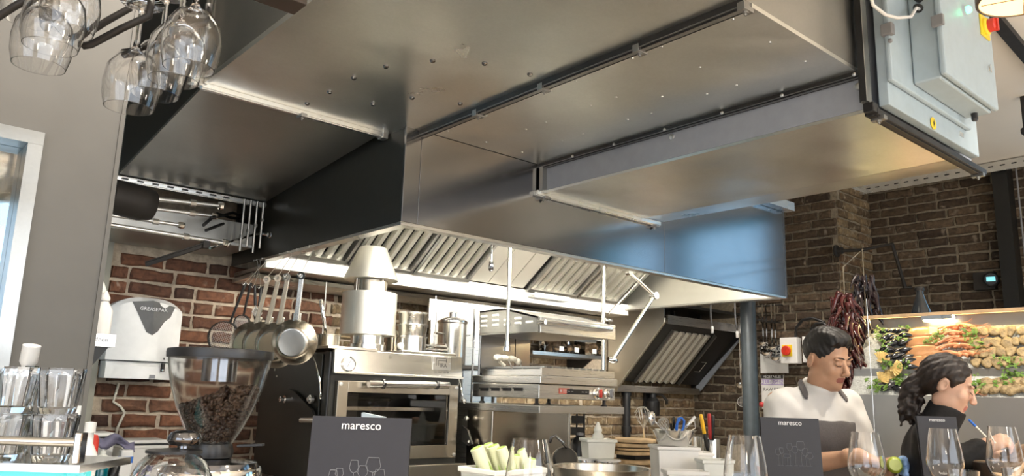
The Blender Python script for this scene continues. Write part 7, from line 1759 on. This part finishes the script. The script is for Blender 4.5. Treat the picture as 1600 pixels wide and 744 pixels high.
# ---------------------------------------------------------------- the chef
def chef():
    yaw = math.radians(-27); XF_ = rotm(yaw)
    hcw = np.array([3.145, 1.615]); hc = np.array([0.0, -.135, 1.588]); R = rotm(math.radians(14), math.radians(20), math.radians(-4))
    off = hcw - (XF_ @ hc)[:2]
    root = thing('person', 'chef in white shirt and grey apron looking down beside the dried chillies', 'person', (off[0], off[1], 0))
    sh = {-1: np.array([-.168, -.045, 1.395]), 1: np.array([.150, -.055, 1.395])}
    el = {-1: np.array([-.225, -.075, 1.135]), 1: np.array([.185, -.125, 1.14])}
    inv = XF_.T; tw = lambda v: inv @ (np.array(v) - np.array([off[0], off[1], 0]))
    wr = {-1: tw(at_d(1338, 714, 2.93)), 1: tw(at_d(1392, 728, 3.0))}
    S = Sculpt((-.42, -.64, 0), (.42, .26, 1.76), .0046)
    # legs, pelvis, torso
    for sx in (-1, 1):
        S.chain([(sx*.10, .02, .92), (sx*.115, .01, .50), (sx*.12, .04, .09)], [.088, .058, .042], .03)
        S.cap((sx*.12, .05, .05), (sx*.13, -.12, .035), .042, .034, .02)
    S.ell((0, .02, .95), (.165, .115, .13), None, .04).ell((0, 0, 1.10), (.150, .105, .16), None, .05).ell((0, -.035, 1.29), (.150, .110, .155), None, .05)
    S.cap((-.125, -.045, 1.395), (.115, -.05, 1.395), .056, .056, .04)
    S.cap((0, -.055, 1.42), (0, -.115, 1.52), .062, .058, .03)
    for sx in (-1, 1):
        S.chain([sh[sx], el[sx]], [.060, .044], .03); S.chain([el[sx], el[sx]*.6 + wr[sx]*.4, wr[sx]], [.043, .042, .027], .015)
    hand(S, wr[-1], wr[1] - wr[-1] + np.array([0.1, -.12, -.01]), (.1, -.3, 1.0), -1, (.55, .6, .65, .7), s=.98)
    hand(S, wr[1], np.array([-.75, -.55, -.12]), (.2, -.5, .8), 1, (.75, .8, .8, .8), s=.98)
    P = head(S, hc, R)
    S.build('body', ['skin_tan', 'lip_tone'], root, XF_, pick_lips(P, R, hc), 1)
    face_bits(root, P, XF_, False)
    # hair: short sides, fuller top swept forward
    Hh = Sculpt(hc - .16, hc + np.array([.16, .16, .17]), .004); q = lambda *v: np.array(hc) + R @ np.array(v)
    Hh.ell(q(0, .016, .036), (.079, .097, .087), R, .01); Hh.ell(q(0, -.030, .096), (.056, .052, .026), R, .025); Hh.ell(q(.0, .0, .10), (.060, .070, .028), R, .03)
    Hh.ell(q(0, -.090, -.022), (.078, .078, .096), R, .008, True)
    for i in range(9): u = (i - 4)/4; Hh.cap(q(u*.050, -.045, .094 - .012*u*u), q(u*.056, -.078 + .016*u*u, .094 - .018*u*u + .006*math.sin(i*2.3)), .011, .005, .008)
    for sx in (-1, 1): Hh.ell(q(sx*.085, .010, -.016), (.034, .030, .038), R, .006, True)
    Hh.ell(q(0, -.010, -.13), (.12, .11, .078), R, .01, True)
    Hh.wave(.0012, 260, 120, 40).wave(.0010, 90, -280, 130)
    Hh.build('hair', ['hair_black'], root, XF_, None, 1)
    # trousers and shoes
    T = Sculpt((-.26, -.22, 0), (.26, .22, 1.06), .008)
    for sx in (-1, 1): T.chain([(sx*.10, .02, .92), (sx*.115, .01, .50), (sx*.12, .04, .06)], [.103, .078, .066], .03)
    T.ell((0, .02, .95), (.180, .130, .14), None, .04); T.plane((0, 0, 1.0), (0, 0, 1)); T.build('trousers', ['trouser_dark'], root, XF_)
    # shirt
    def torso(B, g):
        B.ell((0, .01, 1.0), (.160 + g, .122 + g, .16), None, .05).ell((0, 0, 1.13), (.150 + g, .115 + g, .17), None, .05).ell((0, -.035, 1.29), (.160 + g, .122 + g, .160), None, .05)
        B.cap((-.125, -.045, 1.39), (.115, -.05, 1.39), .064 + g, .064 + g, .045)
        B.cap((0, -.052, 1.43), (0, -.080, 1.475), .074 + g, .068 + g, .03)
    B = Sculpt((-.42, -.34, .84), (.42, .22, 1.56), .0055); torso(B, .006)
    for sx in (-1, 1): B.cap(sh[sx], sh[sx]*.15 + el[sx]*.85, .064, .062, .03)
    for sx in (-1, 1): B.plane(sh[sx]*.25 + el[sx]*.75, el[sx] - sh[sx]) if False else None
    B.plane((0, -.085, 1.488), (0, -.45, 1.0)); B.plane((0, 0, .90), (0, 0, -1))
    B.wave(.0028, 26, 12, 44).wave(.0020, -40, 30, 30, 1.0).wave(.0012, 70, -20, 55)
    B.build('shirt', ['chef_white'], root, XF_)
    # apron: bib and skirt hugging the shirt, neck straps
    A = Sculpt((-.30, -.36, .48), (.30, .24, 1.36), .006); torso(A, .016); A.ell((0, .02, .95), (.20, .15, .16), None, .04); A.cap((-.09, .0, .92), (-.10, 0, .5), .12, .11, .03); A.cap((.09, .0, .92), (.10, 0, .5), .12, .11, .03)
    A.plane((0, 0, 1.318), (0, .1, 1)); A.plane((0, 0, .52), (0, 0, -1)); A.plane((0, -.01, 0), (0, 1, 0)); A.wave(.0015, 60, 20, 18)
    A.plane((.135, 0, 1.318), (1, 0, .42)); A.plane((-.135, 0, 1.318), (-1, 0, .42))
    A.build('apron', ['apron_grey'], root, XF_)
    G = Sculpt((-.22, -.34, 1.26), (.22, .14, 1.56), .005); torso(G, .0150); K = Sculpt((-.22, -.34, 1.26), (.22, .14, 1.56), .005); K.f[:] = .3
    for sx in (-1, 1): K.chain([(sx*.108, -.19, 1.29), (sx*.100, -.155, 1.40), (sx*.082, -.06, 1.49), (sx*.04, .03, 1.50), (0, .05, 1.49)], [.013]*5, .004)
    G.f = np.maximum(G.f, K.f); G.build('apron_strap', ['apron_grey'], root, XF_)
    return root
ch = chef()
# blue cloth glove and lime held by the chef
c = at_d(1398, 727, 2.88)
lm = thing('lime', 'cut lime held in the hands of the chef', 'lime', c - Vector((0, 0, .028)))
plain('lime_skin', (.40, .50, .04), .4); plain('lime_flesh', (.62, .70, .22), .3); plain('glove_blue', (.28, .46, .80), .6)
MB().ball(c, .028, 18, (1, 1, 1.1)).build('fruit', 'lime_skin', lm, smooth='full')
MB().lathe([(.022, 0), (.020, .002), (0, .0022)], c + Vector((-.87, -.45, .1)).normalized()*.0265, 18, (-.87, -.45, .1)).build('cut_face', 'lime_flesh', lm, smooth=True)
g = Sculpt(np.array(c) - .08, np.array(c) + .08, .004); cc = np.array(c) + np.array([.032, -.018, -.004])
g.ell(cc, (.03, .028, .036), None, .01)
for i in range(4): g.cap(cc + np.array([.0, .0, .025 - .017*i]), cc + np.array([-.035, -.022, .028 - .018*i]), .011, .009, .006)
g.wave(.002, 90, 60, 120)
gl = thing('cloth', 'light blue cloth bunched around the lime', 'cloth', (0, 0, 0)); g.build('folds', ['glove_blue'], gl, np.eye(4))

# ---------------------------------------------------------------- the woman writing
def woman():
    hd_ = math.radians(-66); yaw = hd_ + math.radians(90); XF_ = rotm(yaw)
    hcw = np.array(at_d(1480, 600, 2.95)); hc = np.array([0.0, -.075, hcw[2]]); R = rotm(math.radians(-4), math.radians(24), 0)
    off = hcw[:2] - (XF_ @ hc)[:2]; dz = hc[2] - 1.49
    root = thing('person', 'woman in black fleece with dark ponytail writing before the seafood counter', 'person', (off[0], off[1], 0))
    inv = XF_.T; tw = lambda v: inv @ (np.array(v) - np.array([off[0], off[1], 0]))
    sh = {-1: np.array([-.165, .0, 1.30 + dz]), 1: np.array([.165, -.02, 1.30 + dz])}
    el = {-1: tw(at_d(1462, 742, 2.83)), 1: np.array([.23, -.08, 1.05 + dz])}
    wr = {-1: tw(at_d(1531, 701, 2.83)), 1: tw(at_d(1535, 712, 2.98))}
    S = Sculpt((-.36, -.56, 0), (.36, .26, hc[2] + .17), .0046)
    for sx in (-1, 1):
        S.chain([(sx*.09, .02, .88), (sx*.10, .01, .47), (sx*.10, .03, .09)], [.082, .052, .038], .03); S.cap((sx*.10, .04, .045), (sx*.11, -.11, .03), .038, .03, .02)
    S.ell((0, .02, .90), (.165, .115, .13), None, .04).ell((0, .01, 1.04), (.125, .095, .15), None, .05).ell((0, -.01, 1.19 + dz), (.145, .105, .15), None, .05)
    S.cap((-.125, 0, 1.30 + dz), (.125, -.01, 1.30 + dz), .052, .052, .04); S.cap((0, -.02, 1.31 + dz), (0, -.075, 1.425 + dz), .048, .046, .03)
    for sx in (-1, 1): S.chain([sh[sx], el[sx]], [.05, .038], .02); S.chain([el[sx], wr[sx]], [.038, .023], .012)
    t = tw(at_d(1578, 690, 2.80))
    hand(S, wr[-1], t - wr[-1] + np.array([0, 0, .012]), (-.55, .0, .85), -1, (.55, .60, .65, .7), (.35, .5), s=.92)
    hand(S, wr[1], np.array(tw(at_d(1580, 712, 2.95))) - wr[1], (.3, 0, .9), 1, (.35, .4, .45, .5), s=.9)
    P = head(S, hc, R, True, .93)
    S.build('body', ['skin_fair', 'lip_rose'], root, XF_, pick_lips(P, R, hc), 1)
    face_bits(root, P, XF_, True)
    q = lambda *v: np.array(hc) + R @ (np.array(v)*.93)
    Hh = Sculpt(hc + np.array([-.13, -.16, -.34]), hc + np.array([.13, .26, .16]), .0042)
    Hh.ell(q(0, .018, .032), (.074, .090, .083), R, .01); Hh.ell(q(0, .055, .0), (.058, .050, .062), R, .03)
    Hh.ell(q(0, -.092, -.030), (.072, .080, .098), R, .012, True)
    for sx in (-1, 1): Hh.ell(q(sx*.085, .006, -.016), (.030, .026, .034), R, .006, True)
    Hh.ell(q(0, -.03, -.135), (.10, .085, .085), R, .01, True)
    pt = [q(0, .090, -.020), q(0, .108, -.045), q(.0, .112, -.080)]; e_ = [pt[2] + np.array([0, .012, -.035]), pt[2] + np.array([-.012, .016, -.075]), pt[2] + np.array([-.02, .010, -.12])]
    Hh.chain(pt + e_, [.024, .030, .032, .030, .024, .010], .02)
    for i in range(16):
        a = i*2.4; b0 = np.array([.020*math.cos(a), .020*math.sin(a), 0]); u = i/16
        p0 = pt[1]*(1 - u) + e_[1]*u + b0
        Hh.chain([p0, p0 + b0*.7 + np.array([0, 0, -.02]), p0 + b0*.2 + np.array([.006*math.cos(3*a), .006, -.045]), p0 + b0*.9 + np.array([0, 0, -.07])], [.011, .010, .009, .004], .006)
    Hh.wave(.0022, 120, 60, 210).wave(.0016, 40, 230, 120, 1)
    Hh.build('hair', ['hair_brown'], root, XF_, None, 1)
    T = Sculpt((-.24, -.2, 0), (.24, .2, 1.0), .008)
    for sx in (-1, 1): T.chain([(sx*.09, .02, .88), (sx*.10, .01, .47), (sx*.10, .03, .05)], [.095, .068, .056], .03)
    T.ell((0, .02, .90), (.178, .128, .14), None, .04); T.plane((0, 0, .96), (0, 0, 1)); T.build('trousers', ['trouser_dark'], root, XF_)
    B = Sculpt((-.38, -.50, .78), (.38, .24, 1.50 + dz), .0055)
    B.ell((0, .02, .92), (.172, .120, .15), None, .05).ell((0, .01, 1.05), (.145, .108, .17), None, .05).ell((0, -.01, 1.19 + dz), (.155, .112, .15), None, .05)
    B.cap((-.115, 0, 1.29 + dz), (.115, -.01, 1.29 + dz), .060, .060, .045); B.cap((0, -.018, 1.31 + dz), (0, -.066, 1.395 + dz), .068, .063, .02)
    for sx in (-1, 1):
        B.chain([sh[sx], el[sx]], [.066, .056], .03); B.chain([el[sx], el[sx]*.5 + wr[sx]*.5, wr[sx]*.94 + el[sx]*.06], [.055, .050, .040], .015)
    nk = np.array([0, -.44, 1.0]); B.f = np.maximum(B.f, -(.30 - 0)*np.ones(1, np.float32)[0]) if False else B.f
    w = B.win((-.1, -.20, 1.33 + dz), (.1, .1, 1.49 + dz))
    sl, X, Y, Z = w; d = (Y + .066)*(-.44)*.92 + (Z - 1.405 - dz)*.92; B.f[sl] = np.maximum(B.f[sl], d.astype(np.float32))
    B.plane((0, 0, .84), (0, 0, -1)); B.wave(.0025, 30, 18, 42).wave(.0018, -55, 40, 30, 1)
    B.build('fleece', ['fleece_black'], root, XF_)
    return root
wo = woman()
# pen and pad
a, b_ = at_d(1514, 656, 2.79), at_d(1546, 688, 2.80)
pn = thing('pen', 'blue capped ballpoint pen in the hand of the woman', 'pen', b_)
dirp = (b_ - a).normalized()
MB().tube([a + dirp*.03, b_ + dirp*.03], .0036, 10).build('barrel', 'tub_white', pn, smooth=True)
MB().tube([a, a + dirp*.034], [.0042, .0046], 10).build('cap', 'blue_plastic', pn, smooth=True)
p = at_d(1575, 716, 2.86); p.z = 1.1715
pd = thing('note_pad', 'paper pad under the writing hand of the woman', 'notepad', p)
MB().obox(p + Vector((0, 0, .006)), (.9, -.43, 0), (.43, .9, 0), (0,0,1), .05, .07, .006).build('sheets', 'white_plastic', pd)
